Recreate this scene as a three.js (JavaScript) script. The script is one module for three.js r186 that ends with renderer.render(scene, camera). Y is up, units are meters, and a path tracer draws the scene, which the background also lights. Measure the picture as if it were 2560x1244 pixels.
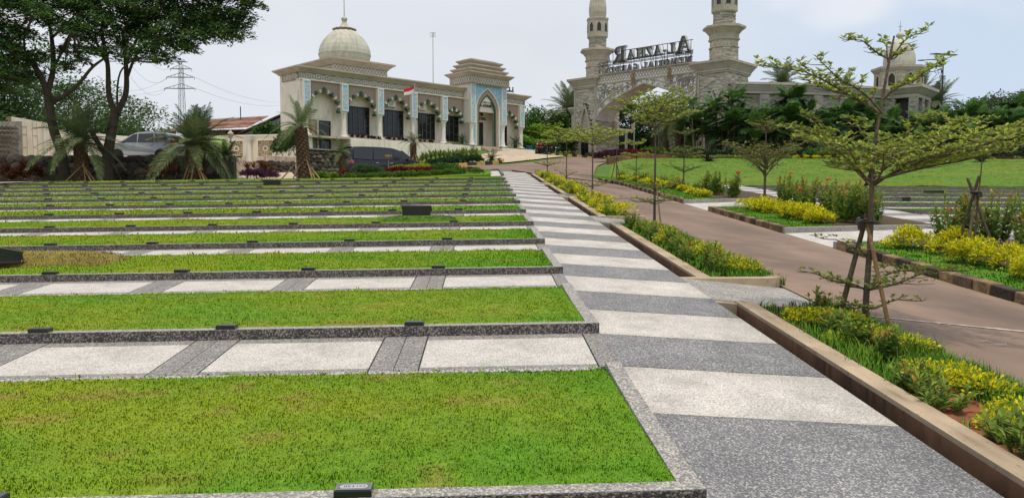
import * as THREE from 'three';
import { mergeGeometries } from 'three/addons/utils/BufferGeometryUtils.js';
import { RoundedBoxGeometry } from 'three/addons/geometries/RoundedBoxGeometry.js';
import { TextGeometry } from 'three/addons/geometries/TextGeometry.js';
import { FontLoader } from 'three/addons/loaders/FontLoader.js';
import { ImprovedNoise } from 'three/addons/math/ImprovedNoise.js';

// ---------------------------------------------------------------- camera, sky, sun, exposure
const scene = new THREE.Scene();
const EYE = 1.5, YAW = 0.0359, PITCH = -0.0634, FPX = 1923;
const camera = new THREE.PerspectiveCamera(35.84, 1024 / 497, 0.1, 3000);
camera.position.set(0, EYE, 0);
camera.rotation.order = 'YXZ';
camera.rotation.set(PITCH, -YAW, 0);
const renderer = new THREE.WebGLRenderer({ antialias: true });
renderer.setSize(1024, 497);
renderer.toneMapping = THREE.LinearToneMapping;
renderer.toneMappingExposure = 1.16;
renderer.shadowMap.enabled = true;

const perlin = new ImprovedNoise();
function fbm(x, y, z, o = 4) { let a = 0.5, s = 0; for (let i = 0; i < o; i++) { s += a * perlin.noise(x, y, z); x *= 2.03; y *= 2.03; z *= 2.03; a *= 0.5; } return s; }
const clamp = (x, a = 0, b = 1) => Math.min(b, Math.max(a, x));
const smooth = (a, b, x) => { const t = clamp((x - a) / (b - a)); return t * t * (3 - 2 * t); };
const mix = (a, b, t) => a + (b - a) * t;

{ // hazy tropical sky with thin cloud, bluer towards the right
  const w = 1024, h = 512, data = new Float32Array(w * h * 4);
  for (let j = 0; j < h; j++) for (let i = 0; i < w; i++) {
    const lat = ((j + 0.5) / h - 0.5) * Math.PI, lon = ((i + 0.5) / w - 0.5) * 2 * Math.PI;
    const y = Math.sin(lat), cx = Math.cos(lat) * Math.cos(lon), cz = Math.cos(lat) * Math.sin(lon);
    const e = Math.max(y, 0);
    const k = 1 / (e + 0.18);
    const n = fbm(cx * k * 0.75 + 3.1, 1.7, cz * k * 0.75 + 8.2, 5), n2 = fbm(cx * 3.4 + 11, y * 7.5, cz * 3.4 + 5, 5);
    const blueSide = smooth(0.1, 0.55, cx) ;
    let veil = clamp(0.74 - 0.40 * blueSide + n * 1.0 + n2 * 0.45 * blueSide);
    veil = Math.max(veil, 1 - smooth(0.0, 0.10, e) * (0.25 + 0.5 * blueSide));
    const blue = [mix(0.53, 0.38, e), mix(0.66, 0.54, e), mix(0.83, 0.77, e)];
    const br = 1 + 0.10 * n2;
    const cloud = [0.775 * br, 0.78 * br, 0.80 * br];
    const puff = smooth(0.04, 0.26, n2 + 0.16 * (blueSide - 0.4)) * smooth(0.03, 0.12, e) * (0.25 + 0.75 * blueSide);
    const o = (j * w + i) * 4;
    for (let c = 0; c < 3; c++) {
      let v = mix(blue[c], cloud[c], veil);
      v = mix(v, [0.82, 0.83, 0.87][c], puff * 0.75);
      if (y < 0) v = mix(v, [0.2, 0.22, 0.15][c], smooth(0, -0.15, y) * 0.9 + (y < 0 ? 0.05 : 0));
      data[o + c] = v * 0.92;
    }
    data[o + 3] = 1;
  }
  const t = new THREE.DataTexture(data, w, h, THREE.RGBAFormat, THREE.FloatType);
  t.mapping = THREE.EquirectangularReflectionMapping; t.magFilter = THREE.LinearFilter; t.needsUpdate = true;
  scene.background = t; scene.environment = t;
}
const sun = new THREE.DirectionalLight(0xfff1dc, 2.3);
sun.position.set(13, 100, 20); sun.target.position.set(0, 0, -40); sun.position.add(sun.target.position);
sun.castShadow = true; sun.shadow.radius = 6;
sun.shadow.mapSize.set(4096, 4096);
Object.assign(sun.shadow.camera, { left: -80, right: 80, top: 80, bottom: -80, near: 1, far: 300 });
scene.add(sun, sun.target);

// ---------------------------------------------------------------- helpers
function rng(seed) { let a = seed >>> 0; return () => { a = (a + 0x6D2B79F5) | 0; let t = Math.imul(a ^ (a >>> 15), 1 | a); t = (t + Math.imul(t ^ (t >>> 7), 61 | t)) ^ t; return ((t ^ (t >>> 14)) >>> 0) / 4294967296; }; }
let R = rng(7);
const rr = (a, b) => a + (b - a) * R();
const V = (x, y, z) => new THREE.Vector3(x, y, z);
const taken = new Map();
function numbered(name) { const n = taken.get(name) ?? 0; taken.set(name, n + 1); return n ? name + '_' + String(n).padStart(3, '0') : name; }
function tag(o, label, category, group, kind) { if (label) o.userData.label = label; if (category) o.userData.category = category; if (group) o.userData.group = group; if (kind) o.userData.kind = kind; return o; }
function shade(m) { m.castShadow = m.receiveShadow = true; return m; }
function thing(name, label, category, pos, turn = 0, group, kind) {
  const o = new THREE.Group(); o.name = numbered(name); scene.add(o);
  if (pos) o.position.copy(pos.isVector3 ? pos : V(...pos)); o.rotation.y = turn;
  return tag(o, label, category, group, kind);
}
function part(name, geo, mat, parent, label) { const m = shade(new THREE.Mesh(geo, mat)); m.name = name; (parent ?? scene).add(m); if (label) m.userData.label = label; return m; }
function solo(name, geo, mat, label, category, group, kind) { const m = part(numbered(name), geo, mat, scene); return tag(m, label, category, group, kind); }
function sub(name, parent, pos, turn = 0) { const g = new THREE.Group(); g.name = name; parent.add(g); if (pos) g.position.set(...pos); g.rotation.y = turn; return g; }
function copyOf(o, pos, turn, label, scale) { const c = o.clone(); c.name = numbered(o.name.replace(/_\d{3}$/, '')); c.userData = { ...o.userData }; if (label) c.userData.label = label; scene.add(c); if (pos) c.position.copy(pos); if (turn !== undefined) c.rotation.y = turn; if (scale) c.scale.setScalar(scale); return c; }
const ORD = ['first', 'second', 'third', 'fourth', 'fifth', 'sixth', 'seventh', 'eighth', 'ninth', 'tenth', 'eleventh', 'twelfth', 'thirteenth', 'fourteenth', 'fifteenth', 'sixteenth', 'seventeenth', 'eighteenth', 'nineteenth', 'twentieth'];
const nth = (i) => ORD[i] ?? (i + 1) + 'th';

// geometry: every piece non-indexed with position, normal, uv (uv in metres from the dominant axis)
function clean(g) {
  if (g.index) g = g.toNonIndexed();
  for (const k of Object.keys(g.attributes)) if (!['position', 'normal', 'uv', 'color'].includes(k)) g.deleteAttribute(k);
  if (!g.attributes.normal) g.computeVertexNormals();
  const p = g.attributes.position, n = g.attributes.normal, uv = new Float32Array(p.count * 2);
  for (let i = 0; i < p.count; i += 3) {
    let ax = 0, ay = 0, az = 0; for (let k = 0; k < 3; k++) { ax += n.getX(i + k); ay += n.getY(i + k); az += n.getZ(i + k); }
    ax = Math.abs(ax); ay = Math.abs(ay); az = Math.abs(az);
    for (let k = 0; k < 3; k++) { const j = i + k, x = p.getX(j), y = p.getY(j), z = p.getZ(j);
      const [u, v] = ay >= ax && ay >= az ? [x, z] : ax > az ? [z, y] : [x, y]; uv[2 * j] = u; uv[2 * j + 1] = v; }
  }
  g.setAttribute('uv', new THREE.BufferAttribute(uv, 2)); g.clearGroups(); return g;
}
const merge = (list) => mergeGeometries(list.map((g) => { const c = clean(g); c.deleteAttribute('color'); return c; }));
const at = (g, x = 0, y = 0, z = 0, rx = 0, ry = 0, rz = 0) => { if (rx) g.rotateX(rx); if (ry) g.rotateY(ry); if (rz) g.rotateZ(rz); return g.translate(x, y, z); };
const box = (w, h, d, x = 0, y = 0, z = 0) => clean(new THREE.BoxGeometry(w, h, d).translate(x, y, z));
const rbox = (w, h, d, r = 0.01, x = 0, y = 0, z = 0) => clean(new RoundedBoxGeometry(w, h, d, 1, r).translate(x, y, z));
const cyl = (r0, r1, h, n = 12, x = 0, y = 0, z = 0) => clean(new THREE.CylinderGeometry(r1, r0, h, n).translate(x, y + h / 2, z));
function bar(a, b, r, n = 6, r2 = r) { const d = b.clone().sub(a), g = new THREE.CylinderGeometry(r2, r, d.length(), n); g.translate(0, d.length() / 2, 0); g.applyQuaternion(new THREE.Quaternion().setFromUnitVectors(V(0, 1, 0), d.normalize())); return clean(g.translate(a.x, a.y, a.z)); }
function beam(a, b, w, h) { const d = b.clone().sub(a), L = d.length(), g = new THREE.BoxGeometry(w, h, L); const m = new THREE.Matrix4().lookAt(b, a, V(0, 1, 0)); g.applyMatrix4(m); return clean(g.translate((a.x + b.x) / 2, (a.y + b.y) / 2, (a.z + b.z) / 2)); }
function lathe(pts, n = 24, phase = 0) { const g = new THREE.LatheGeometry(pts.map(([r, y]) => new THREE.Vector2(r, y)), n, phase); if (n > 10) return clean(g); const k = g.toNonIndexed(); k.computeVertexNormals(); return clean(k); }
// quad-sided block whose top and bottom follow height functions; x to the right, s along the path (z = -s)
function wedge(x0, x1, s0, s1, top, bot, nx = 1, ns = 1, open = false) {
  const P = [], I = []; const q = (a, b, c, d) => { const k = P.length / 3; P.push(...a, ...b, ...c, ...d); I.push(k, k + 1, k + 2, k, k + 2, k + 3); };
  const pt = (x, s, f) => [x, f(x, s), -s];
  for (let i = 0; i < nx; i++) for (let j = 0; j < ns; j++) {
    const xa = mix(x0, x1, i / nx), xb = mix(x0, x1, (i + 1) / nx), sa = mix(s0, s1, j / ns), sb = mix(s0, s1, (j + 1) / ns);
    q(pt(xa, sa, top), pt(xb, sa, top), pt(xb, sb, top), pt(xa, sb, top));
    if (open) continue;
    if (j === 0) q(pt(xa, sa, bot), pt(xb, sa, bot), pt(xb, sa, top), pt(xa, sa, top));
    if (j === ns - 1) q(pt(xb, sb, bot), pt(xa, sb, bot), pt(xa, sb, top), pt(xb, sb, top));
    if (i === 0) q(pt(xa, sb, bot), pt(xa, sa, bot), pt(xa, sa, top), pt(xa, sb, top));
    if (i === nx - 1) q(pt(xb, sa, bot), pt(xb, sb, bot), pt(xb, sb, top), pt(xb, sa, top));
  }
  const g = new THREE.BufferGeometry(); g.setAttribute('position', new THREE.Float32BufferAttribute(P, 3)); g.setIndex(I);
  const k = g.toNonIndexed(); k.computeVertexNormals(); return clean(k);
}
// sheet between two polylines of [x, s], draped on a height function
function ribbon(left, right, f, nAcross, step = 0.7, lift = 0.0) {
  const samp = (pl) => { const c = []; for (let i = 0; i + 1 < pl.length; i++) for (let k = 0; k < 6; k++) { const t = k / 6; c.push([mix(pl[i][0], pl[i + 1][0], t), mix(pl[i][1], pl[i + 1][1], t)]); } c.push(pl[pl.length - 1]); return c; };
  const a = samp(left), b = samp(right), P = [], I = [], W = nAcross + 1;
  for (let i = 0; i < a.length; i++) for (let j = 0; j < W; j++) { const t = j / nAcross, x = mix(a[i][0], b[i][0], t), s = mix(a[i][1], b[i][1], t); P.push(x, f(x, s) + lift, -s); }
  for (let i = 0; i + 1 < a.length; i++) for (let j = 0; j < nAcross; j++) { const k = i * W + j; I.push(k, k + 1, k + W + 1, k, k + W + 1, k + W); }
  const g = new THREE.BufferGeometry(); g.setAttribute('position', new THREE.Float32BufferAttribute(P, 3)); g.setIndex(I); g.computeVertexNormals();
  if (g.attributes.normal.getY(0) < 0) { const ix = g.index.array; for (let i = 0; i < ix.length; i += 3) { const t = ix[i]; ix[i] = ix[i + 1]; ix[i + 1] = t; } g.computeVertexNormals(); }
  return clean(g);
}
// a point from a column and row of the surveyed photograph and a distance in metres
function W(px, py, d) {
  const cx = (px - 1280) / FPX, cy = -(py - 622) / FPX, c = Math.cos(PITCH), s = Math.sin(PITCH);
  const y = cy * c + s, z = cy * s - c, t = d / -z, lat = cx * t;
  return V(lat * Math.cos(YAW) + d * Math.sin(YAW), EYE + y * t, lat * Math.sin(YAW) - d * Math.cos(YAW));
}

// ---------------------------------------------------------------- textures and materials
function tileTex(size, metres, fn, srgb = true) {
  const d = new Uint8Array(size * size * 4);
  for (let y = 0; y < size; y++) for (let x = 0; x < size; x++) { const c = fn(x / size, y / size), o = (y * size + x) * 4; d[o] = clamp(c[0], 0, 255); d[o + 1] = clamp(c[1], 0, 255); d[o + 2] = clamp(c[2], 0, 255); d[o + 3] = 255; }
  const t = new THREE.DataTexture(d, size, size); t.wrapS = t.wrapT = THREE.RepeatWrapping; t.magFilter = THREE.LinearFilter; t.minFilter = THREE.LinearMipmapLinearFilter; t.generateMipmaps = true;
  if (srgb) t.colorSpace = THREE.SRGBColorSpace; t.repeat.set(1 / metres, 1 / metres); t.needsUpdate = true; return t;
}
function lattice2(n, seed) { const r = rng(seed), a = new Float32Array(n * n); for (let i = 0; i < n * n; i++) a[i] = r(); return a; }
const grids = new Map();
function pn(u, v, n, seed = 1) { // periodic value noise 0..1
  const key = n * 1000 + seed; if (!grids.has(key)) grids.set(key, lattice2(n, key)); const g = grids.get(key);
  const x = ((u % 1) + 1) % 1 * n, y = ((v % 1) + 1) % 1 * n, i = Math.floor(x), j = Math.floor(y), fx = x - i, fy = y - j, sx = fx * fx * (3 - 2 * fx), sy = fy * fy * (3 - 2 * fy);
  const A = g[(j % n) * n + i % n], B = g[(j % n) * n + (i + 1) % n], C = g[((j + 1) % n) * n + i % n], D = g[((j + 1) % n) * n + (i + 1) % n];
  return mix(mix(A, B, sx), mix(C, D, sx), sy);
}
const pf = (u, v, n, seed, o = 4) => { let s = 0, a = 0.5, t = 0; for (let k = 0; k < o; k++) { s += a * pn(u, v, n << k, seed + k); t += a; a *= 0.55; } return s / t; };
function pebbles(size, metres, cells, matrix, stones, seed, fill = 0.62) { // washed-pebble terrazzo, colour and bump
  const r = rng(seed), N = cells, px = new Float32Array(N * N), py = new Float32Array(N * N), cc = [], rad = new Float32Array(N * N);
  for (let i = 0; i < N * N; i++) { px[i] = 0.15 + 0.7 * r(); py[i] = 0.15 + 0.7 * r(); cc.push(stones[Math.floor(r() * stones.length)]); rad[i] = fill * (0.7 + 0.6 * r()); }
  const find = (u, v) => { const x = u * N, y = v * N, ci = Math.floor(x), cj = Math.floor(y); let best = 9, bi = 0;
    for (let a = -1; a <= 1; a++) for (let b = -1; b <= 1; b++) { const i = (ci + a + N) % N, j = (cj + b + N) % N, k = j * N + i, dx = ci + a + px[k] - x, dy = cj + b + py[k] - y, d = Math.sqrt(dx * dx + dy * dy) / rad[k]; if (d < best) { best = d; bi = k; } } return [best, bi]; };
  const bump = new Uint8Array(size * size);
  const col = tileTex(size, metres, (u, v) => { const [d, k] = find(u, v), m = 0.90 + 0.2 * pf(u, v, 8, seed + 50, 3); bump[Math.floor(v * size + 0.001) * size + Math.floor(u * size + 0.001)] = d < 1 ? 255 * Math.sqrt(1 - d * d * 0.8) : 60;
    const c = d < 1 ? cc[k] : matrix; const e = d < 1 ? 1 - 0.18 * d : 1; return [c[0] * m * e, c[1] * m * e, c[2] * m * e]; });
  const bt = tileTex(size, metres, (u, v) => { const b = bump[Math.floor(v * size + 0.001) * size + Math.floor(u * size + 0.001)]; return [b, b, b]; }, false);
  return { map: col, bumpMap: bt };
}
const std = (o) => new THREE.MeshStandardMaterial({ roughness: 0.85, ...o });
const rgb = (r, g, b) => new THREE.Color().setRGB(r, g, b);
const noisy = (size, metres, base, amp, seed, n = 8, oct = 5) => tileTex(size, metres, (u, v) => { const k = pf(u, v, n, seed, oct), j = pf(u, v, n * 4, seed + 20, 3); const f = 1 + amp * (k - 0.5) * 2 + amp * 0.5 * (j - 0.5) * 2; return base.map((b) => b * f); });
const bumpy = (size, metres, seed, n = 16, oct = 5) => tileTex(size, metres, (u, v) => { const k = 255 * pf(u, v, n, seed, oct); return [k, k, k]; }, false);

const white = pebbles(1024, 1.5, 170, [164, 158, 150], [[217, 214, 209], [207, 204, 199], [194, 190, 185], [226, 223, 219], [180, 177, 172], [211, 206, 199]], 3, 0.66);
const grey = pebbles(1024, 1.5, 165, [98, 98, 102], [[124, 126, 132], [112, 114, 120], [138, 138, 142], [160, 160, 160], [104, 106, 112], [132, 132, 138], [188, 186, 182]], 4, 0.62);
const light = pebbles(1024, 1.5, 140, [122, 120, 118], [[166, 164, 160], [182, 178, 172], [144, 142, 140], [200, 196, 190], [130, 128, 126]], 5, 0.62);
const mid = pebbles(1024, 1.5, 165, [106, 104, 102], [[150, 148, 146], [168, 164, 160], [128, 126, 126], [186, 182, 176], [112, 110, 110]], 8, 0.62);
const dark = pebbles(1024, 1.2, 110, [52, 46, 46], [[68, 64, 63], [116, 108, 104], [142, 134, 128], [58, 55, 56], [96, 90, 88], [158, 150, 144], [78, 72, 71]], 6, 0.68);
const stained = (base, amp, seed) => tileTex(1024, 3, (u, v) => { const k = pf(u, v, 8, seed, 6), j = pn(u * 1, v * 0.2, 64, seed + 3) * pn(u, v, 9, seed + 7), sp = pn(u, v, 128, seed + 11); const f = 1 + amp * (k - 0.5) * 1.4 - amp * 1.2 * j * j - (sp > 0.93 ? 0.18 : 0); return [base[0] * f, base[1] * f * (1 - 0.03 * j), base[2] * f * (1 - 0.06 * j)]; });
const bumpFine = bumpy(512, 0.8, 31), bumpCoarse = bumpy(512, 3, 32, 12);
const M = {
  white: std({ ...white, bumpScale: 0.0015, roughness: 0.8 }),
  grey: std({ ...grey, bumpScale: 0.0015, roughness: 0.75 }),
  light: std({ ...light, bumpScale: 0.0015, roughness: 0.8 }),
  mid: std({ ...mid, bumpScale: 0.0015, roughness: 0.8 }),
  whiteWorn: std({ ...white, bumpScale: 0.0015, roughness: 0.8, vertexColors: true }),
  greyWorn: std({ ...grey, bumpScale: 0.0015, roughness: 0.75, vertexColors: true }),
  kerb: std({ ...dark, bumpScale: 0.003, roughness: 0.7 }),
  joint: std({ color: rgb(0.02, 0.018, 0.016) }),
  asphalt: std({ vertexColors: true, map: noisy(1024, 9, [121, 102, 89], 0.18, 41, 6, 6), bumpMap: bumpFine, bumpScale: 0.002, roughness: 0.82 }),
  apron: std({ map: noisy(512, 6, [186, 170, 150], 0.14, 42), roughness: 0.9 }),
  concrete: std({ map: stained([172, 155, 132], 0.26, 43), bumpMap: bumpFine, bumpScale: 0.0015, roughness: 0.9 }),
  drain: std({ map: stained([122, 90, 68], 0.5, 44), bumpMap: bumpFine, bumpScale: 0.002, roughness: 0.9 }),
  soil: std({ map: noisy(512, 1.3, [138, 84, 58], 0.34, 45), bumpMap: bumpy(512, 1.1, 46, 24), bumpScale: 0.02, roughness: 1 }),
  earth: std({ map: noisy(512, 7, [96, 98, 58], 0.3, 47), roughness: 1 }),
  paint: std({ color: rgb(0.78, 0.76, 0.70), roughness: 0.6 }),
  roadline: std({ map: noisy(256, 1.4, [178, 164, 152], 0.3, 49), roughness: 0.8 }),
  black: new THREE.MeshPhysicalMaterial({ color: rgb(0.012, 0.013, 0.016), roughness: 0.22, clearcoat: 0.4 }),
  kerbStone: std({ map: noisy(512, 1.3, [92, 76, 60], 0.42, 51, 10), bumpMap: bumpy(512, 0.9, 52, 14), bumpScale: 0.02, roughness: 0.95 }),
  kerbStone2: std({ map: noisy(512, 1.1, [124, 104, 76], 0.45, 53, 10), bumpMap: bumpy(512, 0.9, 54, 14), bumpScale: 0.02, roughness: 0.95 }),
  kerbDark: std({ map: noisy(512, 1.1, [58, 50, 44], 0.4, 55, 10), bumpMap: bumpy(512, 0.9, 56, 14), bumpScale: 0.02, roughness: 0.95 }),
  kerbYellow: std({ map: noisy(256, 1.1, [196, 160, 84], 0.2, 57), roughness: 0.85 }),
  kerbBlack: std({ map: noisy(256, 1.1, [50, 46, 42], 0.25, 58), roughness: 0.85 }),
};

// ---------------------------------------------------------------- lie of the land: x right of the path axis, s metres up the path
const KX = [[0.92, 0], [2.37, -0.094], [3.8, -0.24], [7.29, -0.65], [9.5, -0.68], [40, -0.80]];
function lateral(x) { if (x < 0.92) return 0.0128 * (x - 0.92); for (let i = 0; i + 1 < KX.length; i++) if (x <= KX[i + 1][0]) return mix(KX[i][1], KX[i + 1][1], (x - KX[i][0]) / (KX[i + 1][0] - KX[i][0])); return -0.8; }
const plane = (x, s) => 0.0718 * s + lateral(x);
function G(x, s) {
  const far = (v) => (s > 80 ? v + (Math.min(s, 130) - 80) * 0.02 : v);
  const bc = s < 43.7 ? 0.0718 * s : 3.138 + 0.088 * (Math.min(s, 80) - 43.7);
  const bl = s < 34 ? 0.0718 * s : 2.37 + 0.025 * (Math.min(s, 80) - 34);
  const wl = 1 - smooth(-6.8, 0.5, x + Math.max(0, s - 47) * 0.4);
  const off = lateral(x) * (1 - smooth(43, 52, s));
  let h = mix(bc, bl, wl) + off;
  if (x > 6.5 && s > 37.5) {
    const t = clamp((s - 38) / 19), m = 2.0 + 2.5 * (1 - Math.pow(1 - t, 1.7)) + (s > 57 ? 0.05 * (Math.min(s, 80) - 57) : 0);
    h = mix(h, m, smooth(7.3, 11.5, x) * smooth(37.5, 39, s));
  }
  h += 0.85 * Math.exp(-((x + 1.5) ** 2 / 25 + (s - 69) ** 2 / 40));
  return far(h);
}
const onG = (px, d, dy = 0) => { const p = W(px, 500, d); p.y = G(p.x, -p.z) + dy; return p; };

// lawn colour, the same field for sheets and blades
function lawnColor(x, s, out, mound = 0) {
  const a = fbm(x * 0.55, 3.3, s * 0.8, 4), b = fbm(x * 2.3 + 9, 1.1, s * 3.1, 3), c = fbm(x * 5.5, 7.7, s * 8, 2);
  let t = clamp(0.36 + a * 1.3 + b * 0.4 + smooth(0.5, -3.5, x) * 0.3 - smooth(-1, 1, x) * 0.3);
  const lush = [0.115, 0.275, 0.014], warm = [0.24, 0.315, 0.018];
  const v = 1 + 0.16 * c;
  const dry = smooth(0.2, 0.36, b + 0.42 * c + 0.22 * a) * (mound ? 0.12 : 0.5) * smooth(1.4, -0.6, x);
  for (let k = 0; k < 3; k++) out[k] = mix(mix(lush[k], warm[k], t) * v, [0.30, 0.21, 0.07][k], dry);
  return out;
}
function colorize(g, f) { const p = g.attributes.position, c = new Float32Array(p.count * 3), o = [0, 0, 0]; for (let i = 0; i < p.count; i++) { f(p.getX(i), -p.getZ(i), o); c.set(o, 3 * i); } g.setAttribute('color', new THREE.BufferAttribute(c, 3)); return g; }
M.turf = std({ vertexColors: true, map: noisy(512, 0.9, [226, 226, 210], 0.16, 61, 24, 4), bumpMap: bumpy(512, 0.35, 62, 32, 3), bumpScale: 0.012, roughness: 1 });
M.blade = new THREE.MeshPhysicalMaterial({ color: 0xffffff, roughness: 0.9, specularIntensity: 0.3, side: THREE.DoubleSide });
function tuftGeo(n, h, spread, seed, wide = 0.0035) {
  const r = rng(seed), P = [];
  for (let i = 0; i < n; i++) {
    const a = r() * 6.283, d = Math.sqrt(r()) * spread, x = Math.cos(a) * d, z = Math.sin(a) * d, la = r() * 6.283, hh = h * (0.55 + 0.6 * r()), ln = hh * (0.3 + 0.7 * r()), w = wide * (0.7 + 0.6 * r());
    const wx = -Math.sin(la) * w, wz = Math.cos(la) * w, mx = x + Math.cos(la) * ln * 0.35, mz = z + Math.sin(la) * ln * 0.35, tx = x + Math.cos(la) * ln, tz = z + Math.sin(la) * ln;
    P.push(x - wx, -0.01, z - wz, x + wx, -0.01, z + wz, mx + wx * 0.8, hh * 0.65, mz + wz * 0.8, x - wx, -0.01, z - wz, mx + wx * 0.8, hh * 0.65, mz + wz * 0.8, mx - wx * 0.8, hh * 0.65, mz - wz * 0.8, mx - wx * 0.8, hh * 0.65, mz - wz * 0.8, mx + wx * 0.8, hh * 0.65, mz + wz * 0.8, tx, hh, tz);
  }
  const g = new THREE.BufferGeometry(); g.setAttribute('position', new THREE.Float32BufferAttribute(P, 3)); g.computeVertexNormals();
  const n0 = g.attributes.normal; for (let i = 0; i < n0.count; i++) { const y = Math.abs(n0.getY(i)) + 0.8, x = n0.getX(i) * 0.6, z = n0.getZ(i) * 0.6, l = Math.hypot(x, y, z); n0.setXYZ(i, x / l, y / l, z / l); }
  return g;
}
const tuftFine = tuftGeo(14, 0.009, 0.034, 1, 0.0018), tuftMid = tuftGeo(14, 0.013, 0.05, 2, 0.0026), tuftWide = tuftGeo(12, 0.024, 0.10, 3, 0.006), tuftFar = tuftGeo(12, 0.013, 0.10, 6, 0.006), tuftWeed = tuftGeo(16, 0.06, 0.07, 5, 0.0032), tuftLong = tuftGeo(18, 0.15, 0.07, 4, 0.003);
function grassOn(parent, geo, n, pick, colour, smin = 0.7, smax = 1.3, name = 'grass') { // pick() -> [x, y, s] or null
  const m = new THREE.InstancedMesh(geo, M.blade, n), q = new THREE.Quaternion(), e = new THREE.Euler(), mt = new THREE.Matrix4(), c = new THREE.Color(), o = [0, 0, 0]; let k = 0;
  for (let i = 0; i < n; i++) { const p = pick(); if (!p) continue; const s = rr(smin, smax); e.set(rr(-0.25, 0.25), R() * 6.283, rr(-0.25, 0.25)); mt.compose(V(p[0], p[1], -p[2]), q.setFromEuler(e), V(s, s * rr(0.75, 1.25), s)); m.setMatrixAt(k, mt); colour(p[0], p[2], o); const f = rr(0.9, 1.18); m.setColorAt(k, c.setRGB(o[0] * f * rr(0.9, 1.1), o[1] * f, o[2] * f)); k++; }
  m.count = k; m.name = name; m.userData.kind = 'stuff'; shade(m); parent.add(m); return m;
}

{ // the ground: one sheet out to the horizon, kept below everything laid on it
  const xs = [], ss = []; for (let x = -900; x <= 900;) { xs.push(x); const a = Math.abs(x); x += a < 40 ? 1 : a < 90 ? 5 : 60; } for (let s = -60; s <= 1500;) { ss.push(s); s += s < -6 ? 18 : s < 85 ? 1 : s < 140 ? 5 : 80; }
  const P = [], I = [], C = [], o = [0, 0, 0];
  for (const s of ss) for (const x of xs) {
    let h = G(x, Math.max(s, -8)); const b = s < 33.6 && x > -40 && x < 0.95 ? 0.28 : s < 44.2 && x > 0.7 && x < 2.9 ? 0.42 : s < 45 && x > -0.6 && x < 7.2 ? 0.3 : s < 38 && x >= 7 ? 0.12 : 0.05;
    h -= b; P.push(x, h, -s); lawnColor(x, s, o, 1); C.push(o[0] * 0.55, o[1] * 0.5, o[2]); }
  for (let j = 0; j + 1 < ss.length; j++) for (let i = 0; i + 1 < xs.length; i++) { const k = j * xs.length + i, w = xs.length; I.push(k, k + 1, k + w + 1, k, k + w + 1, k + w); }
  const g = new THREE.BufferGeometry(); g.setAttribute('position', new THREE.Float32BufferAttribute(P, 3)); g.setAttribute('color', new THREE.Float32BufferAttribute(C, 3)); g.setIndex(I); g.computeVertexNormals();
  solo('ground', clean(g), std({ vertexColors: true, bumpMap: bumpCoarse, bumpScale: 0.05, roughness: 1 }), 'green ground running back under the gardens and buildings', 'ground', null, 'structure');
}

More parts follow.
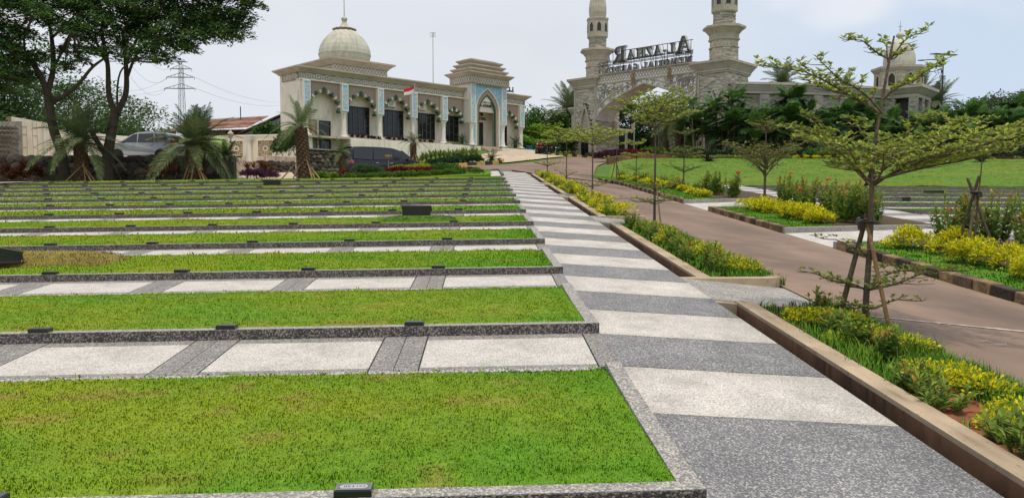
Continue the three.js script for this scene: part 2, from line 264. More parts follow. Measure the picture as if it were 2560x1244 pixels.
// ---------------------------------------------------------------- terraced grave beds with slab walks between them
const ROWS = [3.09, 6.085, 8.94, 11.65, 14.3, 17.0, 19.7, 22.3, 24.9, 27.5, 30.15, 33.2];
const bedBack = (k) => k < 11 ? ROWS[k] + 2.0 : 36.2;
const XL = (s) => -Math.max(5, 0.72 * s + 3.2); // how far left a bed is built
const bedTop = (k) => { const f = ROWS[k], b = bedBack(k); return (x, s) => { const t = clamp((s - f) / (b - f)); return mix(plane(x, f) + 0.078, plane(x, b) + 0.008, t); }; };
const marks = []; // where the grave markers stand
ROWS.forEach((f, k) => {
  const b = bedBack(k), xl = k < 11 ? Math.max(XL(b), -24.5) : -20, top = bedTop(k), low = (x, s) => plane(x, s) - 0.16;
  const bed = thing('grave_bed', `${nth(k)} terraced grass grave bed from the camera, with pebble kerb along its front`, 'grass bed', null, 0, null, 'structure');
  part('front_kerb', wedge(xl, 0.92, f, f + 0.1, (x, s) => top(x, f), low, 8, 1), M.kerb, bed);
  part('side_kerb', wedge(0.82, 0.92, f + 0.1, b + 0.06, (x, s) => Math.max(top(x, s), plane(x, s) + 0.035), low, 1, 4), M.light, bed);
  // kerb top is paler where the washed pebbles are worn
  part('kerb_top', wedge(xl, 0.92, f + 0.004, f + 0.098, (x, s) => top(x, f) + 0.004, (x) => top(x, f) + 0.0005, 8, 1), M.light, bed);
  const nx = k < 3 ? 60 : 40, ns = k < 3 ? 20 : 8, r0 = fbm;
  const turfTop = (x, s) => { const e = Math.min(s - f - 0.1, b - s, 0.82 - x); return top(x, s) - 0.012 + 0.02 * smooth(0, 0.15, e) + 0.022 * fbm(x * 1.3, k * 3.1, s * 1.7, 3); };
  part('turf', colorize(wedge(xl, 0.82, f + 0.1, b, turfTop, low, nx, ns), (x, s, o) => { lawnColor(x, s, o); for (let c = 0; c < 3; c++) o[c] *= 1.18; }), M.turf, bed);
  const vis = (s) => -(0.705 * s + 0.6); // left frame edge
  const dens = [3600, 2200, 1200, 750, 520, 300, 200, 150, 120, 100, 80, 60][k], geo = k < 2 ? tuftFine : k < 5 ? tuftMid : tuftFar;
  const x0 = Math.max(xl, vis(b) - 0.3), n = Math.round(dens * (0.82 - x0) * (b - f - 0.1));
  grassOn(bed, geo, n, () => { const x = rr(x0, 0.83), s = f + 0.1 + (b - f - 0.09) * R(); return [x, turfTop(x, s) - 0.004, s]; }, (x, s, o) => lawnColor(x, s, o), 0.65, 1.3);
  // ragged taller grass along the back edge
  if (k < 8) grassOn(bed, k < 3 ? tuftMid : tuftFar, Math.round((0.82 - x0) * (k < 3 ? 80 : 40)), () => { const x = rr(x0, 0.82), s = b - 0.05 + 0.07 * R(); return [x, turfTop(x, s) - 0.005, s]; }, (x, s, o) => { lawnColor(x, s, o); o[1] *= 0.95; }, 0.8, k === 2 ? 2.6 : 1.5);
  // markers on the front kerb, one per plot
  const lim = vis(f) - 0.2; let n2 = 0;
  for (let x = -0.55; x > Math.max(lim, xl + 0.3) && n2 < 18; x -= 1.48) marks.push([x + rr(-0.02, 0.02), top(x, f) + 0.004, f + 0.05, k, n2++]);
});
ROWS.slice(1).forEach((f, k) => { // slab walk behind bed k, in front of bed k + 1
  const b = bedBack(k), x0 = Math.max(XL(f), -24.5); if (k > 9) return;
  const walk = thing('slab_walk', `strip of pale and grey pebble slabs behind the ${nth(k)} grass bed`, 'walkway', null, 0, null, 'structure');
  const y = (x, s) => plane(x, s), lo = (x, s) => plane(x, s) - 0.07, deep = (x, s) => plane(x, s) - 0.012;
  part('joint_bed', wedge(x0 - 0.5, 0.92, b, f, deep, (x, s) => plane(x, s) - 0.2, 6, 1), M.joint, walk);
  const slab = (name, xa, xb, sa, sb, m) => part(name, wedge(xa, xb, sa, sb, y, lo), m, walk);
  const g = 0.006, band = Math.min(0.13, (f - b) * 0.18);
  slab('end_slab', 0.78 + g, 0.919, b + 0.065, f - g, M.mid);
  let right = 0.78;
  for (let i = 0; i < 18; i++) {
    const c = -0.62 - 1.48 * i; if (c < x0) break;
    const l = c + 0.17;
    slab('pale_slab', l + g, right - g, b + band, f - band, M.white);
    slab('slab_border', l + g, right - g, b + 0.012, b + band - 0.001, M.mid); slab('slab_border', l + g, right - g, f - band + 0.001, f - 0.002, M.mid);
    slab('grey_slab', c + g * 0.5, l - g, b + 0.012, f - 0.002, M.mid); slab('grey_slab', c - 0.17 + g, c - g * 0.5, b + 0.012, f - 0.002, M.mid);
    right = c - 0.17;
  }
  if (k < 3) { // loose pebbles where turf meets slab
    const n = k === 0 ? 900 : 500, ge = new THREE.IcosahedronGeometry(0.012, 0), me = new THREE.InstancedMesh(ge, std({ color: 0xffffff, roughness: 0.8 }), n), mt = new THREE.Matrix4(), q = new THREE.Quaternion(), c = new THREE.Color();
    for (let i = 0; i < n; i++) { const x = rr(Math.max(x0, -0.75 * b - 0.6), 0.78), s = b + rr(-0.015, 0.02), v = rr(0.25, 0.6); q.setFromEuler(new THREE.Euler(R() * 6, R() * 6, R() * 6)); mt.compose(V(x, plane(x, s) + 0.002, -s), q, V(rr(0.6, 1.3), rr(0.5, 0.9), rr(0.6, 1.3))); me.setMatrixAt(i, mt); me.setColorAt(i, c.setRGB(v, v * 0.98, v * 0.94)); }
    me.name = 'pebbles'; me.userData.kind = 'stuff'; shade(me); walk.add(me);
  }
});

// striped walk: pale and grey pebble panels, crossfall to the right
{
  const path = thing('striped_path', 'straight footpath of alternating pale and grey pebble panels', 'path', null, 0, null, 'structure');
  const y = (x, s) => plane(x, s), lo = (x, s) => plane(x, s) - 0.1;
  part('joint_bed', wedge(0.92, 2.37, -3, 43.7, (x, s) => plane(x, s) - 0.008, (x, s) => plane(x, s) - 0.5, 2, 20), M.joint, path);
  const worn = (a, b) => colorize(wedge(0.921, 2.369, a, b, y, lo, 10, 6), (x, q, o) => { const e = smooth(0.22, 0, 2.37 - x) * 0.5 + smooth(0.06, 0, Math.min(q - a, b - q)) * 0.5, v = 1 + 0.3 * fbm(x * 1.1, 5, q * 0.9, 4) - 0.16 * e - 0.12 * smooth(0.1, 0.4, fbm(x * 2.5 + 4, 2, q * 0.7, 3)); o[0] = v; o[1] = v * 0.99; o[2] = v * (0.985 - 0.04 * e); });
  part('grey_panel', worn(2.2, 4.231), M.greyWorn, path);
  let s = 4.235, n = 0;
  while (s < 43.6) { const a = s, m = s + 0.93, e = s + 1.83; if (m > -3) part('pale_panel', worn(a + 0.006, Math.min(m, 43.7) - 0.006), M.whiteWorn, path); if (e > -3 && m < 43.6) part('grey_panel', worn(m + 0.006, Math.min(e, 43.7) - 0.006), M.greyWorn, path); s = e; n++; }
}
// last lawn patch at the top of the path
{
  const lawn = thing('lawn_patch', 'small lawn with pebble border beside the top end of the striped path', 'lawn', null, 0, null, 'structure');
  const t = (x, s) => G(x, s) + 0.1;
  part('turf', colorize(wedge(-5.5, 0.3, 36.25, 43.2, t, (x, s) => G(x, s) - 0.4, 10, 10), (x, s, o) => lawnColor(x, s, o)), M.turf, lawn);
  grassOn(lawn, tuftWide, 1500, () => { const x = rr(-5.5, 0.3), q = rr(36.25, 43.2); return [x, t(x, q) - 0.01, q]; }, (x, s, o) => lawnColor(x, s, o));
  part('pebble_strip', wedge(0.3, 0.8, 36.25, 43.2, (x, s) => G(x, s) + 0.03, (x, s) => G(x, s) - 0.4, 1, 6), M.white, lawn);
  part('edge_kerb', wedge(0.8, 0.92, 36.25, 43.7, (x, s) => G(x, s) + 0.13, (x, s) => G(x, s) - 0.4, 1, 6), M.kerb, lawn);
  part('end_kerb', wedge(-6.5, 0.8, 43.2, 43.35, (x, s) => G(x, s) + 0.13, (x, s) => G(x, s) - 0.4, 8, 1), M.kerb, lawn);
}
// pale strip along the far left of the beds
solo('side_path', ribbon([[-29, 24], [-24.9, 31], [-18, 36.3], [-13, 38.4]], [[-27.2, 23], [-23.6, 30.4], [-17, 35.6], [-12.6, 37.8]], (x, s) => plane(x, Math.min(s, 34)) + 0.12 + 0.02 * Math.max(0, s - 34), 3), M.apron, 'pale concrete strip along the far left end of the grass beds', 'path', null, 'structure');

// grave markers: black polished blocks on the kerbs
{
  const bodyG = rbox(0.155, 0.032, 0.085, 0.004, 0, 0.016, 0);
  const cv = document.createElement('canvas'); cv.width = 512; cv.height = 256; const x = cv.getContext('2d');
  x.fillStyle = '#5b5f66'; x.fillRect(0, 0, 512, 256); x.strokeStyle = '#8b9097'; x.lineWidth = 6; x.strokeRect(14, 14, 484, 228);
  x.fillStyle = '#a4a8ac'; x.beginPath(); x.moveTo(110, 56); x.lineTo(402, 56); x.quadraticCurveTo(440, 60, 462, 128); x.quadraticCurveTo(440, 196, 402, 200); x.lineTo(110, 200); x.quadraticCurveTo(72, 196, 50, 128); x.quadraticCurveTo(72, 60, 110, 56); x.fill();
  x.fillStyle = '#3a3d42'; x.font = 'bold 84px sans-serif'; x.textBaseline = 'middle'; x.textAlign = 'center'; x.fillText('CC', 140, 132); x.fillRect(204, 62, 7, 132); x.font = 'bold 104px sans-serif'; x.fillText('130', 318, 132);
  const t = new THREE.CanvasTexture(cv); t.colorSpace = THREE.SRGBColorSpace;
  const plateG = new THREE.PlaneGeometry(0.147, 0.077).rotateX(-Math.PI / 2).rotateY(Math.PI).translate(0, 0.0345, 0);
  const plainPlate = new THREE.MeshPhysicalMaterial({ color: rgb(0.06, 0.065, 0.07), roughness: 0.35 });
  let proto, protoNumbered;
  for (const [mx, my, ms, k, n] of marks) {
    const big = k > 4 ? 1.12 : 1.0;
    const lab = k === 0 && n === 0 ? 'black grave marker with number plate CC 130 on the nearest grass bed\'s kerb' : `black marker block on the ${nth(k)} grass bed's kerb, ${nth(n)} from the striped path`;
    let o;
    if (k === 0 && n === 0) { o = thing('grave_marker', lab, 'grave marker', null, 0, 'grave markers on the bed kerbs'); part('block', bodyG, M.black, o); const pl = part('number_plate', plateG, std({ map: t, roughness: 0.4 }), o); protoNumbered = o; }
    else if (!proto) { o = thing('grave_marker', lab, 'grave marker', null, 0, 'grave markers on the bed kerbs'); part('block', bodyG, M.black, o); part('number_plate', plateG, plainPlate, o); proto = o; }
    else o = copyOf(proto, null, 0, lab);
    o.position.set(mx, my - 0.001, -ms + 0.002); o.rotation.y = rr(-0.03, 0.03); o.scale.setScalar(big);
  }
}

// ---------------------------------------------------------------- kerbed planters between path and road
const PL = [[-3, 7.86], [9.15, 15.9], [17.2, 23.85], [24.95, 31.2], [32.4, 42.6]];
const soilY = (x, s) => plane(Math.min(x, 2.7), s) - 0.05 - 0.025 * (x - 2.7);
const roadL = (s) => 3.8 + (s > 36 ? -0.012 * (s - 36) ** 2 : 0);
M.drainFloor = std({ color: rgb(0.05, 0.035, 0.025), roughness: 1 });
PL.forEach(([a, b], i) => {
  const p = thing('planter', `${nth(i)} long planter between the striped path and the road, counted from the camera`, 'planter', null, 0, 'planters between path and road', 'structure');
  const wallT = (x, s) => plane(2.37, s) - 0.012, lowF = (x, s) => plane(2.37, s) - 0.45, xo = Math.min(3.66, roadL(b) - 0.14);
  part('inner_wall', wedge(2.6, 2.77, a, b, wallT, lowF, 1, 6), M.concrete, p);
  part('drain_side', wedge(2.596, 2.5995, a + 0.1, b - 0.1, (x, s) => wallT(x, s) - 0.03, lowF, 1, 6), M.drain, p);
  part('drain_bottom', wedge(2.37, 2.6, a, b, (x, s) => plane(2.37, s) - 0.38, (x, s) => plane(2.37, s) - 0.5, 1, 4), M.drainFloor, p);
  part('soil', wedge(2.77, xo - 0.1, a + 0.12, b - 0.1, (x, s) => soilY(x, s) + 0.035 * fbm(x * 4, i, s * 3.1, 3), lowF, 6, 60), M.soil, p);
  part('outer_kerb', wedge(xo - 0.1, xo, a + 0.25, b, (x, s) => plane(2.77, s) - 0.09, (x, s) => plane(x, s) - 0.2, 1, 6), M.concrete, p);
  // near end wall, rounded at the road corner
  const sh = new THREE.Shape(); sh.moveTo(2.37, 0); sh.lineTo(xo - 0.28, 0); sh.absarc(xo - 0.28, 0.28, 0.28, -Math.PI / 2, 0, false); sh.lineTo(xo, 0.35); sh.lineTo(xo - 0.12, 0.35); sh.lineTo(xo - 0.12, 0.28); sh.absarc(xo - 0.28, 0.28, 0.16, 0, -Math.PI / 2, true); sh.lineTo(2.37, 0.12); sh.closePath();
  if (a > 0) { const g = new THREE.ExtrudeGeometry(sh, { depth: 0.5, bevelEnabled: true, bevelSize: 0.008, bevelThickness: 0.008, bevelSegments: 1, curveSegments: 8 }); g.rotateX(-Math.PI / 2); g.translate(0, plane(2.37, a) - 0.5 - 0.006, -a); part('end_wall', clean(g), M.concrete, p); }
  part('far_wall', wedge(2.372, xo, b - 0.1, b, (x, s) => plane(Math.min(x, 2.77), s) - 0.008 - Math.max(0, x - 2.77) * 0.03, lowF, 3, 1), M.concrete, p);
  // ramp slab to the road
  if (i < 4) { const n = PL[i + 1][0], rmp = solo('ramp_slab', wedge(2.371, 3.8, b + 0.001, n - 0.002, (x, s) => plane(x, s), (x, s) => plane(x, s) - 0.3, 4, 1), M.light, `pebble ramp slab joining path and road beyond the ${nth(i)} planter`, 'paving', null, 'structure'); }
});

// ---------------------------------------------------------------- roads
{
  const RL = [], RRt = []; for (let s = -5; s <= 42.8; s += 1.5) { RL.push([roadL(s) - 0.17, s]); RRt.push([7.29 - (s > 38 ? 0.02 * (s - 38) ** 2 : 0), s]); }
  const y = (x, s) => mix(plane(x, s), G(x, s), smooth(40, 44, s));
  const tarred = (g, main) => colorize(g, (x, s, o) => { const edge = main ? smooth(0.5, 0, Math.min(x - roadL(s) + 0.1, 7.29 - x)) : 0, track = main ? Math.exp(-(((x - 4.75) / 0.3) ** 2)) + Math.exp(-(((x - 6.25) / 0.3) ** 2)) : 0; const v = 1 + 0.34 * fbm(x * 0.7, 8, s * 0.35, 4) + 0.2 * fbm(x * 3, 3, s * 2.2, 3) + 0.2 * edge - 0.07 * track; o[0] = v; o[1] = v * (0.99 + 0.02 * edge); o[2] = v * (0.98 - 0.05 * edge); });
  const road = thing('road', 'brownish asphalt road climbing beside the planted strips towards the gate', 'road', null, 0, null, 'structure');
  part('carriageway', tarred(ribbon(RL, RRt, y, 14, 0.7, 0.012), 1), M.asphalt, road);
  // joins: left edge runs round to the office apron, right edge round the lawn to the gate
  const L2 = [[3.25, 42.6], [2.4, 44.2], [0.5, 46.5], [1.2, 51], [3.4, 56], [5.8, 62], [8.2, 68.5], [10.4, 74], [15.6, 82], [20, 90]];
  const R2 = [[6.85, 42.6], [6.55, 45], [6.7, 47], [7.4, 50.5], [8.7, 54.5], [11, 58.5], [14.4, 62.6], [18.0, 66.8], [23, 74], [28, 83]];
  part('carriageway', tarred(ribbon(L2, R2, G, 12, 0.7, 0.020)), M.asphalt, road);
  const L3 = [[1.6, 43.75], [-2, 43.9], [-7, 45.2], [-13, 45.5]], R3 = [[1.5, 51.5], [-2.6, 50.8], [-7.5, 50.2], [-13, 49.5]];
  part('carriageway', tarred(ribbon(R3, L3, G, 8, 0.7, 0.010)), M.asphalt, road);
  for (const [px, py, d, len] of [[1447, 396, 66, 2.4], [1490, 392, 69.5, 2.4], [1390, 403, 59, 2.2]]) { const p = onG(px, d), dir = [0.72, 0.7]; part('lane_mark', ribbon([[p.x - dir[0] * len * 0.8, -p.z - dir[1] * len * 0.3], [p.x + dir[0] * len * 0.8, -p.z + dir[1] * len * 0.3]], [[p.x - dir[0] * len * 0.8 + 0.05, -p.z - dir[1] * len * 0.3 - 0.2], [p.x + dir[0] * len * 0.8 + 0.05, -p.z + dir[1] * len * 0.3 - 0.2]], G, 1, 0.7, 0.03), M.roadline, road); }
  // a pale line across the asphalt near the camera, and chalky scuffs
  part('road_line', ribbon([[3.75, 7.72], [7.28, 8.02]], [[3.75, 7.66], [7.28, 7.95]], plane, 4, 0.7, 0.018), M.roadline, road);
  part('road_seam', ribbon([[2.6, 45.4], [6.6, 45.9]], [[2.6, 45.3], [6.6, 45.8]], G, 4, 0.7, 0.036), M.kerbBlack, road);
  // chalky scuffs on the asphalt
  const squig = []; for (const [px, py, d] of [[2330, 792, 7.9], [2350, 796, 7.85], [2375, 800, 7.8], [2430, 808, 7.7], [2465, 812, 7.6], [2500, 815, 7.55], [2440, 850, 7.2], [2470, 862, 7.1]]) { const p = W(px, py, d), g = new THREE.TorusGeometry(rr(0.05, 0.09), 0.006, 3, 14, rr(2.5, 5)); g.rotateX(Math.PI / 2); g.scale(rr(1, 2), 0.25, 0.7); g.translate(p.x, plane(p.x, -p.z) + 0.014, p.z); squig.push(clean(g)); } part('chalk_marks', merge(squig), M.roadline, road);
  // apron of the office
  const A1 = [[-1.2, 55.5], [1.5, 55], [4.3, 61], [7.2, 68]], A2 = [[-2.6, 57.5], [-1.4, 60.5], [1.6, 67], [4.6, 75]];
  solo('office_apron', ribbon(A1, A2, G, 6, 0.7, 0.045), M.apron, 'pale concrete apron in front of the office entrance', 'paving', null, 'structure');
}
// right-hand planted strip: raised ground, stone kerb in blocks, slab ways through it
const SR = [[-3, 8.6], [9.4, 15.7], [18.6, 24.8], [28.1, 45.5]];
const kerbX = (s) => 7.29 - (s > 38 ? 0.02 * (s - 38) ** 2 : 0);
const stripY = (x, s) => plane(7.29, s) + 0.13 + 0.02 * Math.min(x - 7.29, 3);
SR.forEach(([a, b], i) => {
  const st = thing('planted_strip', `raised planting strip right of the road, ${nth(i)} from the camera`, 'planting strip', null, 0, null, 'structure');
  const top = (x, s) => mix(stripY(x, s), G(x, s) + 0.1, smooth(39, 44, s)) + 0.03 * fbm(x * 1.5, 2, s, 3);
  part('soil', colorize(ribbon(Array.from({ length: 20 }, (_, j) => { const s = mix(a + 0.15, b - 0.15, j / 19); return [kerbX(s) + 0.2, s]; }), Array.from({ length: 20 }, (_, j) => ((s) => [mix(11.25, kerbX(s) + 2.5, smooth(33, 39, s)), s])(mix(a, b, j / 19))), top, 8), (x, s, o) => { lawnColor(x, s, o, 1); if (x > 8.3 && s < 36) { const k = smooth(8.2, 8.9, x); o[0] = mix(o[0], 0.10, k); o[1] = mix(o[1], 0.07, k); o[2] = mix(o[2], 0.04, k); } }), M.turf, st);
  grassOn(st, tuftWide, Math.round((b - Math.max(a, 8)) * 260), () => { const s = rr(Math.max(a, 8) + 0.1, b - 0.1), x = kerbX(s) + 0.16 + 1.3 * R() ** 1.3; return [x, top(x, s) - 0.01, s]; }, (x, s, o) => { lawnColor(x, s, o, 1); o[0] *= 0.66; o[1] *= 0.8; }, 0.7, 1.3);
  let s = a, n = 0; const blocks = [M.kerbStone, M.kerbDark, M.kerbStone2, M.kerbDark, M.kerbStone2, M.kerbStone];
  while (s < b - 0.3) { const L = rr(0.4, 0.5), e = Math.min(s + L, b); if (e > 6) { const dx = rr(-0.012, 0.012), dy = rr(-0.012, 0.012);
      const m = n % 2 ? (R() < 0.3 ? M.kerbStone2 : M.kerbStone2) : (R() < 0.6 ? M.kerbDark : M.kerbStone);
      const g = new RoundedBoxGeometry(0.2, 0.3, e - s - 0.02, 1, 0.022); const sm = (s + e) / 2; g.rotateX(Math.atan(0.0718)); g.translate(kerbX(sm) + 0.1 + dx, plane(7.29, sm) + 0.02 + dy - (s > 40 ? -0.05 : 0), -sm); part('kerb_stone', clean(g), m, st); } s = e; n++; }
  // smooth kerb returns at the ways through
  if (i < 3) part('kerb_return', wedge(kerbX(b) + 0.02, 11.2, b, b + 0.14, (x, q) => stripY(x, q) + 0.02, (x, q) => plane(x, q) - 0.3, 6, 1), M.light, st);
  if (i > 0) part('kerb_return', wedge(kerbX(a) + 0.02, 11.2, a - 0.14, a, (x, q) => stripY(x, q) + 0.02, (x, q) => plane(x, q) - 0.3, 6, 1), M.light, st);
  if (i < 3) solo('cross_way', wedge(7.3, 11.3, b + 0.15, SR[i + 1][0] - 0.15, (x, q) => plane(7.29, q) + 0.02 + 0.03 * (x - 7.3), (x, q) => plane(x, q) - 0.3, 6, 1), M.white, `pale pebble way through the right-hand strip beyond its ${nth(i)} section`, 'paving', null, 'structure');
});
// second striped path and the beds right of the strip
{
  const y = (x, s) => plane(7.29, s) + 0.14, lo = (x, s) => plane(7.29, s) - 0.2;
  const p = thing('striped_path', 'second striped footpath behind the shrubs on the right', 'path', null, 0, null, 'structure');
  for (let s = 8; s < 37.5; s += 1.83) { part('pale_panel', wedge(11.3, 12.8, s, s + 0.92, y, lo), M.white, p); part('grey_panel', wedge(11.3, 12.8, s + 0.93, s + 1.82, y, lo), M.grey, p); }
  const base = (x, s) => plane(7.29, s) + 0.12 - 0.006 * (x - 12.8);
  const f0 = 11.6; for (let k = 0; k < 10; k++) {
    const f = f0 + 2.7 * k, b = Math.min(f + 1.95, 38.6), top = (x, s) => mix(base(x, f) + 0.13, base(x, b) + 0.02, clamp((s - f) / (b - f)));
    const bed = thing('grave_bed', `grass grave bed right of the second striped path, ${nth(k)} from the camera`, 'grass bed', null, 0, null, 'structure');
    part('front_kerb', wedge(12.8, 34, f, f + 0.1, (x, s) => top(x, f), (x, s) => base(x, s) - 0.3, 6, 1), M.kerb, bed);
    part('side_kerb', wedge(12.8, 12.92, f + 0.1, b, (x, s) => Math.max(top(x, s), base(x, s) + 0.04), (x, s) => base(x, s) - 0.3, 1, 2), M.kerb, bed);
    part('turf', colorize(wedge(12.92, 34, f + 0.1, b, (x, s) => top(x, s) + 0.01, (x, s) => base(x, s) - 0.3, 30, 4), (x, s, o) => lawnColor(x, s, o, 1)), M.turf, bed);
    grassOn(bed, tuftWide, 700, () => { const x = rr(12.95, 30), s = rr(f + 0.1, b); return [x, top(x, s), s]; }, (x, s, o) => lawnColor(x, s, o, 1));
    if (b + 0.7 < 38.6) part('pale_slab', wedge(12.82, 34, b + 0.01, f + 2.69, (x, s) => base(x, s), (x, s) => base(x, s) - 0.3, 6, 1), M.white, bed);
  }
}
// the big lawn mound on the right
{
  const L = [], Rr = []; const edge = [[7.2, 39], [7.6, 42], [7.3, 45.2], [7.9, 48.5], [8.9, 52], [10.4, 55.4], [12.6, 57.9], [15, 60]];
  for (const [x, s] of edge) { L.push([x, s]); Rr.push([52, mix(38.6, 59.5, (s - 39) / 21)]); }
  const f = (x, s) => G(x, s) + 0.03 + 0.12 * fbm(x * 0.55, 4, s * 0.8, 4);
  const lawn = thing('lawn', 'broad smooth lawn rising behind the right-hand graves', 'lawn', null, 0, null, 'structure');
  part('turf', colorize(ribbon(L, Rr, f, 70), (x, s, o) => { lawnColor(x * 0.5, s, o, 1); o[0] *= 1.02; o[1] *= 0.86; }), M.turf, lawn);
  grassOn(lawn, tuftWide, 30000, () => { const s = rr(38.7, 59), x0 = s < 46 ? 7.7 : 7.3 + (s - 45) * 0.42, x = rr(x0, 37); return [x, f(x, s) - 0.02, s]; }, (x, s, o) => { lawnColor(x * 0.5, s, o, 1); o[0] *= 1.02; o[1] *= 0.86; }, 0.7, 1.3);
}

// ---------------------------------------------------------------- buildings: shared pieces
const font = await new FontLoader().loadAsync('fonts/droid/droid_serif_bold.typeface.json');
const stain = (base, amp, seed, m = 5) => tileTex(512, m, (u, v) => { const k = pf(u, v, 6, seed, 5), st = pn(u, v * 0.25, 40, seed + 9) * pn(u, v, 5, seed + 3); const f = 1 + amp * (k - 0.5) - amp * 1.1 * st * st; return [base[0] * f, base[1] * f, base[2] * (f - 0.03 * st)]; });
Object.assign(M, {
  cream: std({ map: stain([236, 229, 215], 0.14, 101), roughness: 0.9 }),
  creamWhite: std({ map: stain([232, 228, 218], 0.12, 102), roughness: 0.85 }),
  trim: std({ map: stain([180, 171, 158], 0.22, 103), roughness: 0.9 }),
  gateTrim: std({ map: stain([178, 170, 158], 0.26, 104), roughness: 0.9 }),
  spandrel: std({ map: noisy(512, 0.8, [168, 150, 136], 0.25, 105, 30), bumpMap: bumpy(512, 0.5, 106, 30), bumpScale: 0.02, roughness: 1 }),
  relief: std({ map: stain([224, 221, 215], 0.14, 107), roughness: 0.9 }),
  reliefDark: std({ map: stain([160, 152, 140], 0.16, 117), roughness: 0.9 }),
  curl: std({ map: stain([150, 146, 140], 0.16, 118), roughness: 0.9 }),
  blue: std({ map: noisy(256, 1.5, [150, 196, 222], 0.12, 108), roughness: 0.9 }),
  green: std({ color: rgb(0.01, 0.11, 0.06), roughness: 0.6 }),
  voussoir: std({ color: rgb(0.6, 0.57, 0.5), roughness: 0.8 }),
  dome: std({ map: tileTex(512, 4, (u, v) => { const k = pf(u, v, 6, 109, 5), st = pn(u, v * 0.2, 40, 110); const f = 0.92 + 0.16 * (k - 0.5) - 0.10 * st * st; return [206 * f, 204 * f, 188 * f]; }), roughness: 0.65 }),
  glass: new THREE.MeshPhysicalMaterial({ color: rgb(0.015, 0.018, 0.02), roughness: 0.08, metalness: 0, specularIntensity: 1 }),
  frame: std({ color: rgb(0.025, 0.022, 0.02), roughness: 0.5 }),
  glazing: std({ color: rgb(0.11, 0.105, 0.10), roughness: 0.5 }),
  iron: std({ color: rgb(0.05, 0.048, 0.048), roughness: 0.6, metalness: 0.4 }),
  steel: std({ color: rgb(0.45, 0.46, 0.48), roughness: 0.45, metalness: 0.3 }),
  letterBack: std({ color: rgb(0.08, 0.075, 0.075), roughness: 0.7 }),
  stone: [0, 1, 2].map((i) => std({ map: noisy(256, 0.9, [[76, 66, 58], [98, 90, 82], [58, 50, 46]][i], 0.35, 111 + i, 8), bumpMap: bumpFine, bumpScale: 0.004, roughness: 0.95 })),
  mortar: std({ color: rgb(0.045, 0.04, 0.035), roughness: 1 }),
  ledge: std({ color: 0xffffff, bumpMap: bumpy(256, 0.4, 115, 20), bumpScale: 0.006, roughness: 0.95 }),
  rust: std({ map: tileTex(512, 4, (u, v) => { const k = pf(u, v, 8, 121, 5), j = pf(u, v, 16, 126, 3); const t = smooth(0.42, 0.6, k); return [mix(150, 104, t) * (0.7 + 0.6 * j), mix(120, 62, t) * (0.7 + 0.6 * j), mix(104, 48, t) * (0.7 + 0.6 * j)]; }), roughness: 0.85 }),
  zinc: std({ map: noisy(256, 3, [140, 146, 150], 0.25, 122), roughness: 0.6, metalness: 0.2 }),
});
function frus(w0, d0, w1, d1, h, x = 0, y = 0, z = 0) { const g = new THREE.BoxGeometry(1, h, 1), p = g.attributes.position; for (let i = 0; i < p.count; i++) { const t = p.getY(i) > 0; p.setX(i, p.getX(i) * (t ? w1 : w0)); p.setZ(i, p.getZ(i) * (t ? d1 : d0)); } g.computeVertexNormals(); const k = g.toNonIndexed(); k.computeVertexNormals(); return clean(k.translate(x, y + h / 2, z)); }
// stepped cornice round a w x d block, rising from y
const cornice = (w, d, y, cx, cz, s = 1) => merge([box(w + 0.16 * s, 0.07 * s, d + 0.16 * s, cx, y + 0.035 * s, cz), frus(w + 0.2 * s, d + 0.2 * s, w + 0.7 * s, d + 0.7 * s, 0.2 * s, cx, y + 0.071 * s, cz), box(w + 0.8 * s, 0.1 * s, d + 0.8 * s, cx, y + 0.322 * s, cz)]);
function diamonds(w, h, n, t, depth) { const L = []; const st = w / n; for (let i = 0; i < n; i++) { const x = i * st; L.push(beam(V(x, 0, 0), V(x + st, h, 0), t, depth), beam(V(x, h, 0.004), V(x + st, 0, 0.004), t, depth)); } return merge(L); }
function keyPattern(w, h, depth) { const L = [], st = h * 0.95, n = Math.floor(w / st); for (let i = 0; i < n; i++) { const x = (i + 0.5) * (w / n), a = h * 0.4, t = h * 0.09, f = i % 2 ? 1 : -1; L.push(box(st * 0.8, t, depth, x, f * a, 0), box(t, h * 0.8, depth, x - st * 0.4, 0, 0.001), box(st * 0.5, t, depth, x, -f * a * 0.45, 0), box(t, h * 0.45, depth, x + st * 0.26, f * h * 0.02, 0.001), box(t, h * 0.3, depth, x + st * 0.03, f * h * 0.05, 0.001)); } return merge(L); }
function curls(w, h, n, seed, r0, r1, t) { const r = rng(seed), L = []; for (let i = 0; i < n; i++) { const R0 = mix(r0, r1, r()), g = new THREE.TorusGeometry(R0, t, 4, 9, 2.6 + r() * 2.4); g.rotateZ(r() * 6.28); g.translate(mix(R0 + t, w - R0 - t, r()), mix(R0 + t, h - R0 - t, r()), 0); L.push(clean(g)); } return merge(L); }
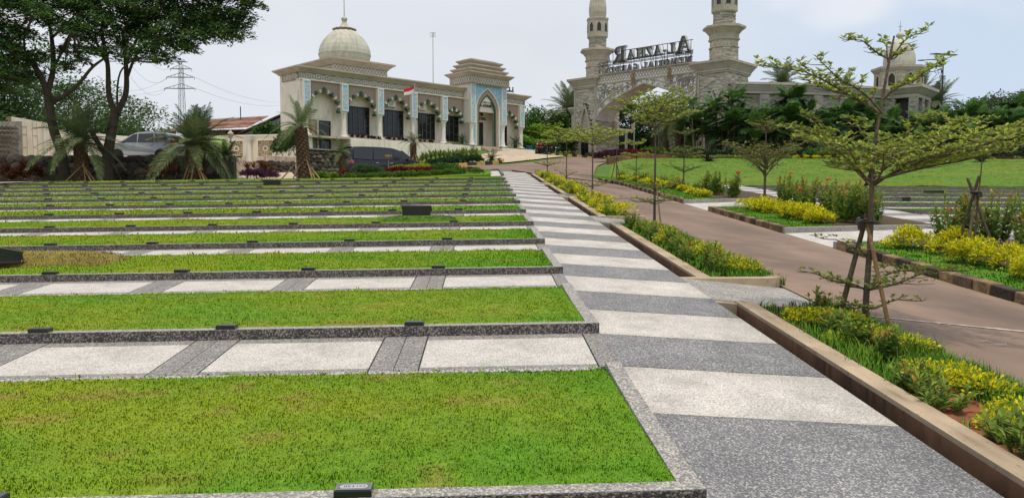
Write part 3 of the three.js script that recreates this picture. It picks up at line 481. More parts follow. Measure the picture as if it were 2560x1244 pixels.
function ledge(name, parent, w, h, matrix, skip, tint = [0.53, 0.49, 0.405], sh = 0.11) {
  const items = []; let y = 0; while (y < h - 0.03) { const hh = Math.min(sh * rr(0.8, 1.25), h - y); let x = -rr(0, 0.3); while (x < w) { const L = rr(0.25, 0.7), a = Math.max(x, 0), b = Math.min(x + L, w); if (b - a > 0.04 && !(skip && skip((a + b) / 2, y + hh / 2, (b - a) / 2))) items.push([(a + b) / 2, y + hh / 2, b - a - 0.012, hh - 0.014]); x += L; } y += hh; }
  const m = new THREE.InstancedMesh(new THREE.BoxGeometry(1, 1, 1), M.ledge, items.length), mt = new THREE.Matrix4(), c = new THREE.Color();
  items.forEach(([x, yy, L, hh], i) => { const d = rr(0.02, 0.08); mt.makeScale(L, hh, d).setPosition(x, yy, d / 2); m.setMatrixAt(i, mt.premultiply(matrix)); const v = rr(0.62, 1.28), k = rr(-0.02, 0.02); m.setColorAt(i, c.setRGB(tint[0] * v + k, tint[1] * v, tint[2] * v - k)); });
  m.name = name; m.userData.kind = 'stuff'; parent.add(shade(m)); return m;
}
const mtx = (x, y, z, ry = 0) => new THREE.Matrix4().makeRotationY(ry).setPosition(x, y, z);
const rockGeos = [1, 2, 3, 4].map((k) => { const g = new THREE.IcosahedronGeometry(0.5, 1), p = g.attributes.position; for (let i = 0; i < p.count; i++) { const v = V(p.getX(i), p.getY(i), p.getZ(i)), f = 1 + 0.5 * perlin.noise(v.x * 2.3 + k * 7, v.y * 2.3, v.z * 2.3); p.setXYZ(i, clamp(v.x * f * 1.25, -0.56, 0.56), clamp(v.y * f * 1.25, -0.54, 0.54), v.z * f); } g.computeVertexNormals(); return clean(g); });
function rubble(parent, w, h, z0, size, x0 = 0, y0 = 0, most = 280) { // rough stones set in dark mortar
  let y = 0, n = 0; const rest = []; while (y < h) { const hh = size * rr(0.75, 1.2); let x = -rr(0, size); while (x < w) { const L = size * rr(0.8, 1.7); if (x + L * 0.4 > 0 && x + L * 0.6 < w && y + hh * 0.5 < h) { if (n++ < most) { const m = part('stone', rockGeos[n % 4], M.stone[Math.floor(R() * 3)], parent); m.position.set(x0 + x + L / 2, y0 + y + hh / 2 + rr(-0.03, 0.03), z0); m.scale.set(L * 0.98, hh * 0.98, 0.26); m.rotation.z = rr(-0.25, 0.25); } } x += L; } y += hh * 0.94; }
}
function pointed(w, spring, apex, base = 0) { const s = new THREE.Shape(), a = w / 2; s.moveTo(-a, base); s.lineTo(-a, spring); s.bezierCurveTo(-a, mix(spring, apex, 0.5), -a * 0.45, mix(spring, apex, 0.82), 0, apex); s.bezierCurveTo(a * 0.45, mix(spring, apex, 0.82), a, mix(spring, apex, 0.5), a, spring); s.lineTo(a, base); s.closePath(); return s; }
function bandOf(w, spring, apex, t, depth, base = 0) { const o = pointed(w, spring, apex, base), i = pointed(w - 2 * t, spring, apex - t * 1.25, base - 0.001); const s = new THREE.Shape(o.getPoints(10)); const pts = i.getPoints(10); const outer = o.getPoints(10).slice(0, -1), inner = pts.slice(0, -1).reverse(); const all = [...outer, ...inner]; return clean(new THREE.ExtrudeGeometry(new THREE.Shape(all), { depth, bevelEnabled: false })); }
const ext = (shape, depth, z = 0, seg = 8) => clean(new THREE.ExtrudeGeometry(shape, { depth, bevelEnabled: false, curveSegments: seg }).translate(0, 0, z));

// ---------------------------------------------------------------- the domed office
{
  const o0 = W(755, 378, 55.6), office = thing('office_building', 'cream office building with white dome, arched arcade and stepped entrance portal', 'building', V(o0.x, 6.17, o0.z), 0.773 - YAW);
  const Lu = 22.5, IN = -0.85;
  part('wall', merge([box(Lu, 5.5, 0.3, Lu / 2, 1.75, IN - 0.15), box(3.2, 7.4, 2.2, 1.6, 0.8, -1.72 - 0.31), box(Lu - 3.2, 7.5, 7, 3.2 + (Lu - 3.2) / 2, 0.75, IN - 3.82)]), M.cream, office);
  part('side_wall', merge([box(0.24, 5.0, 2.7, 0.1, 1.45, -1.45), box(0.3, 5.0, 0.85, Lu - 0.15, 1.5, -0.44), box(0.1, 3.0, 0.06, -0.03, 1.7, -0.4), box(0.06, 3.4, 1.6, -0.04, 0.8, -1.6)]), M.creamWhite, office);
  // lower stone plinth at the left, cream planter wall towards the right
  part('stone_base', box(7.4, 2.2, 0.5, 3.5, -2.12, 0.02), M.mortar, office); const sb = sub('stone_facing', office); rubble(sb, 7.3, 2.1, 0.27, 0.34, -0.1, -3.15, 150);
  part('base_course', box(7.5, 0.09, 1.15, 3.5, -0.99, -0.2), M.trim, office);
  part('planter_wall', merge([box(13.2, 1.9, 0.22, 10.2, -1.01, 0.62), box(0.3, 1.96, 0.3, 6.75, -0.98, 0.66), box(0.3, 1.96, 0.3, 13.1, -0.98, 0.66), box(0.22, 1.9, 1.4, 3.7, -1.01, -0.2), box(4.2, 1.4, 0.22, 20.9, -0.8, 0.95), box(0.22, 1.4, 1.8, 18.9, -0.8, 0.1)]), M.cream, office);
  part('floor', box(Lu, 0.14, 1.6, Lu / 2, -0.09, -0.2), M.trim, office);
  part('planter_grass', merge([box(4.0, 0.08, 1.0, 15.0, 0.03, 0.1), box(3.9, 0.08, 1.1, 20.9, -0.04, 0.32)]), std({ color: rgb(0.09, 0.16, 0.03), roughness: 1 }), office);
  for (let k = 0; k < 4; k++) part('step', box(1.9, 0.17, 0.32, 17.6, -0.12 - 0.16 * k, 0.75 + 0.3 * k), M.apron, office);
  // pillars: shaft, painted block above with blue arabesque panel
  const shaftG = merge([cyl(0.24, 0.24, 0.12, 8, 0, 0, 0), lathe([[0.3, 0], [0.3, 0.14], [0.24, 0.2], [0.24, 0.3], [0.26, 0.34], [0.2, 0.4], [0.19, 1.5], [0.23, 1.56], [0.2, 1.6], [0.2, 1.7], [0.3, 1.9]], 16), box(0.6, 0.1, 0.6, 0, 0.05, 0)]);
  const blockG = (h) => merge([box(0.56, h, 0.5, 0, h / 2, 0), box(0.5, 0.06, 0.04, 0, 0.06, 0.27), box(0.5, 0.06, 0.04, 0, h - 0.06, 0.27), box(0.06, h - 0.06, 0.04, -0.24, h / 2, 0.268), box(0.06, h - 0.06, 0.04, 0.24, h / 2, 0.268)]);
  const panelG = (h) => box(0.42, h - 0.18, 0.012, 0, h / 2, 0.256), curlG = [1, 2, 3].map((k) => curls(0.4, 1.75, 26, 200 + k, 0.05, 0.11, 0.014).translate(-0.2, 0.12, 0.266)), curlTall = [4, 5].map((k) => curls(0.4, 3.0, 42, 200 + k, 0.05, 0.11, 0.014).translate(-0.2, 0.12, 0.266));
  const b2 = blockG(2.02), p2 = panelG(2.02), b3 = blockG(3.3), p3 = panelG(3.3);
  [[0.35, 0], [3.5, 0], [6.7, 0], [9.95, 0], [13.1, 0], [22.2, 0], [15.7, 1], [19.35, 1]].forEach(([u, tall], i) => {
    const g = sub('pillar', office, [u, 0, tall ? 0.55 : -0.05]); part('shaft', shaftG, M.creamWhite, g);
    if (i === 0) part('pedestal', box(0.66, 1.0, 0.66, 0, -0.52, 0), M.creamWhite, g);
    const a = part('block', tall ? b3 : b2, M.creamWhite, g), b = part('blue_panel', tall ? p3 : p2, M.blue, g), c = part('arabesque', tall ? curlTall[i % 2] : curlG[i % 3], M.creamWhite, g);
    for (const m of [a, b, c]) m.position.y = 1.92;
    if (tall) { const r = part('return_block', box(0.56, 3.3, 0.6, 0, 1.65 + 1.92, -0.55), M.creamWhite, g); }
  });
  // arches between pillars, each of green and white voussoirs
  const vG = rbox(0.25, 0.17, 0.36, 0.02), dG = rbox(0.27, 0.27, 0.4, 0.03).rotateZ(Math.PI / 4);
  [[0.35, 3.5], [3.5, 6.7], [6.7, 9.95], [9.95, 13.1], [13.1, 15.55], [19.5, 22.2]].forEach(([a, b]) => {
    const w = b - a - 0.56, c = (a + b) / 2, Rr = Math.min(1.28, w / 2 - 0.06), s = new THREE.Shape(); s.moveTo(-w / 2, 1.93); s.lineTo(-Rr, 1.93); s.lineTo(-Rr, 2.05); s.absarc(0, 2.05, Rr, Math.PI, 0, true); s.lineTo(Rr, 1.93); s.lineTo(w / 2, 1.93); s.lineTo(w / 2, 3.95); s.lineTo(-w / 2, 3.95); s.closePath();
    const g = sub('arch', office, [c, 0, 0]); part('spandrel', ext(s, 0.26, -0.36, 20), M.spandrel, g);
    const N = 13; for (let i = 0; i < N; i++) { const t = -0.12 + (Math.PI + 0.24) * (i / (N - 1)), m = part('voussoir', i === 6 ? dG : vG, i % 2 ? M.voussoir : M.green, g); const rad = Rr + (i === 6 ? 0.14 : 0.02); m.position.set(Math.cos(t) * rad, 2.05 + Math.sin(t) * rad, -0.21); m.rotation.z = i === 6 ? 0 : t; }
  });
  // frieze and cornice
  part('frieze', merge([box(15.6, 0.5, 0.5, 7.7, 4.25, -0.26), box(3.3, 0.5, 0.5, 21.1, 4.25, -0.26), box(0.5, 0.5, 2.5, 0.15, 4.25, -1.4)]), M.reliefDark, office);
  part('frieze_pattern', merge([keyPattern(15.2, 0.42, 0.03).translate(0, 4.25, 0.0), keyPattern(2.9, 0.42, 0.03).translate(19.6, 4.25, 0.0), keyPattern(2.2, 0.42, 0.03).rotateY(-Math.PI / 2).translate(-0.11, 4.25, -2.4)]), M.relief, office);
  part('moulding', merge([box(15.7, 0.09, 0.66, 7.75, 3.99, -0.26), box(3.3, 0.09, 0.66, 21.1, 3.99, -0.26)]), M.creamWhite, office);
  part('roof', merge([cornice(15.7, 3.0, 4.5, 7.75, -1.5), cornice(3.4, 3.0, 4.5, 21.15, -1.5), box(19, 0.1, 6, 12.6, 4.55, -5)]), M.trim, office);
  // windows in the arcade
  const win = (u, w, h, y0, m = 3, name = 'window') => { const g = sub(name, office, [u, y0, IN]); part('pane', box(w - 0.1, h - 0.1, 0.03, 0, h / 2, 0.02), M.glass, g); part('frame', merge([box(w, 0.09, 0.12, 0, 0.045, 0.06), box(w, 0.09, 0.12, 0, h - 0.045, 0.06), box(0.09, h, 0.12, -w / 2 + 0.045, h / 2, 0.062), box(0.09, h, 0.12, w / 2 - 0.045, h / 2, 0.062)]), M.frame, g);
    const L = []; for (let i = 1; i < m; i++) L.push(box(0.045, h - 0.1, 0.06, -w / 2 + (w * i) / m, h / 2, 0.05)); for (const f of [0.28, 0.62, 0.84]) for (let i = 0; i < m; i++) L.push(box(w / m - 0.05, 0.03, 0.05, -w / 2 + (w * (i + 0.5)) / m, h * f + (i % 2 ? 0.14 : 0), 0.05)); part('glazing_bars', merge(L), M.glazing, g); };
  win(5.3, 1.9, 2.15, 0.35, 4); win(8.55, 1.9, 2.15, 0.35, 4); win(11.9, 1.7, 2.15, 0.35, 4); win(14.6, 1.5, 2.15, 0.35, 3); win(20.6, 1.1, 2.2, 0.05, 3);
  { const g = sub('door', office, [2.35, -0.98, IN]); part('pane', box(0.75, 2.05, 0.03, 0, 1.05, 0.03), M.glass, g); part('frame', merge([box(0.08, 2.2, 0.1, -0.43, 1.1, 0.05), box(0.08, 2.2, 0.1, 0.43, 1.1, 0.05), box(0.78, 0.09, 0.1, 0, 2.155, 0.05)]), M.frame, g); }
  part('niche', merge([box(0.05, 2.2, 0.12, 0.86, 0.12, IN + 0.06), box(0.05, 2.2, 0.12, 1.66, 0.12, IN + 0.06), box(0.85, 0.05, 0.12, 1.26, 1.245, IN + 0.06)]), M.trim, office);
  part('niche_back', box(0.74, 2.18, 0.012, 1.26, 0.12, IN + 0.007), std({ map: stain([176, 158, 134], 0.1, 131), roughness: 0.9 }), office);
  // entrance portal
  const px = 17.52, pz = 0.5;
  { const g = sub('portal', office, [px, 0, 0]);
    const s = new THREE.Shape(); s.moveTo(-1.56, 0); s.lineTo(-1.375, 0); for (const p of pointed(2.75, 3.0, 4.98, 0).getPoints(12).slice(1, -2)) s.lineTo(p.x, p.y); s.lineTo(1.375, 0); s.lineTo(1.56, 0); s.lineTo(1.56, 5.2); s.lineTo(-1.56, 5.2); s.closePath();
    part('blue_spandrel', ext(s, 0.1, pz), M.blue, g);
    { const L = [], r = rng(77); for (let i = 0; i < 90; i++) { const x = r() * 3 - 1.5, y = 2.6 + r() * 2.5, a = Math.abs(x), lim = a > 1.36 ? 2.5 : 3.0 + 2.05 * (1 - Math.pow(a / 1.38, 1.7)); if (y < lim + 0.16 || y > 5.1 || a > 1.46) continue; const t = new THREE.TorusGeometry(0.05 + r() * 0.05, 0.014, 4, 8, 3 + r() * 2); t.rotateZ(r() * 6.28); L.push(clean(t.translate(x, y, pz + 0.105))); } part('arabesque', merge(L), M.creamWhite, g); }
    part('arch_band', bandOf(2.8, 3.0, 5.03, 0.09, 0.1).translate(0, 0, pz + 0.06), M.creamWhite, g);
    part('inner_band', bandOf(2.62, 2.9, 4.82, 0.3, 0.5).translate(0, 0, pz - 0.42), M.spandrel, g);
    part('green_arch', bandOf(2.1, 2.8, 4.46, 0.11, 0.14).translate(0, 0, pz - 0.06), M.green, g);
    const ty = pointed(1.9, 3.2, 4.3, 3.12); part('tympanum', ext(ty, 0.08, pz - 0.3), M.creamWhite, g); part('lintel', box(2.0, 0.16, 0.2, 0, 3.04, pz - 0.26), M.creamWhite, g);
    part('frieze', merge([box(4.6, 0.62, 2.7, 0, 5.52, -0.4)]), M.reliefDark, g);
    part('lattice', merge([diamonds(4.5, 0.5, 15, 0.05, 0.03).translate(-2.25, 5.28, 0.965), diamonds(2.6, 0.5, 9, 0.05, 0.03).rotateY(-Math.PI / 2).translate(-2.315, 5.28, -1.7)]), M.relief, g);
    part('attic_wall', box(4.3, 1.4, 2.2, 0, 4.55, -0.62), M.creamWhite, g);
    [[5.2, 3.3], [4.5, 2.6], [4.15, 2.25], [3.8, 1.9]].forEach(([w, d], k) => part('roof_tier', merge([frus(w - 0.55, d - 0.55, w, d, 0.24, 0, 5.835 + 0.375 * k, -0.4), box(w + 0.06, 0.1, d + 0.06, 0, 6.125 + 0.375 * k, -0.4), box(w - 0.7, 0.04, d - 0.7, 0, 6.194 + 0.375 * k, -0.4)]), M.trim, g));
    part('roof_cap', box(3.0, 0.1, 1.2, 0, 7.39, -0.4), M.trim, g);
    const text = (t, size, x, y, z, m, n) => { const tg = new TextGeometry(t, { font, size, depth: 0.05, curveSegments: 3 }); tg.computeBoundingBox(); tg.translate(-(tg.boundingBox.max.x + tg.boundingBox.min.x) / 2 + x, y, z); part(n, clean(tg), m, g); };
    const gold = std({ color: rgb(0.10, 0.075, 0.04), roughness: 0.5 }); text('KANTOR', 0.26, 0.0, 2.78, IN + 0.01, gold, 'sign_lettering'); text('MARKETING', 0.26, 0.0, 2.4, IN + 0.01, gold, 'sign_lettering'); text('AL-AZHAR', 0.2, 0, 3.42, pz - 0.21, M.frame, 'sign_lettering');
    part('emblem', merge([box(0.04, 0.36, 0.03, -0.14, 3.96, pz - 0.2), box(0.04, 0.42, 0.03, 0, 4.0, pz - 0.2), box(0.04, 0.3, 0.03, 0.14, 3.92, pz - 0.2), box(0.34, 0.04, 0.03, 0, 3.79, pz - 0.199), box(0.16, 0.03, 0.03, -0.07, 4.12, pz - 0.199)]), M.frame, g);
  }
  { const g = sub('door', office, [17.5, 0, IN]); part('leaf', box(0.72, 2.2, 0.06, -0.37, 1.1, 0.05), M.frame, g); part('leaf', box(0.72, 2.2, 0.06, 0.37, 1.1, 0.05), M.frame, g); part('handle', merge([box(0.03, 0.3, 0.04, -0.05, 1.1, 0.1), box(0.03, 0.3, 0.04, 0.05, 1.1, 0.1)]), M.steel, g); part('frame', merge([box(0.06, 2.3, 0.14, -0.77, 1.15, 0.07), box(0.06, 2.3, 0.14, 0.77, 1.15, 0.07), box(1.5, 0.07, 0.14, 0, 2.24, 0.07)]), M.cream, g); }
  // dome on its square base
  { const g = sub('dome_tower', office, [6.35, 0, -4.3]); const a = 4.85;
    part('base', box(a, 1.3, a, 0, 5.1, 0), M.cream, g); part('frieze', box(a - 0.1, 0.46, a - 0.1, 0, 5.52 + 0.0, 0).scale(1.024, 1, 1.024), M.reliefDark, g);
    part('lattice', merge([diamonds(a, 0.4, 16, 0.05, 0.03).translate(-a / 2, 5.32, a / 2 + 0.03), diamonds(a, 0.4, 16, 0.05, 0.03).rotateY(-Math.PI / 2).translate(-a / 2 - 0.03, 5.32, -a / 2)]), M.relief, g);
    part('cornice', cornice(a, a, 5.76, 0, 0, 1.25), M.trim, g);
    const ribs = 24, prof = [[1.72, 0], [1.84, 0.1], [1.88, 0.2], [2.0, 0.36], [2.08, 0.72], [2.05, 1.05], [1.95, 1.4], [1.74, 1.8], [1.45, 2.16], [1.12, 2.46], [0.86, 2.66], [0.6, 2.78]];
    const d = lathe(prof, 96), p = d.attributes.position; for (let i = 0; i < p.count; i++) { const x = p.getX(i), z = p.getZ(i), th = Math.atan2(z, x), y = p.getY(i), k = Math.abs(((th / (2 * Math.PI) * ribs) % 1 + 1) % 1 - 0.5) * 2; const f = 1 - 0.016 * Math.pow(k, 6) * smooth(0.2, 0.5, y); p.setX(i, x * f); p.setZ(i, z * f); } d.computeVertexNormals();
    part('dome', d.translate(0, 6.28, 0), M.dome, g); part('dome_seam', lathe([[2.09, 0.0], [2.105, 0.02], [2.09, 0.04]], 64).translate(0, 6.98, 0), M.dome, g);
    const petals = []; for (let i = 0; i < 14; i++) { const t = (i / 14) * 6.283; petals.push(at(clean(new THREE.SphereGeometry(0.17, 8, 6).scale(1, 0.35, 1.2)), Math.cos(t) * 0.82, 9.06, Math.sin(t) * 0.82)); } part('collar', merge([lathe([[0.55, 0], [0.9, 0.08], [0.86, 0.14], [0.3, 0.2]], 28).translate(0, 9.0, 0), ...petals]), M.trim, g);
    part('finial', merge([lathe([[0.62, 0], [0.4, 0.16], [0.24, 0.42], [0.16, 0.62], [0.22, 0.68], [0.26, 0.8], [0.2, 0.92], [0.05, 0.98]], 20).translate(0, 9.1, 0), cyl(0.04, 0.025, 2.6, 6, 0, 10.05, 0)]), M.dome, g);
  }
  // air conditioners
  for (const [u, y] of [[8.25, 2.72], [11.3, 2.72]]) { const m = thing('air_conditioner', u < 9 ? 'white air conditioner box above the second arcade window of the office' : 'white air conditioner box above the third arcade window of the office', 'air conditioner', null, 0, 'air conditioners on the office'); office.updateMatrixWorld(); m.position.copy(office.localToWorld(V(u, y, IN + 0.2))); m.rotation.y = office.rotation.y; part('case', rbox(0.78, 0.55, 0.3, 0.03, 0, 0.28, 0), M.paint, m); part('fan_guard', merge([clean(new THREE.TorusGeometry(0.2, 0.012, 4, 18).translate(-0.1, 0.28, 0.156)), clean(new THREE.CircleGeometry(0.19, 18).translate(-0.1, 0.28, 0.152))]), M.steel, m); part('bracket', merge([box(0.04, 0.04, 0.4, -0.25, -0.02, -0.04), box(0.04, 0.04, 0.4, 0.25, -0.02, -0.04)]), M.steel, m); }
  M.officeWorld = (u, y, z) => { office.updateMatrixWorld(); return office.localToWorld(V(u, y, z)); };
}

// ---------------------------------------------------------------- the gateway with two minarets
let gateWorld;
{
  const o0 = W(1490, 388, 74), gate = thing('gateway', 'stone gateway with wide ornamental pointed arch between two minaret towers', 'gateway', V(o0.x, 5.5, o0.z), -0.7464 - YAW);
  gate.updateMatrixWorld(); gateWorld = (u, y, z) => gate.localToWorld(V(u, y, z));
  const Wd = 10.7, archPts = (sh, ox = 0, oy = 0) => { sh.bezierCurveTo(0.35 + ox, 4.7 + oy, 2.6, 5.75 + oy, 5.35, 6.55 + oy); sh.bezierCurveTo(8.1, 5.75 + oy, Wd - 0.35 - ox, 4.7 + oy, Wd - ox, 3.6); };
  const s = new THREE.Shape(); s.moveTo(0, 3.6); archPts(s); s.lineTo(Wd, 7.0); s.lineTo(0, 7.0); s.closePath();
  const A = sub('arch', gate); part('wall', ext(s, 2.6, -2.6, 16), M.relief, A);
  // raised band following the arch, and curling relief in the spandrels
  { const c = new THREE.Path(); c.moveTo(0.02, 3.62); archPts(c); const pts = c.getPoints(24), up = pts.map((p, i) => { const q = pts[Math.max(0, i - 1)], r = pts[Math.min(pts.length - 1, i + 1)], dx = r.x - q.x, dy = r.y - q.y, l = Math.hypot(dx, dy); return [clamp(p.x - dy / l * 0.55, 0.02, Wd - 0.02), p.y + dx / l * 0.55]; });
    const mk = (o, r, z0, d) => { const L = []; for (let i = 0; i + 1 < pts.length; i++) { const a = up[i], b = up[i + 1], p = pts[i], q = pts[i + 1]; L.push(beam(V(mix(p.x, a[0], o), mix(p.y, a[1], o), z0), V(mix(q.x, b[0], o), mix(q.y, b[1], o), z0), r, d)); } return merge(L); };
    part('arch_moulding', merge([mk(0.02, 0.08, 0.05, 0.12), mk(1, 0.08, 0.052, 0.1)]), M.gateTrim, A);
    const r = rng(401), L = []; const lim = (x) => { let b = 0; for (let i = 0; i + 1 < up.length; i++) if (x >= up[i][0] && x <= up[i + 1][0]) b = mix(up[i][1], up[i + 1][1], (x - up[i][0]) / Math.max(1e-3, up[i + 1][0] - up[i][0])); return b || 4.2; };
    const limIn = (x) => { for (let i = 0; i + 1 < pts.length; i++) if (x >= pts[i].x && x <= pts[i + 1].x) return mix(pts[i].y, pts[i + 1].y, (x - pts[i].x) / Math.max(1e-3, pts[i + 1].x - pts[i].x)); return 4; };
    for (let i = 0; i < 2600 && L.length < 760; i++) { const x = 0.25 + r() * (Wd - 0.5), y = 3.7 + r() * 3.15, inBand = r() < 0.4; const R0 = inBand ? 0.07 + r() * 0.06 : 0.09 + r() * 0.12; if (inBand ? (y < limIn(x) + 0.14 || y > lim(x) - 0.14) : (y < lim(x) + R0 + 0.05 || y > 6.88 - R0)) continue; const g = new THREE.TorusGeometry(R0, 0.028, 3, 7, 2 + r() * 2.4); g.rotateZ(r() * 6.28); L.push(clean(g.translate(x, y, 0.01))); }
    part('relief_curls', merge(L), M.curl, A); }
  part('frame_moulding', merge([box(Wd, 0.1, 0.1, Wd / 2, 6.95, 0.05), box(0.1, 3.3, 0.1, 0.05, 5.3, 0.05), box(0.1, 3.3, 0.1, Wd - 0.05, 5.3, 0.05)]), M.gateTrim, A);
  part('frieze', box(Wd, 0.62, 2.8, Wd / 2, 7.32, -1.28), M.relief, A); part('lattice', diamonds(Wd - 0.2, 0.48, 34, 0.055, 0.03).translate(0.1, 7.08, 0.13), M.reliefDark, A); part('coping', merge([box(Wd, 0.1, 3.0, Wd / 2, 7.68, -1.28), box(Wd, 0.08, 3.2, Wd / 2, 7.775, -1.28)]), M.gateTrim, A);
  const rustM = new THREE.MeshStandardMaterial({ color: rgb(0.26, 0.13, 0.045), roughness: 0.95, transparent: true, alphaMap: tileTex(128, 1, (u, v) => { const k = 255 * clamp(smooth(0.5, 0.15, Math.abs(u - 0.5)) * (0.15 + 0.75 * pn(u, v * 0.25, 24, 9)) * smooth(0.0, 0.6, v)); return [k, k, k]; }, false) });
  for (const [x, w] of [[4.25, 0.7], [8.05, 0.6]]) { const g = new THREE.PlaneGeometry(w, 1.7); part('rust_stain', g.translate(x, 6.72, 0.175), rustM, A); }
  // towers
  const tower = (g0, w, d, sc, label) => {
    const T = sub('tower', gate, [g0, 0, 0]); T.userData.label = label; const c = w / 2, zc = -d / 2;
    part('core', box(w - 0.1, 9.4, d - 0.1, c, 2.3, zc - 0.06), M.mortar, T);
    const niche = (x, y, hw) => { const dx = Math.abs(x - c) - hw * 0.3, lim = 5.35 - 3.0 * Math.pow(clamp(dx / 0.78), 1.4); return dx < 0.78 && y - 0.0 < lim + 2.4 ? y < lim + 2.4 : false; };
    ledge('ledgestone', T, w, 9.1, mtx(0, -2.4, -0.06), niche); ledge('ledgestone', T, d, 9.1, mtx(w - 0.06, -2.4, 0, Math.PI / 2)); ledge('ledgestone', T, d, 9.1, mtx(0.06, -2.4, -d, -Math.PI / 2));
    part('niche_frame', bandOf(1.6, 1.6, 5.2, 0.26, 0.34, -2.4).translate(c, 0, -0.22), M.gateTrim, T); part('niche_wall', ext(pointed(1.12, 1.5, 4.7, 2.2), 0.05, -0.14).translate(c, 0, 0), M.ledgePlain, T); part('niche_door', box(0.95, 4.4, 0.04, c, -0.05, -0.1), M.glass, T); part('niche_transom', merge([box(1.0, 0.08, 0.1, c, 2.15, -0.07), box(0.06, 4.4, 0.08, c, -0.05, -0.07)]), M.frame, T);
    part('pier_strip', merge([box(0.16, 9.0, 0.12, 0.08, 2.2, 0.0), box(0.16, 9.0, 0.12, w - 0.08, 2.2, 0.0)]), M.gateTrim, T);
    part('cornice', merge([box(w + 0.2, 0.12, d + 0.2, c, 6.76, zc), box(w + 0.34, 0.14, d + 0.34, c, 6.9, zc), frus(w + 0.34, d + 0.34, w + 1.0, d + 1.0, 0.5, c, 6.98, zc), box(w + 1.1, 0.2, d + 1.1, c, 7.6, zc)]), M.gateTrim, T);
    const S = sub('minaret', T, [c, 7.7, zc]); S.scale.setScalar(sc); const oct = (pts) => lathe(pts, 8, Math.PI / 8);
    const r8 = (r) => r / Math.cos(Math.PI / 8);
    part('shaft', merge([oct([[1.12, 0], [1.12, 1.95]]), oct([[1.2, 1.2], [1.22, 1.24], [1.22, 1.3], [1.13, 1.34]]), oct([[1.2, 0], [1.26, 0.05], [1.26, 0.14], [1.15, 0.18]])]), M.ledgePlain, S);
    part('balcony', merge([oct([[1.14, 1.78], [1.26, 1.84], [1.26, 1.96], [1.18, 2.02], [1.2, 2.3], [1.48, 2.62], [1.62, 2.72], [1.72, 2.74], [1.72, 2.92], [1.2, 2.98], [0.5, 3.0]])]), M.gateTrim, S);
    for (let k = 0; k < 8; k++) { const a = k * Math.PI / 4, ap = 1.12 * Math.cos(Math.PI / 8), fw = 2 * 1.12 * Math.sin(Math.PI / 8); const m4 = new THREE.Matrix4().makeRotationY(a).multiply(mtx(-fw / 2, 0.2, ap - 0.03)); ledge('ledgestone', S, fw, 1.0, m4, null, [0.49, 0.455, 0.38]); const ap2 = 0.86 * Math.cos(Math.PI / 8), fw2 = 2 * 0.86 * Math.sin(Math.PI / 8); ledge('ledgestone', S, fw2, 1.05, new THREE.Matrix4().makeRotationY(a).multiply(mtx(-fw2 / 2, 3.0, ap2 - 0.03)), null, [0.41, 0.38, 0.31]); }
    part('lantern', merge([oct([[0.84, 2.95], [0.84, 4.1]]), oct([[0.9, 4.02], [1.04, 4.12], [1.04, 5.75], [1.1, 5.78], [1.1, 5.94], [0.9, 6.0], [0.4, 6.0]])]), M.gateTrim, S);
    for (let k = 0; k < 8; k++) { const a = k * Math.PI / 4, ap = 1.04 * Math.cos(Math.PI / 8); const win = sub('lantern_window', S, [Math.sin(a) * ap, 4.62, Math.cos(a) * ap], a); win.name = 'lantern_window'; const g = merge([ext(pointed(0.4, 0.5, 0.85), 0.012, 0.004)]); const m = part('pane', g, M.glass, win); }
    part('lantern_trim', merge(Array.from({ length: 8 }, (_, k) => { const a = k * Math.PI / 4, ap = 1.04 * Math.cos(Math.PI / 8); return bandOf(0.5, 0.5, 0.95, 0.06, 0.04).translate(0, 4.6, ap).rotateY(a); })), M.gateTrim, S);
    const bulb = lathe([[0.76, 5.98], [0.8, 6.1], [0.86, 6.5], [0.86, 7.0], [0.78, 7.6], [0.6, 8.2], [0.34, 8.8], [0.08, 9.3]], 40), p = bulb.attributes.position; for (let i = 0; i < p.count; i++) { const x = p.getX(i), z = p.getZ(i), k = Math.abs(((Math.atan2(z, x) / 6.2832 * 20) % 1 + 1) % 1 - 0.5) * 2, f = 1 - 0.05 * k * k; p.setX(i, x * f); p.setZ(i, z * f); } bulb.computeVertexNormals(); part('bulb', bulb, M.domeGrey, S);
  };
  M.ledgePlain = std({ map: noisy(256, 1.2, [182, 173, 156], 0.35, 135, 24), bumpMap: bumpy(256, 0.7, 136, 16), bumpScale: 0.02, roughness: 1 }); M.domeGrey = std({ map: stain([186, 180, 164], 0.2, 137), roughness: 0.8 });
  tower(-2.65, 2.6, 3.9, 1.0, 'left minaret tower'); tower(10.75, 2.75, 3.9, 1.06, 'right minaret tower');
  // small curved bay left of the left tower
  { const b = sub('curved_bay', gate, [-2.9, 0, -1.6]); const arc = (r0, r1, y0, y1) => lathe([[r0, y0], [r1, y1]], 20); part('wall', merge([lathe([[0.05, 1.2], [0.7, 1.7], [1.0, 2.2], [1.05, 2.4], [1.05, 4.6], [0.2, 4.62]], 24)]), M.ledgePlain, b); part('cornice', lathe([[1.05, 4.5], [1.2, 4.56], [1.22, 4.7], [1.42, 4.9], [1.45, 5.1], [0.2, 5.14]], 24), M.gateTrim, b); part('mullions', merge(Array.from({ length: 9 }, (_, k) => box(0.14, 2.3, 0.1, 0, 3.45, 1.05).rotateY(-2.4 + k * 0.6))), M.gateTrim, b); }
  // guard room inside the left post
  part('guard_room', merge([box(0.3, 3.4, 3.2, 0.2, 1.2, -4.4), box(0.25, 4.2, 0.25, 0.1, 1.6, -2.9), box(0.25, 4.2, 0.25, 0.1, 1.6, -6.1), box(2.5, 3.6, 3.3, -1.2, 1.3, -4.5)]), M.ledgePlain, gate);
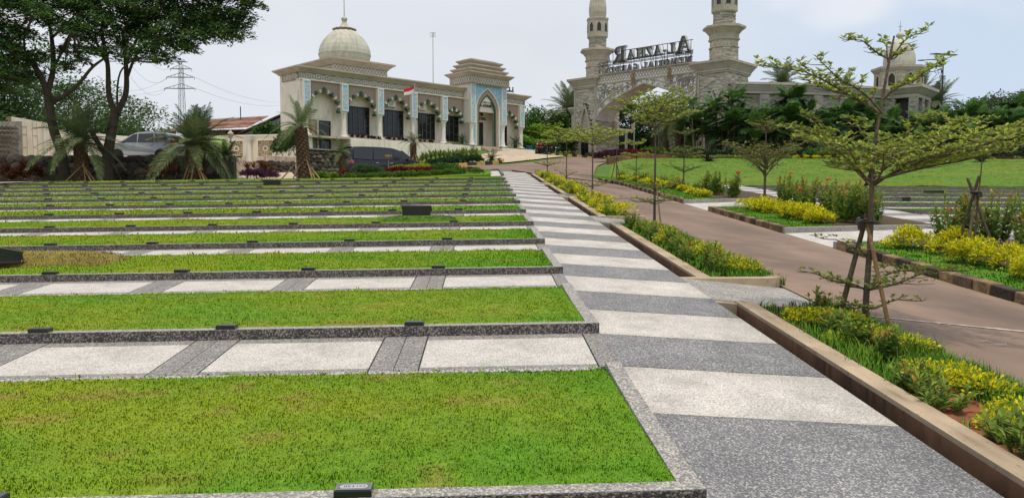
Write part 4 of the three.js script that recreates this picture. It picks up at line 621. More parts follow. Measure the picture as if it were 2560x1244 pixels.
  for (const z of [-3.7, -5.2]) { const w = sub('window', gate, [0.37, 1.3, z], Math.PI / 2); part('pane', box(1.1, 1.9, 0.03, 0, 0.6, 0), M.glass, w); part('frame', merge([box(1.2, 0.08, 0.08, 0, 1.56, 0.02), box(1.2, 0.08, 0.08, 0, -0.36, 0.02), box(0.08, 2.0, 0.08, -0.6, 0.6, 0.021), box(0.08, 2.0, 0.08, 0.6, 0.6, 0.021)]), M.steel, w); }
  // sign letters on their steel frame above the arch, seen from behind
  const sign = thing('letter_sign', 'steel letter sign on a frame above the gateway arch, seen from behind', 'sign', gateWorld(9.9, 7.82, -0.35), gate.rotation.y + Math.PI);
  const letters = (t, size, y, xs0, xs1, bigEnds) => { const n = t.length; let x = 0; const ws = [...t].map((ch, i) => { const big = bigEnds && (i === 0 || i === n - 1), s2 = big ? size * 1.75 : size; const g = ch === ' ' ? null : new TextGeometry(ch, { font, size: s2, depth: 0.32, curveSegments: 4, bevelEnabled: true, bevelSize: size * 0.035, bevelThickness: 0.01, bevelSegments: 1 }); let w = size * 0.5, mn = 0; if (g) { g.computeBoundingBox(); mn = g.boundingBox.min.x; w = g.boundingBox.max.x - mn; } return { g, w, mn, big }; }); const tot = ws.reduce((a, b) => a + b.w, 0), gap = (xs1 - xs0 - tot) / (n - 1); x = xs0; for (const q of ws) { if (q.g) { q.g.translate(x - q.mn, y - (q.big ? size * 0.18 : 0), 0); const groups = q.g; const m = shade(new THREE.Mesh(groups, [M.letterBack, M.letterSide])); m.name = 'letter'; sign.add(m); } x += q.w + gap; } };
  M.letterSide = std({ color: rgb(0.50, 0.51, 0.52), roughness: 0.5, metalness: 0.15 });
  letters('AL-AZHAR', 0.86, 1.12, 0.0, 8.3, true); letters('MEMORIAL GARDEN', 0.52, 0.14, 0.0, 9.3, false);
  { const L = [], rod = (a, b, r = 0.032) => L.push(bar(V(...a), V(...b), r, 4)); const y1 = 0.1, y2 = 0.8, y3 = 1.08, y4 = 2.0, z = -0.08, zb = -0.55; for (const y of [y1, y2, y3, y4]) rod([-0.2, y, z], [y > 1.5 ? 8.4 : 9.4, y, z]); for (const y of [y2, y3]) rod([-0.2, y, zb], [9.4, y, zb]); for (let i = 0; i <= 8; i++) { const x = i * 1.17; rod([x, 0, z], [x, i < 8 ? y4 : y2, z]); rod([x, 0, zb], [x, y3, zb]); rod([x, y3, zb], [x + 0.5, y4 * (i < 8 ? 1 : 0.5), z], 0.026); rod([x, 0, zb], [x + 0.6, y3, z], 0.026); } rod([9.6, 0.0, zb], [9.2, y3, z]); rod([-0.2, 0, zb], [-0.2, y3 + 0.1, z]); part('frame', merge(L), M.iron, sign); }
  // mesh gate leaf across the road behind the arch
  { const a = gateWorld(2.6, 0, -6), b = gateWorld(11.5, 0, -6), f = thing('mesh_gate', 'dark wire mesh sliding gate seen through the gateway arch', 'gate', V(a.x, G(a.x, -a.z) - 0.1, a.z), gate.rotation.y); const L = []; for (let i = 0; i <= 36; i++) L.push(box(0.03, 2.3, 0.03, i * 0.245, 1.25, 0)); part('bars', merge(L), M.iron, f); part('rail', box(9.0, 0.1, 0.06, 4.4, 2.42, 0), M.iron, f); part('rail', box(9.0, 0.1, 0.06, 4.4, 0.12, 0), M.iron, f); for (const x of [0, 4.4, 8.9]) part('post', box(0.14, 2.6, 0.14, x, 1.25, 0.0), M.iron, f); }
}

// ---------------------------------------------------------------- curved arcade wall and domed pavilion right of the gate
{
  const pts = [[1832, 64.6], [1905, 64.9], [1972, 65.2], [2038, 65.7], [2102, 66.4], [2166, 67.3], [2222, 68.2]].map(([a, d]) => onG(a, d)); const topY = 11.3;
  const wing = thing('arcade_wall', 'long curved stone arcade wall with heavy cornice right of the gateway', 'wall', V(0, 0, 0));
  for (let i = 0; i + 1 < pts.length; i++) {
    const a = pts[i], b = pts[i + 1], dx = b.x - a.x, dz = b.z - a.z, L = Math.hypot(dx, dz), ry = Math.atan2(-dz, dx), base = 4.4, bay = sub('bay', wing, [a.x, base, a.z], ry), H = topY - base;
    const s = new THREE.Shape(); s.moveTo(0.5, 0); s.lineTo(0.5, 3.6); s.absarc(L / 2, 3.6 + 0.4, Math.min(L / 2 - 0.7, 0.95), Math.PI, 0, true); s.lineTo(L - 0.5, 3.6); s.lineTo(L - 0.5, 0); s.lineTo(L, 0); s.lineTo(L, H - 1); s.lineTo(0, H - 1); s.lineTo(0, 0); s.closePath();
    part('wall', ext(s, 0.3, -0.36, 14), M.ledgePlain, bay);
    const rad = Math.min(L / 2 - 0.7, 0.95); ledge('ledgestone', bay, L, H - 1.0, mtx(0, 0, -0.06), (x, y, hw) => (Math.abs(x - L / 2) - hw * 0.6 < rad && y < 4.0 + Math.sqrt(Math.max(0, rad * rad - (x - L / 2) ** 2))) || (y < 3.6 && x > 0.5 && x < L - 0.5), [0.42, 0.385, 0.32]);
    part('pilaster', merge([box(0.86, H - 0.9, 0.26, 0, (H - 0.9) / 2, 0.05)]), M.gateTrim, bay); ledge('ledgestone', bay, 0.6, H - 1.1, mtx(-0.3, 0, 0.18), null, [0.44, 0.41, 0.34]);
    part('arch_ring', clean(new THREE.TorusGeometry(rad + 0.06, 0.07, 4, 18, Math.PI).translate(L / 2, 4.0, 0.0)), M.gateTrim, bay);
    part('cornice', merge([box(L + 0.12, 0.2, 0.66, L / 2, H - 0.86, -0.06), frus(L + 0.12, 0.7, L + 0.3, 1.0, 0.3, L / 2, H - 0.75, -0.06), box(L + 0.3, 0.16, 1.06, L / 2, H - 0.36, -0.06), box(L + 0.34, 0.2, 1.3, L / 2, H - 0.17, -0.06)]), M.gateTrim, bay);
  }
  const c = onG(2238, 69.6), P = thing('pavilion', 'small domed stone pavilion with arched drum at the right end of the arcade wall', 'pavilion', V(c.x, 4.4, c.z), -0.75 - YAW);
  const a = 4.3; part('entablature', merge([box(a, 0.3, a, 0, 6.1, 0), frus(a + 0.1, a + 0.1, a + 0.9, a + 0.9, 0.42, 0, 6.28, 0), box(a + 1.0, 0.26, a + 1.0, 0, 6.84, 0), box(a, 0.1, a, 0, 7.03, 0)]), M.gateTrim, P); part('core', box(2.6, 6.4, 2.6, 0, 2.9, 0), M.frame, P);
  for (const [x, z] of [[-1, -1], [1, -1], [-1, 1], [1, 1], [0, 1], [1, 0]]) { const g = sub('column', P, [x * 1.8, 0, z * 1.8]); part('shaft', box(0.62, 6.1, 0.62, 0, 2.9, 0), M.gateTrim, g); for (let k = 0; k < 4; k++) ledge('ledgestone', g, 0.5, 5.9, new THREE.Matrix4().makeRotationY(k * Math.PI / 2).multiply(mtx(-0.25, 0, 0.29)), null, [0.44, 0.41, 0.34]); }
  part('drum', lathe([[2.0, 7.0], [2.0, 8.6]], 8, Math.PI / 8), M.ledgePlain, P); part('drum_cornice', lathe([[2.0, 8.4], [2.1, 8.46], [2.2, 8.6], [2.3, 8.64], [2.3, 8.84], [1.2, 8.9]], 8, Math.PI / 8), M.gateTrim, P);
  for (let k = 0; k < 8; k++) { const ap = 2.0 * Math.cos(Math.PI / 8), fw = 4.0 * Math.sin(Math.PI / 8), an = k * Math.PI / 4; ledge('ledgestone', P, fw, 1.4, new THREE.Matrix4().makeRotationY(an).multiply(mtx(-fw / 2, 7.05, ap - 0.03)), (x, y, hw) => Math.abs(x - fw / 2) - hw < 0.3 && y < 1.2); const w = sub('window', P, [Math.sin(an) * ap, 7.08, Math.cos(an) * ap], an); part('pane', ext(pointed(0.56, 0.62, 1.1), 0.02, 0.0), M.frame, w); part('frame', bandOf(0.8, 0.64, 1.26, 0.12, 0.12), M.gateTrim, w); }
  part('dome', lathe([[1.15, 8.86], [1.28, 9.0], [1.33, 9.4], [1.28, 9.9], [1.1, 10.5], [0.8, 11.0], [0.45, 11.3], [0.12, 11.45]], 40), M.dome, P); part('finial', merge([lathe([[0.12, 11.4], [0.16, 11.5], [0.32, 11.62], [0.34, 11.78], [0.2, 11.95], [0.06, 12.05]], 16), cyl(0.05, 0.02, 1.0, 6, 0, 12.0, 0), box(0.34, 0.04, 0.04, 0, 12.5, 0)]), M.dome, P);
}

// ---------------------------------------------------------------- plants: builders
M.leaf = new THREE.MeshPhysicalMaterial({ vertexColors: true, roughness: 1, specularIntensity: 0.25, transmission: 0.35, thickness: 0, side: THREE.DoubleSide });
M.leafDull = new THREE.MeshPhysicalMaterial({ vertexColors: true, roughness: 1, specularIntensity: 0.25, transmission: 0.25, thickness: 0, side: THREE.DoubleSide });
const barkTex = (base, seed) => ({ map: tileTex(256, 0.8, (u, v) => { const k = pf(u, v * 0.3, 16, seed, 4), j = pf(u, v, 24, seed + 5, 3), f = 0.6 + 0.5 * k + 0.3 * j; return base.map((b) => b * f); }), bumpMap: bumpy(256, 0.5, seed + 9, 20), bumpScale: 0.01 });
M.bark = std({ ...barkTex([98, 86, 72], 301), roughness: 0.95 }); M.barkDark = std({ ...barkTex([74, 64, 56], 302), roughness: 1 }); M.barkPale = std({ ...barkTex([128, 112, 92], 303), roughness: 0.9 }); M.palmBark = std({ ...barkTex([98, 76, 58], 304), roughness: 1 });
M.stake = std({ ...barkTex([150, 120, 84], 305), roughness: 0.9 }); M.stakeDark = std({ ...barkTex([84, 72, 56], 306), roughness: 0.9 });
class Leaves {
  constructor() { this.p = []; this.c = []; this.i = []; }
  leaf(o, d, n, len, wid, col, fold = 0.12) {
    let sx = d.y * n.z - d.z * n.y, sy = d.z * n.x - d.x * n.z, sz = d.x * n.y - d.y * n.x; const l = Math.hypot(sx, sy, sz) || 1; sx *= wid / 2 / l; sy *= wid / 2 / l; sz *= wid / 2 / l;
    const k = this.p.length / 3, mx = o.x + d.x * len * 0.45 + n.x * len * fold, my = o.y + d.y * len * 0.45 + n.y * len * fold, mz = o.z + d.z * len * 0.45 + n.z * len * fold;
    this.p.push(o.x, o.y, o.z, mx + sx, my + sy, mz + sz, o.x + d.x * len, o.y + d.y * len, o.z + d.z * len, mx - sx, my - sy, mz - sz);
    for (let q = 0; q < 4; q++) this.c.push(col[0], col[1], col[2]); this.i.push(k, k + 1, k + 2, k, k + 2, k + 3);
  }
  strip(o, d, n, len, wid, col, droop, seg = 3) { // long blade bending down
    let sx = d.y * n.z - d.z * n.y, sy = d.z * n.x - d.x * n.z, sz = d.x * n.y - d.y * n.x; const l = Math.hypot(sx, sy, sz) || 1; sx /= l; sy /= l; sz /= l; let k = this.p.length / 3;
    for (let q = 0; q <= seg; q++) { const t = q / seg, w = wid / 2 * (q === 0 ? 0.6 : q === seg ? 0.05 : 1), x = o.x + d.x * len * t, y = o.y + d.y * len * t - droop * len * t * t, z = o.z + d.z * len * t; this.p.push(x + sx * w, y + sy * w, z + sz * w, x - sx * w, y - sy * w, z - sz * w); this.c.push(...col, ...col); if (q < seg) { this.i.push(k, k + 1, k + 3, k, k + 3, k + 2); k += 2; } }
  }
  geo() { const g = new THREE.BufferGeometry(); g.setAttribute('position', new THREE.Float32BufferAttribute(this.p, 3)); g.setAttribute('color', new THREE.Float32BufferAttribute(this.c, 3)); g.setIndex(this.i); g.computeVertexNormals(); return g; }
  get n() { return this.i.length / 3; }
}
function tube(pts, r0, r1, k = 7, n = 0) { // tapered limb through points
  const c = new THREE.CatmullRomCurve3(pts), N = n || Math.max(3, pts.length * 3), P = [], I = []; let prev = V(1, 0, 0);
  for (let i = 0; i <= N; i++) { const t = i / N, p = c.getPoint(t), d = c.getTangent(t), a = prev.clone().addScaledVector(d, -prev.dot(d)).normalize(), b = d.clone().cross(a); prev = a; const r = mix(r0, r1, t); for (let j = 0; j <= k; j++) { const th = (j / k) * 6.2832; P.push(p.x + (a.x * Math.cos(th) + b.x * Math.sin(th)) * r, p.y + (a.y * Math.cos(th) + b.y * Math.sin(th)) * r, p.z + (a.z * Math.cos(th) + b.z * Math.sin(th)) * r); } }
  for (let i = 0; i < N; i++) for (let j = 0; j < k; j++) { const q = i * (k + 1) + j; I.push(q, q + 1, q + k + 2, q, q + k + 2, q + k + 1); }
  const g = new THREE.BufferGeometry(); g.setAttribute('position', new THREE.Float32BufferAttribute(P, 3)); g.setIndex(I); g.computeVertexNormals(); return clean(g);
}
const tint = (c, a = 0.2) => { const f = rr(1 - a, 1 + a), k = rr(-a, a) * 0.3; return [Math.max(0.002, c[0] * (f + k)), Math.max(0.002, c[1] * f), Math.max(0.002, c[2] * f)]; };
const pick = (a) => a[Math.floor(R() * a.length)];
const rdir = () => { const y = rr(-1, 1), a = R() * 6.2832, s = Math.sqrt(1 - y * y); return V(Math.cos(a) * s, y, Math.sin(a) * s); };

// layered umbrella tree: whorls of near-flat branches with rosettes of small leaves standing on them
const MANT = [[0.33, 0.40, 0.07], [0.26, 0.34, 0.06], [0.40, 0.44, 0.09], [0.2, 0.28, 0.06]];
function mantaly(label, pos, spec, group) {
  const t = thing('umbrella_tree', label, 'tree', pos, 0, group), { trunk, r, layers, leaf = 0.05, gap = 0.06, cols = MANT, bark = M.bark } = spec;
  const pts = trunk.map((p) => V(...p)), curve = new THREE.CatmullRomCurve3(pts), topY = pts[pts.length - 1].y;
  part('trunk', tube(pts, r, r * 0.25, 8, 16), bark, t);
  const onTrunk = (h) => { let lo = 0, hi = 1; for (let i = 0; i < 20; i++) { const m = (lo + hi) / 2; if (curve.getPoint(m).y < h) lo = m; else hi = m; } return curve.getPoint(lo); };
  for (const L of layers) {
    const o = onTrunk(L.h), wood = [], lv = new Leaves();
    const rosette = (p, f) => { const n = 4 + Math.floor(R() * 3); for (let i = 0; i < n; i++) { const a = R() * 6.28, e = rr(0.1, 0.8), d = V(Math.cos(a) * Math.cos(e), Math.sin(e), Math.sin(a) * Math.cos(e)), nn = V(-d.x * 0.3 + rr(-0.2, 0.2), 1, -d.z * 0.3 + rr(-0.2, 0.2)).normalize(); const len = leaf * rr(0.7, 1.25) * f; lv.leaf(p, d, nn, len, len * 0.5, tint(pick(cols), 0.25)); } };
    for (const [az, len, rise, w = 1] of L.b) {
      const a = (az * Math.PI) / 180, dir = V(Math.cos(a), 0, -Math.sin(a)), side = V(-dir.z, 0, dir.x), P = [];
      const curvePt = (q) => o.clone().addScaledVector(dir, len * q).add(V(0, rise * (1.5 * q - 0.5 * q * q) + 0.02 * Math.sin(q * 9 + az), 0)).addScaledVector(side, len * 0.05 * Math.sin(q * 5 + az));
      for (let q = 0; q <= 5; q++) P.push(curvePt(q / 5)); const r0 = Math.max(0.005, r * 0.42 * Math.min(1, 0.5 + len * 0.4)); wood.push(tube(P, r0, 0.003, 5, 8));
      const steps = Math.max(4, Math.round(len / (gap * 1.3)));
      for (let k = 0; k < steps; k++) { const q = 0.16 + 0.84 * (k / steps), base = curvePt(q), tl = len * (0.46 * (1 - 0.5 * q)) * w * rr(0.6, 1.15), sgn = k % 2 ? 1 : -1; const td = side.clone().multiplyScalar(sgn).addScaledVector(dir, 0.75).normalize(); const end = base.clone().addScaledVector(td, tl).add(V(0, tl * rr(0.05, 0.3), 0)); if (tl > 0.08) wood.push(tube([base, base.clone().lerp(end, 0.5).add(V(0, -0.01, 0)), end], 0.004 * (1 + r * 10), 0.002, 3, 2)); const m = Math.max(2, Math.round(tl / gap)); for (let j = 0; j < m; j++) { const p = base.clone().lerp(end, (j + rr(0.2, 1)) / m).add(V(rr(-1, 1) * 0.012, rr(0, 0.03), rr(-1, 1) * 0.012)); rosette(p, L.f ?? 1); } if (R() < 0.7) rosette(base, (L.f ?? 1)); }
      rosette(curvePt(1), 1);
    }
    part('limb_tier', merge(wood), bark, t); part('leaf_tier', lv.geo(), M.leaf, t).userData.kind = 'stuff';
  }
  return t;
}
const whorl = (n, len, rise, az0 = 0, jit = 0.25) => Array.from({ length: n }, (_, i) => [az0 + (360 / n) * i + rr(-18, 18), len * rr(1 - jit, 1 + jit), rise * rr(0.7, 1.3)]);

// mound of small leaves (hedge, duranta, groundcover)
function mound(name, label, cat, pos, [rx, ry, rz], n, leaf, cols, group, opt = {}) {
  const t = thing(name, label, cat, pos, opt.turn ?? R() * 6.28, group), lv = new Leaves(), lobes = opt.lobes ?? 7, C = [];
  for (let i = 0; i < lobes; i++) { const a = R() * 6.28, d = Math.sqrt(R()) * 0.72; C.push([Math.cos(a) * d * rx, ry * rr(0.3, 0.72) * (1 - d * 0.45), Math.sin(a) * d * rz, rr(0.34, 0.5)]); }
  for (let i = 0; i < n; i++) { const c = pick(C), d = rdir(); if (d.y < -0.35) d.y *= -0.5; const q = rr(0.72, 1.04) * c[3], p = V(c[0] + d.x * rx * q, Math.max(0.01, c[1] + d.y * ry * q * 0.9), c[2] + d.z * rz * q); const dd = d.clone().add(V(rr(-0.7, 0.7), rr(-0.1, opt.up ?? 0.7), rr(-0.7, 0.7))).normalize(), nn = V(rr(-0.5, 0.5), 1, rr(-0.5, 0.5)).addScaledVector(d, 0.5).normalize(), l = leaf * rr(0.7, 1.3); lv.leaf(p, dd, nn, l, l * (opt.wide ?? 0.5), tint(pick(cols), 0.25)); }
  part('foliage', lv.geo(), M.leaf, t);
  const st = []; for (let i = 0; i < 6; i++) { const c = pick(C); st.push(tube([V(rr(-0.1, 0.1) * rx, -0.03, rr(-0.1, 0.1) * rz), V(c[0] * 0.5, c[1] * 0.4, c[2] * 0.5), V(c[0], c[1], c[2])], 0.012, 0.004, 4, 3)); } part('stems', merge(st), M.bark, t); return t;
}
const YEL = [[0.78, 0.70, 0.014], [0.84, 0.75, 0.02], [0.70, 0.64, 0.02], [0.5, 0.52, 0.02], [0.24, 0.3, 0.02]], GRN = [[0.14, 0.25, 0.035], [0.19, 0.31, 0.045], [0.11, 0.21, 0.035], [0.23, 0.35, 0.05]], RED = [[0.15, 0.015, 0.025], [0.20, 0.02, 0.035], [0.10, 0.012, 0.02]], PUR = [[0.09, 0.025, 0.07], [0.06, 0.02, 0.05], [0.12, 0.04, 0.09]], LIME = [[0.34, 0.36, 0.015], [0.44, 0.42, 0.015], [0.26, 0.3, 0.02]], MID = [[0.06, 0.14, 0.03], [0.09, 0.18, 0.04]];
// upright shrub with whorled leaves and bronze tips
function ixora(name, label, pos, h, w, stems, leaf, group, opt = {}) {
  const t = thing(name, label, 'shrub', pos, R() * 6.28, group), lv = new Leaves(), wood = [];
  for (let i = 0; i < stems; i++) {
    const a = R() * 6.28, d = Math.sqrt(R()), hh = h * rr(opt.lo ?? 0.6, 1.08) * (1 - 0.25 * d), b = V(Math.cos(a) * d * w * 0.25, 0, Math.sin(a) * d * w * 0.25), e = V(Math.cos(a) * d * w * 0.5, hh, Math.sin(a) * d * w * 0.5); wood.push(tube([b, b.clone().lerp(e, 0.5).add(V(rr(-0.03, 0.03), 0, rr(-0.03, 0.03))), e], 0.008, 0.003, 4, 3));
    const bronze = R() < (opt.bronze ?? 0.35), m = Math.max(4, Math.round(hh / (leaf * 0.42)));
    for (let k = 0; k < m; k++) { const q = 0.12 + 0.88 * (k / (m - 1)), p = b.clone().lerp(e, q), n = 3 + Math.floor(R() * 2), spread = mix(1.1, 0.55, q); for (let j = 0; j < n; j++) { const az = R() * 6.28, el = rr(0.2, 0.9) + (q > 0.9 ? 0.3 : 0), dd = V(Math.cos(az) * Math.cos(el), Math.sin(el), Math.sin(az) * Math.cos(el)), l = leaf * rr(0.75, 1.3) * spread + leaf * 0.2; const col = q > 0.82 && bronze ? pick([[0.36, 0.24, 0.06], [0.42, 0.3, 0.07], [0.3, 0.27, 0.06]]) : q > 0.7 ? pick([[0.22, 0.31, 0.05], [0.28, 0.35, 0.06], [0.16, 0.26, 0.05]]) : pick(GRN); lv.leaf(p, dd, V(-dd.x * 0.6, 1, -dd.z * 0.6).normalize(), l, l * 0.38, tint(col, 0.2)); } }
  }
  part('stems', merge(wood), M.bark, t); part('foliage', lv.geo(), M.leaf, t);
  for (let i = 0; i < (opt.flowers ?? 0); i++) { const a = R() * 6.28, f = [], c = V(Math.cos(a) * w * rr(0.2, 0.5), h * rr(0.55, 0.95), Math.sin(a) * w * rr(0.2, 0.5)); for (let k = 0; k < 26; k++) { const d = rdir(); d.y = Math.abs(d.y); f.push(at(clean(new THREE.OctahedronGeometry(leaf * 0.12, 0)), c.x + d.x * leaf * 0.42, c.y + d.y * leaf * 0.35, c.z + d.z * leaf * 0.42)); } part('flower_head', merge(f), M.flower, t); }
  return t;
}
M.flower = std({ color: rgb(0.55, 0.05, 0.015), roughness: 0.7 });
// rosette of long leaves (cordyline, agave, bromeliad)
function rosette(name, label, cat, pos, n, len, wid, cols, group, opt = {}) {
  const t = thing(name, label, cat, pos, R() * 6.28, group), heads = opt.heads ?? [[0, 0, 0]], st = [];
  for (const [hx, hy, hz] of heads) { const lv = new Leaves(); for (let i = 0; i < n; i++) { const a = R() * 6.28, e = rr(opt.e0 ?? 0.1, opt.e1 ?? 1.3), d = V(Math.cos(a) * Math.cos(e), Math.sin(e), Math.sin(a) * Math.cos(e)); lv.strip(V(hx, hy + 0.02, hz), d, V(-d.x * Math.sin(e), Math.cos(e) + 0.2, -d.z * Math.sin(e)).normalize(), len * rr(0.7, 1.15), wid * rr(0.8, 1.2), tint(pick(cols), 0.25), (opt.droop ?? 0.3) * rr(0.5, 1.3)); } part('leaf_rosette', lv.geo(), M.leafDull, t); if (hy > 0.15) st.push(tube([V(hx * 0.3, -0.05, hz * 0.3), V(hx * 0.7, hy * 0.5, hz * 0.7), V(hx, hy, hz)], 0.02, 0.014, 5, 3)); }
  if (st.length) part('stems', merge(st), M.barkPale, t); return t;
}
// palm fronds: midrib with paired leaflets, a few shapes shared by all palms of a kind
function frondGeo(len, ll, lw, n, bend, cols, seed, opt = {}) {
  const keep = R; R = rng(seed); const lv = new Leaves(), P = []; const pt = (t) => V(len * t * (1 - 0.18 * bend * t), len * (0.12 * t - bend * 0.62 * t * t), 0);
  for (let i = 0; i <= 6; i++) P.push(pt(i / 6));
  for (let i = 0; i < n; i++) { const t = (opt.t0 ?? 0.14) + (1 - (opt.t0 ?? 0.14)) * (i / n), p = pt(t), q = pt(Math.min(1, t + 0.02)), d = q.clone().sub(p).normalize(), up = V(-d.y, d.x, 0); const k = Math.sin(Math.PI * Math.min(1, 0.18 + 0.8 * t)) * 0.85 + 0.15; for (const s of [-1, 1]) { const dd = d.clone().multiplyScalar(opt.fwd ?? 0.75).add(V(0, 0, s)).addScaledVector(up, rr(0.0, opt.vee ?? 0.55)).normalize(); lv.strip(p, dd, up, ll * k * rr(0.85, 1.12), lw, tint(pick(cols), 0.2), opt.droop ?? 0.25, 2); } }
  const rib = tube(P, len * 0.012, len * 0.003, 4, 6), rc = new Float32Array(rib.attributes.position.count * 3), rcol = opt.rib ?? [0.12, 0.12, 0.04]; for (let i = 0; i < rc.length; i += 3) rc.set(rcol, i); rib.setAttribute('color', new THREE.BufferAttribute(rc, 3)); rib.deleteAttribute('uv'); R = keep;
  return mergeGeometries([lv.geo().toNonIndexed(), rib]);
}
const DATE = [[0.125, 0.185, 0.075], [0.16, 0.22, 0.085], [0.095, 0.15, 0.06], [0.21, 0.235, 0.12]], ARECA = [[0.07, 0.16, 0.04], [0.09, 0.2, 0.05], [0.055, 0.13, 0.045], [0.15, 0.26, 0.06]];
const dateF = [0.35, 0.75, 1.15, 1.7].map((b, i) => frondGeo(1, 0.22, 0.013, 44, b, DATE, 900 + i, { rib: [0.2, 0.18, 0.09] })), arecaF = [0.4, 0.8, 1.25].map((b, i) => frondGeo(1, 0.42, 0.05, 20, b, ARECA, 920 + i, { fwd: 0.9, vee: 0.35, droop: 0.35, t0: 0.2 })), cycadF = [0.3, 0.7, 1.1].map((b, i) => frondGeo(1, 0.17, 0.02, 28, b, [[0.035, 0.07, 0.03], [0.05, 0.095, 0.04]], 940 + i, { fwd: 0.35, vee: 0.3, t0: 0.1 }));
function crown(t, at0, F, n, len, up0, up1, mat = M.leafDull) { for (let i = 0; i < n; i++) { const q = i / n, m = part('frond', F[Math.min(F.length - 1, Math.floor(q * F.length + rr(0, 0.6)))], mat, t); m.position.copy(at0); m.rotation.order = 'YZX'; m.rotation.set(rr(-0.3, 0.3), i * 2.39996 + rr(-0.2, 0.2), mix(up0, up1, q) + rr(-0.12, 0.12)); m.scale.setScalar(len * rr(0.85, 1.12)); } }
function datePalm(label, pos, trunkH, r, n, len, group, opt = {}) {
  const t = thing('date_palm', label, 'palm tree', pos, 0, group), lean = opt.lean ?? 0, pts = [V(0, -0.2, 0), V(lean * 0.3, trunkH * 0.5, 0), V(lean, trunkH, 0)], tr = [tube(pts, r * 1.1, r * 0.95, 12, 10)], c = new THREE.CatmullRomCurve3(pts);
  const N = Math.round(trunkH * 60); for (let i = 0; i < N; i++) { const q = i / N, p = c.getPoint(0.08 + 0.92 * q), a = i * 2.4, g = new THREE.BoxGeometry(0.11 * r / 0.2, 0.16 * r / 0.2, 0.07 * r / 0.2); g.rotateX(-0.45); g.translate(0, 0, r * 1.0); g.rotateY(a); g.translate(p.x, p.y, p.z); tr.push(clean(g)); }
  part('trunk', merge(tr), opt.bark ?? M.palmBark, t); crown(t, V(lean, trunkH, 0), dateF, n, len, opt.up0 ?? 1.35, opt.up1 ?? -0.15); return t;
}
function arecaClump(label, pos, stems, h, len, group) {
  const t = thing('palm_clump', label, 'palm tree', pos, 0, group); for (let i = 0; i < stems; i++) { const a = R() * 6.28, d = rr(0.1, 0.6), hh = h * rr(0.35, 1), p = V(Math.cos(a) * d, 0, Math.sin(a) * d), e = V(Math.cos(a) * d * 1.7, hh, Math.sin(a) * d * 1.7); part('stem', tube([p, p.clone().lerp(e, 0.5), e], 0.05, 0.035, 5, 4), M.barkPale, t); crown(t, e, arecaF, 6 + Math.floor(R() * 3), len * rr(0.8, 1.15), 1.3, 0.2, M.leaf); } return t;
}
function cycad(label, pos, trunkH, r, n, len, group) { const t = thing('cycad', label, 'cycad', pos, 0, group); part('trunk', merge([cyl(r * 1.1, r, trunkH + 0.2, 9, 0, -0.2, 0), ...Array.from({ length: 30 }, (_, i) => at(box(r * 0.5, r * 0.4, r * 0.4, 0, 0, r * 0.95), 0, trunkH * (i / 30), 0, 0, i * 2.4))]), M.barkDark, t); crown(t, V(0, trunkH, 0), cycadF, n, len, 1.1, 0.0); return t; }
// broadleaf tree crown from clumps
function clumpLeaves(lv, c, rx, ry, rz, n, leaf, cols) { for (let i = 0; i < n; i++) { const d = rdir(), q = Math.pow(R(), 0.4), p = V(c.x + d.x * rx * q, c.y + d.y * ry * q, c.z + d.z * rz * q), dd = V(d.x + rr(-0.8, 0.8), rr(-0.5, 0.6), d.z + rr(-0.8, 0.8)).normalize(), nn = V(rr(-0.6, 0.6), 1, rr(-0.6, 0.6)).normalize(), l = leaf * rr(0.6, 1.35); lv.leaf(p, dd, nn, l, l * 0.5, tint(pick(cols), 0.3)); } }
function bushyTree(label, pos, h, w, n, leaf, cols, group, opt = {}) {
  const t = thing(opt.name ?? 'bushy_tree', label, 'tree', pos, 0, group), lv = new Leaves(), wood = [tube([V(0, -0.3, 0), V(rr(-0.1, 0.1), h * 0.3, 0), V(rr(-0.3, 0.3), h * 0.6, 0)], h * 0.022, h * 0.012, 6)], K = opt.clumps ?? 14;
  for (let i = 0; i < K; i++) { const a = R() * 6.28, d = Math.sqrt(R()), y = h * rr(opt.low ?? 0.35, 0.93), f = 1 - 0.65 * Math.abs(y / h - 0.55), c = V(Math.cos(a) * d * w * 0.5 * f, y, Math.sin(a) * d * w * 0.5 * f), r = w * rr(0.13, 0.24); clumpLeaves(lv, c, r, r * 0.75, r, Math.round(n / K), leaf, cols); wood.push(tube([V(0, h * 0.3, 0), V(c.x * 0.5, (h * 0.35 + c.y) / 2, c.z * 0.5), c], h * 0.008, h * 0.002, 4, 4)); }
  part('trunk', merge(wood), M.barkDark, t); part('crown', lv.geo(), M.leafDull, t); return t;
}

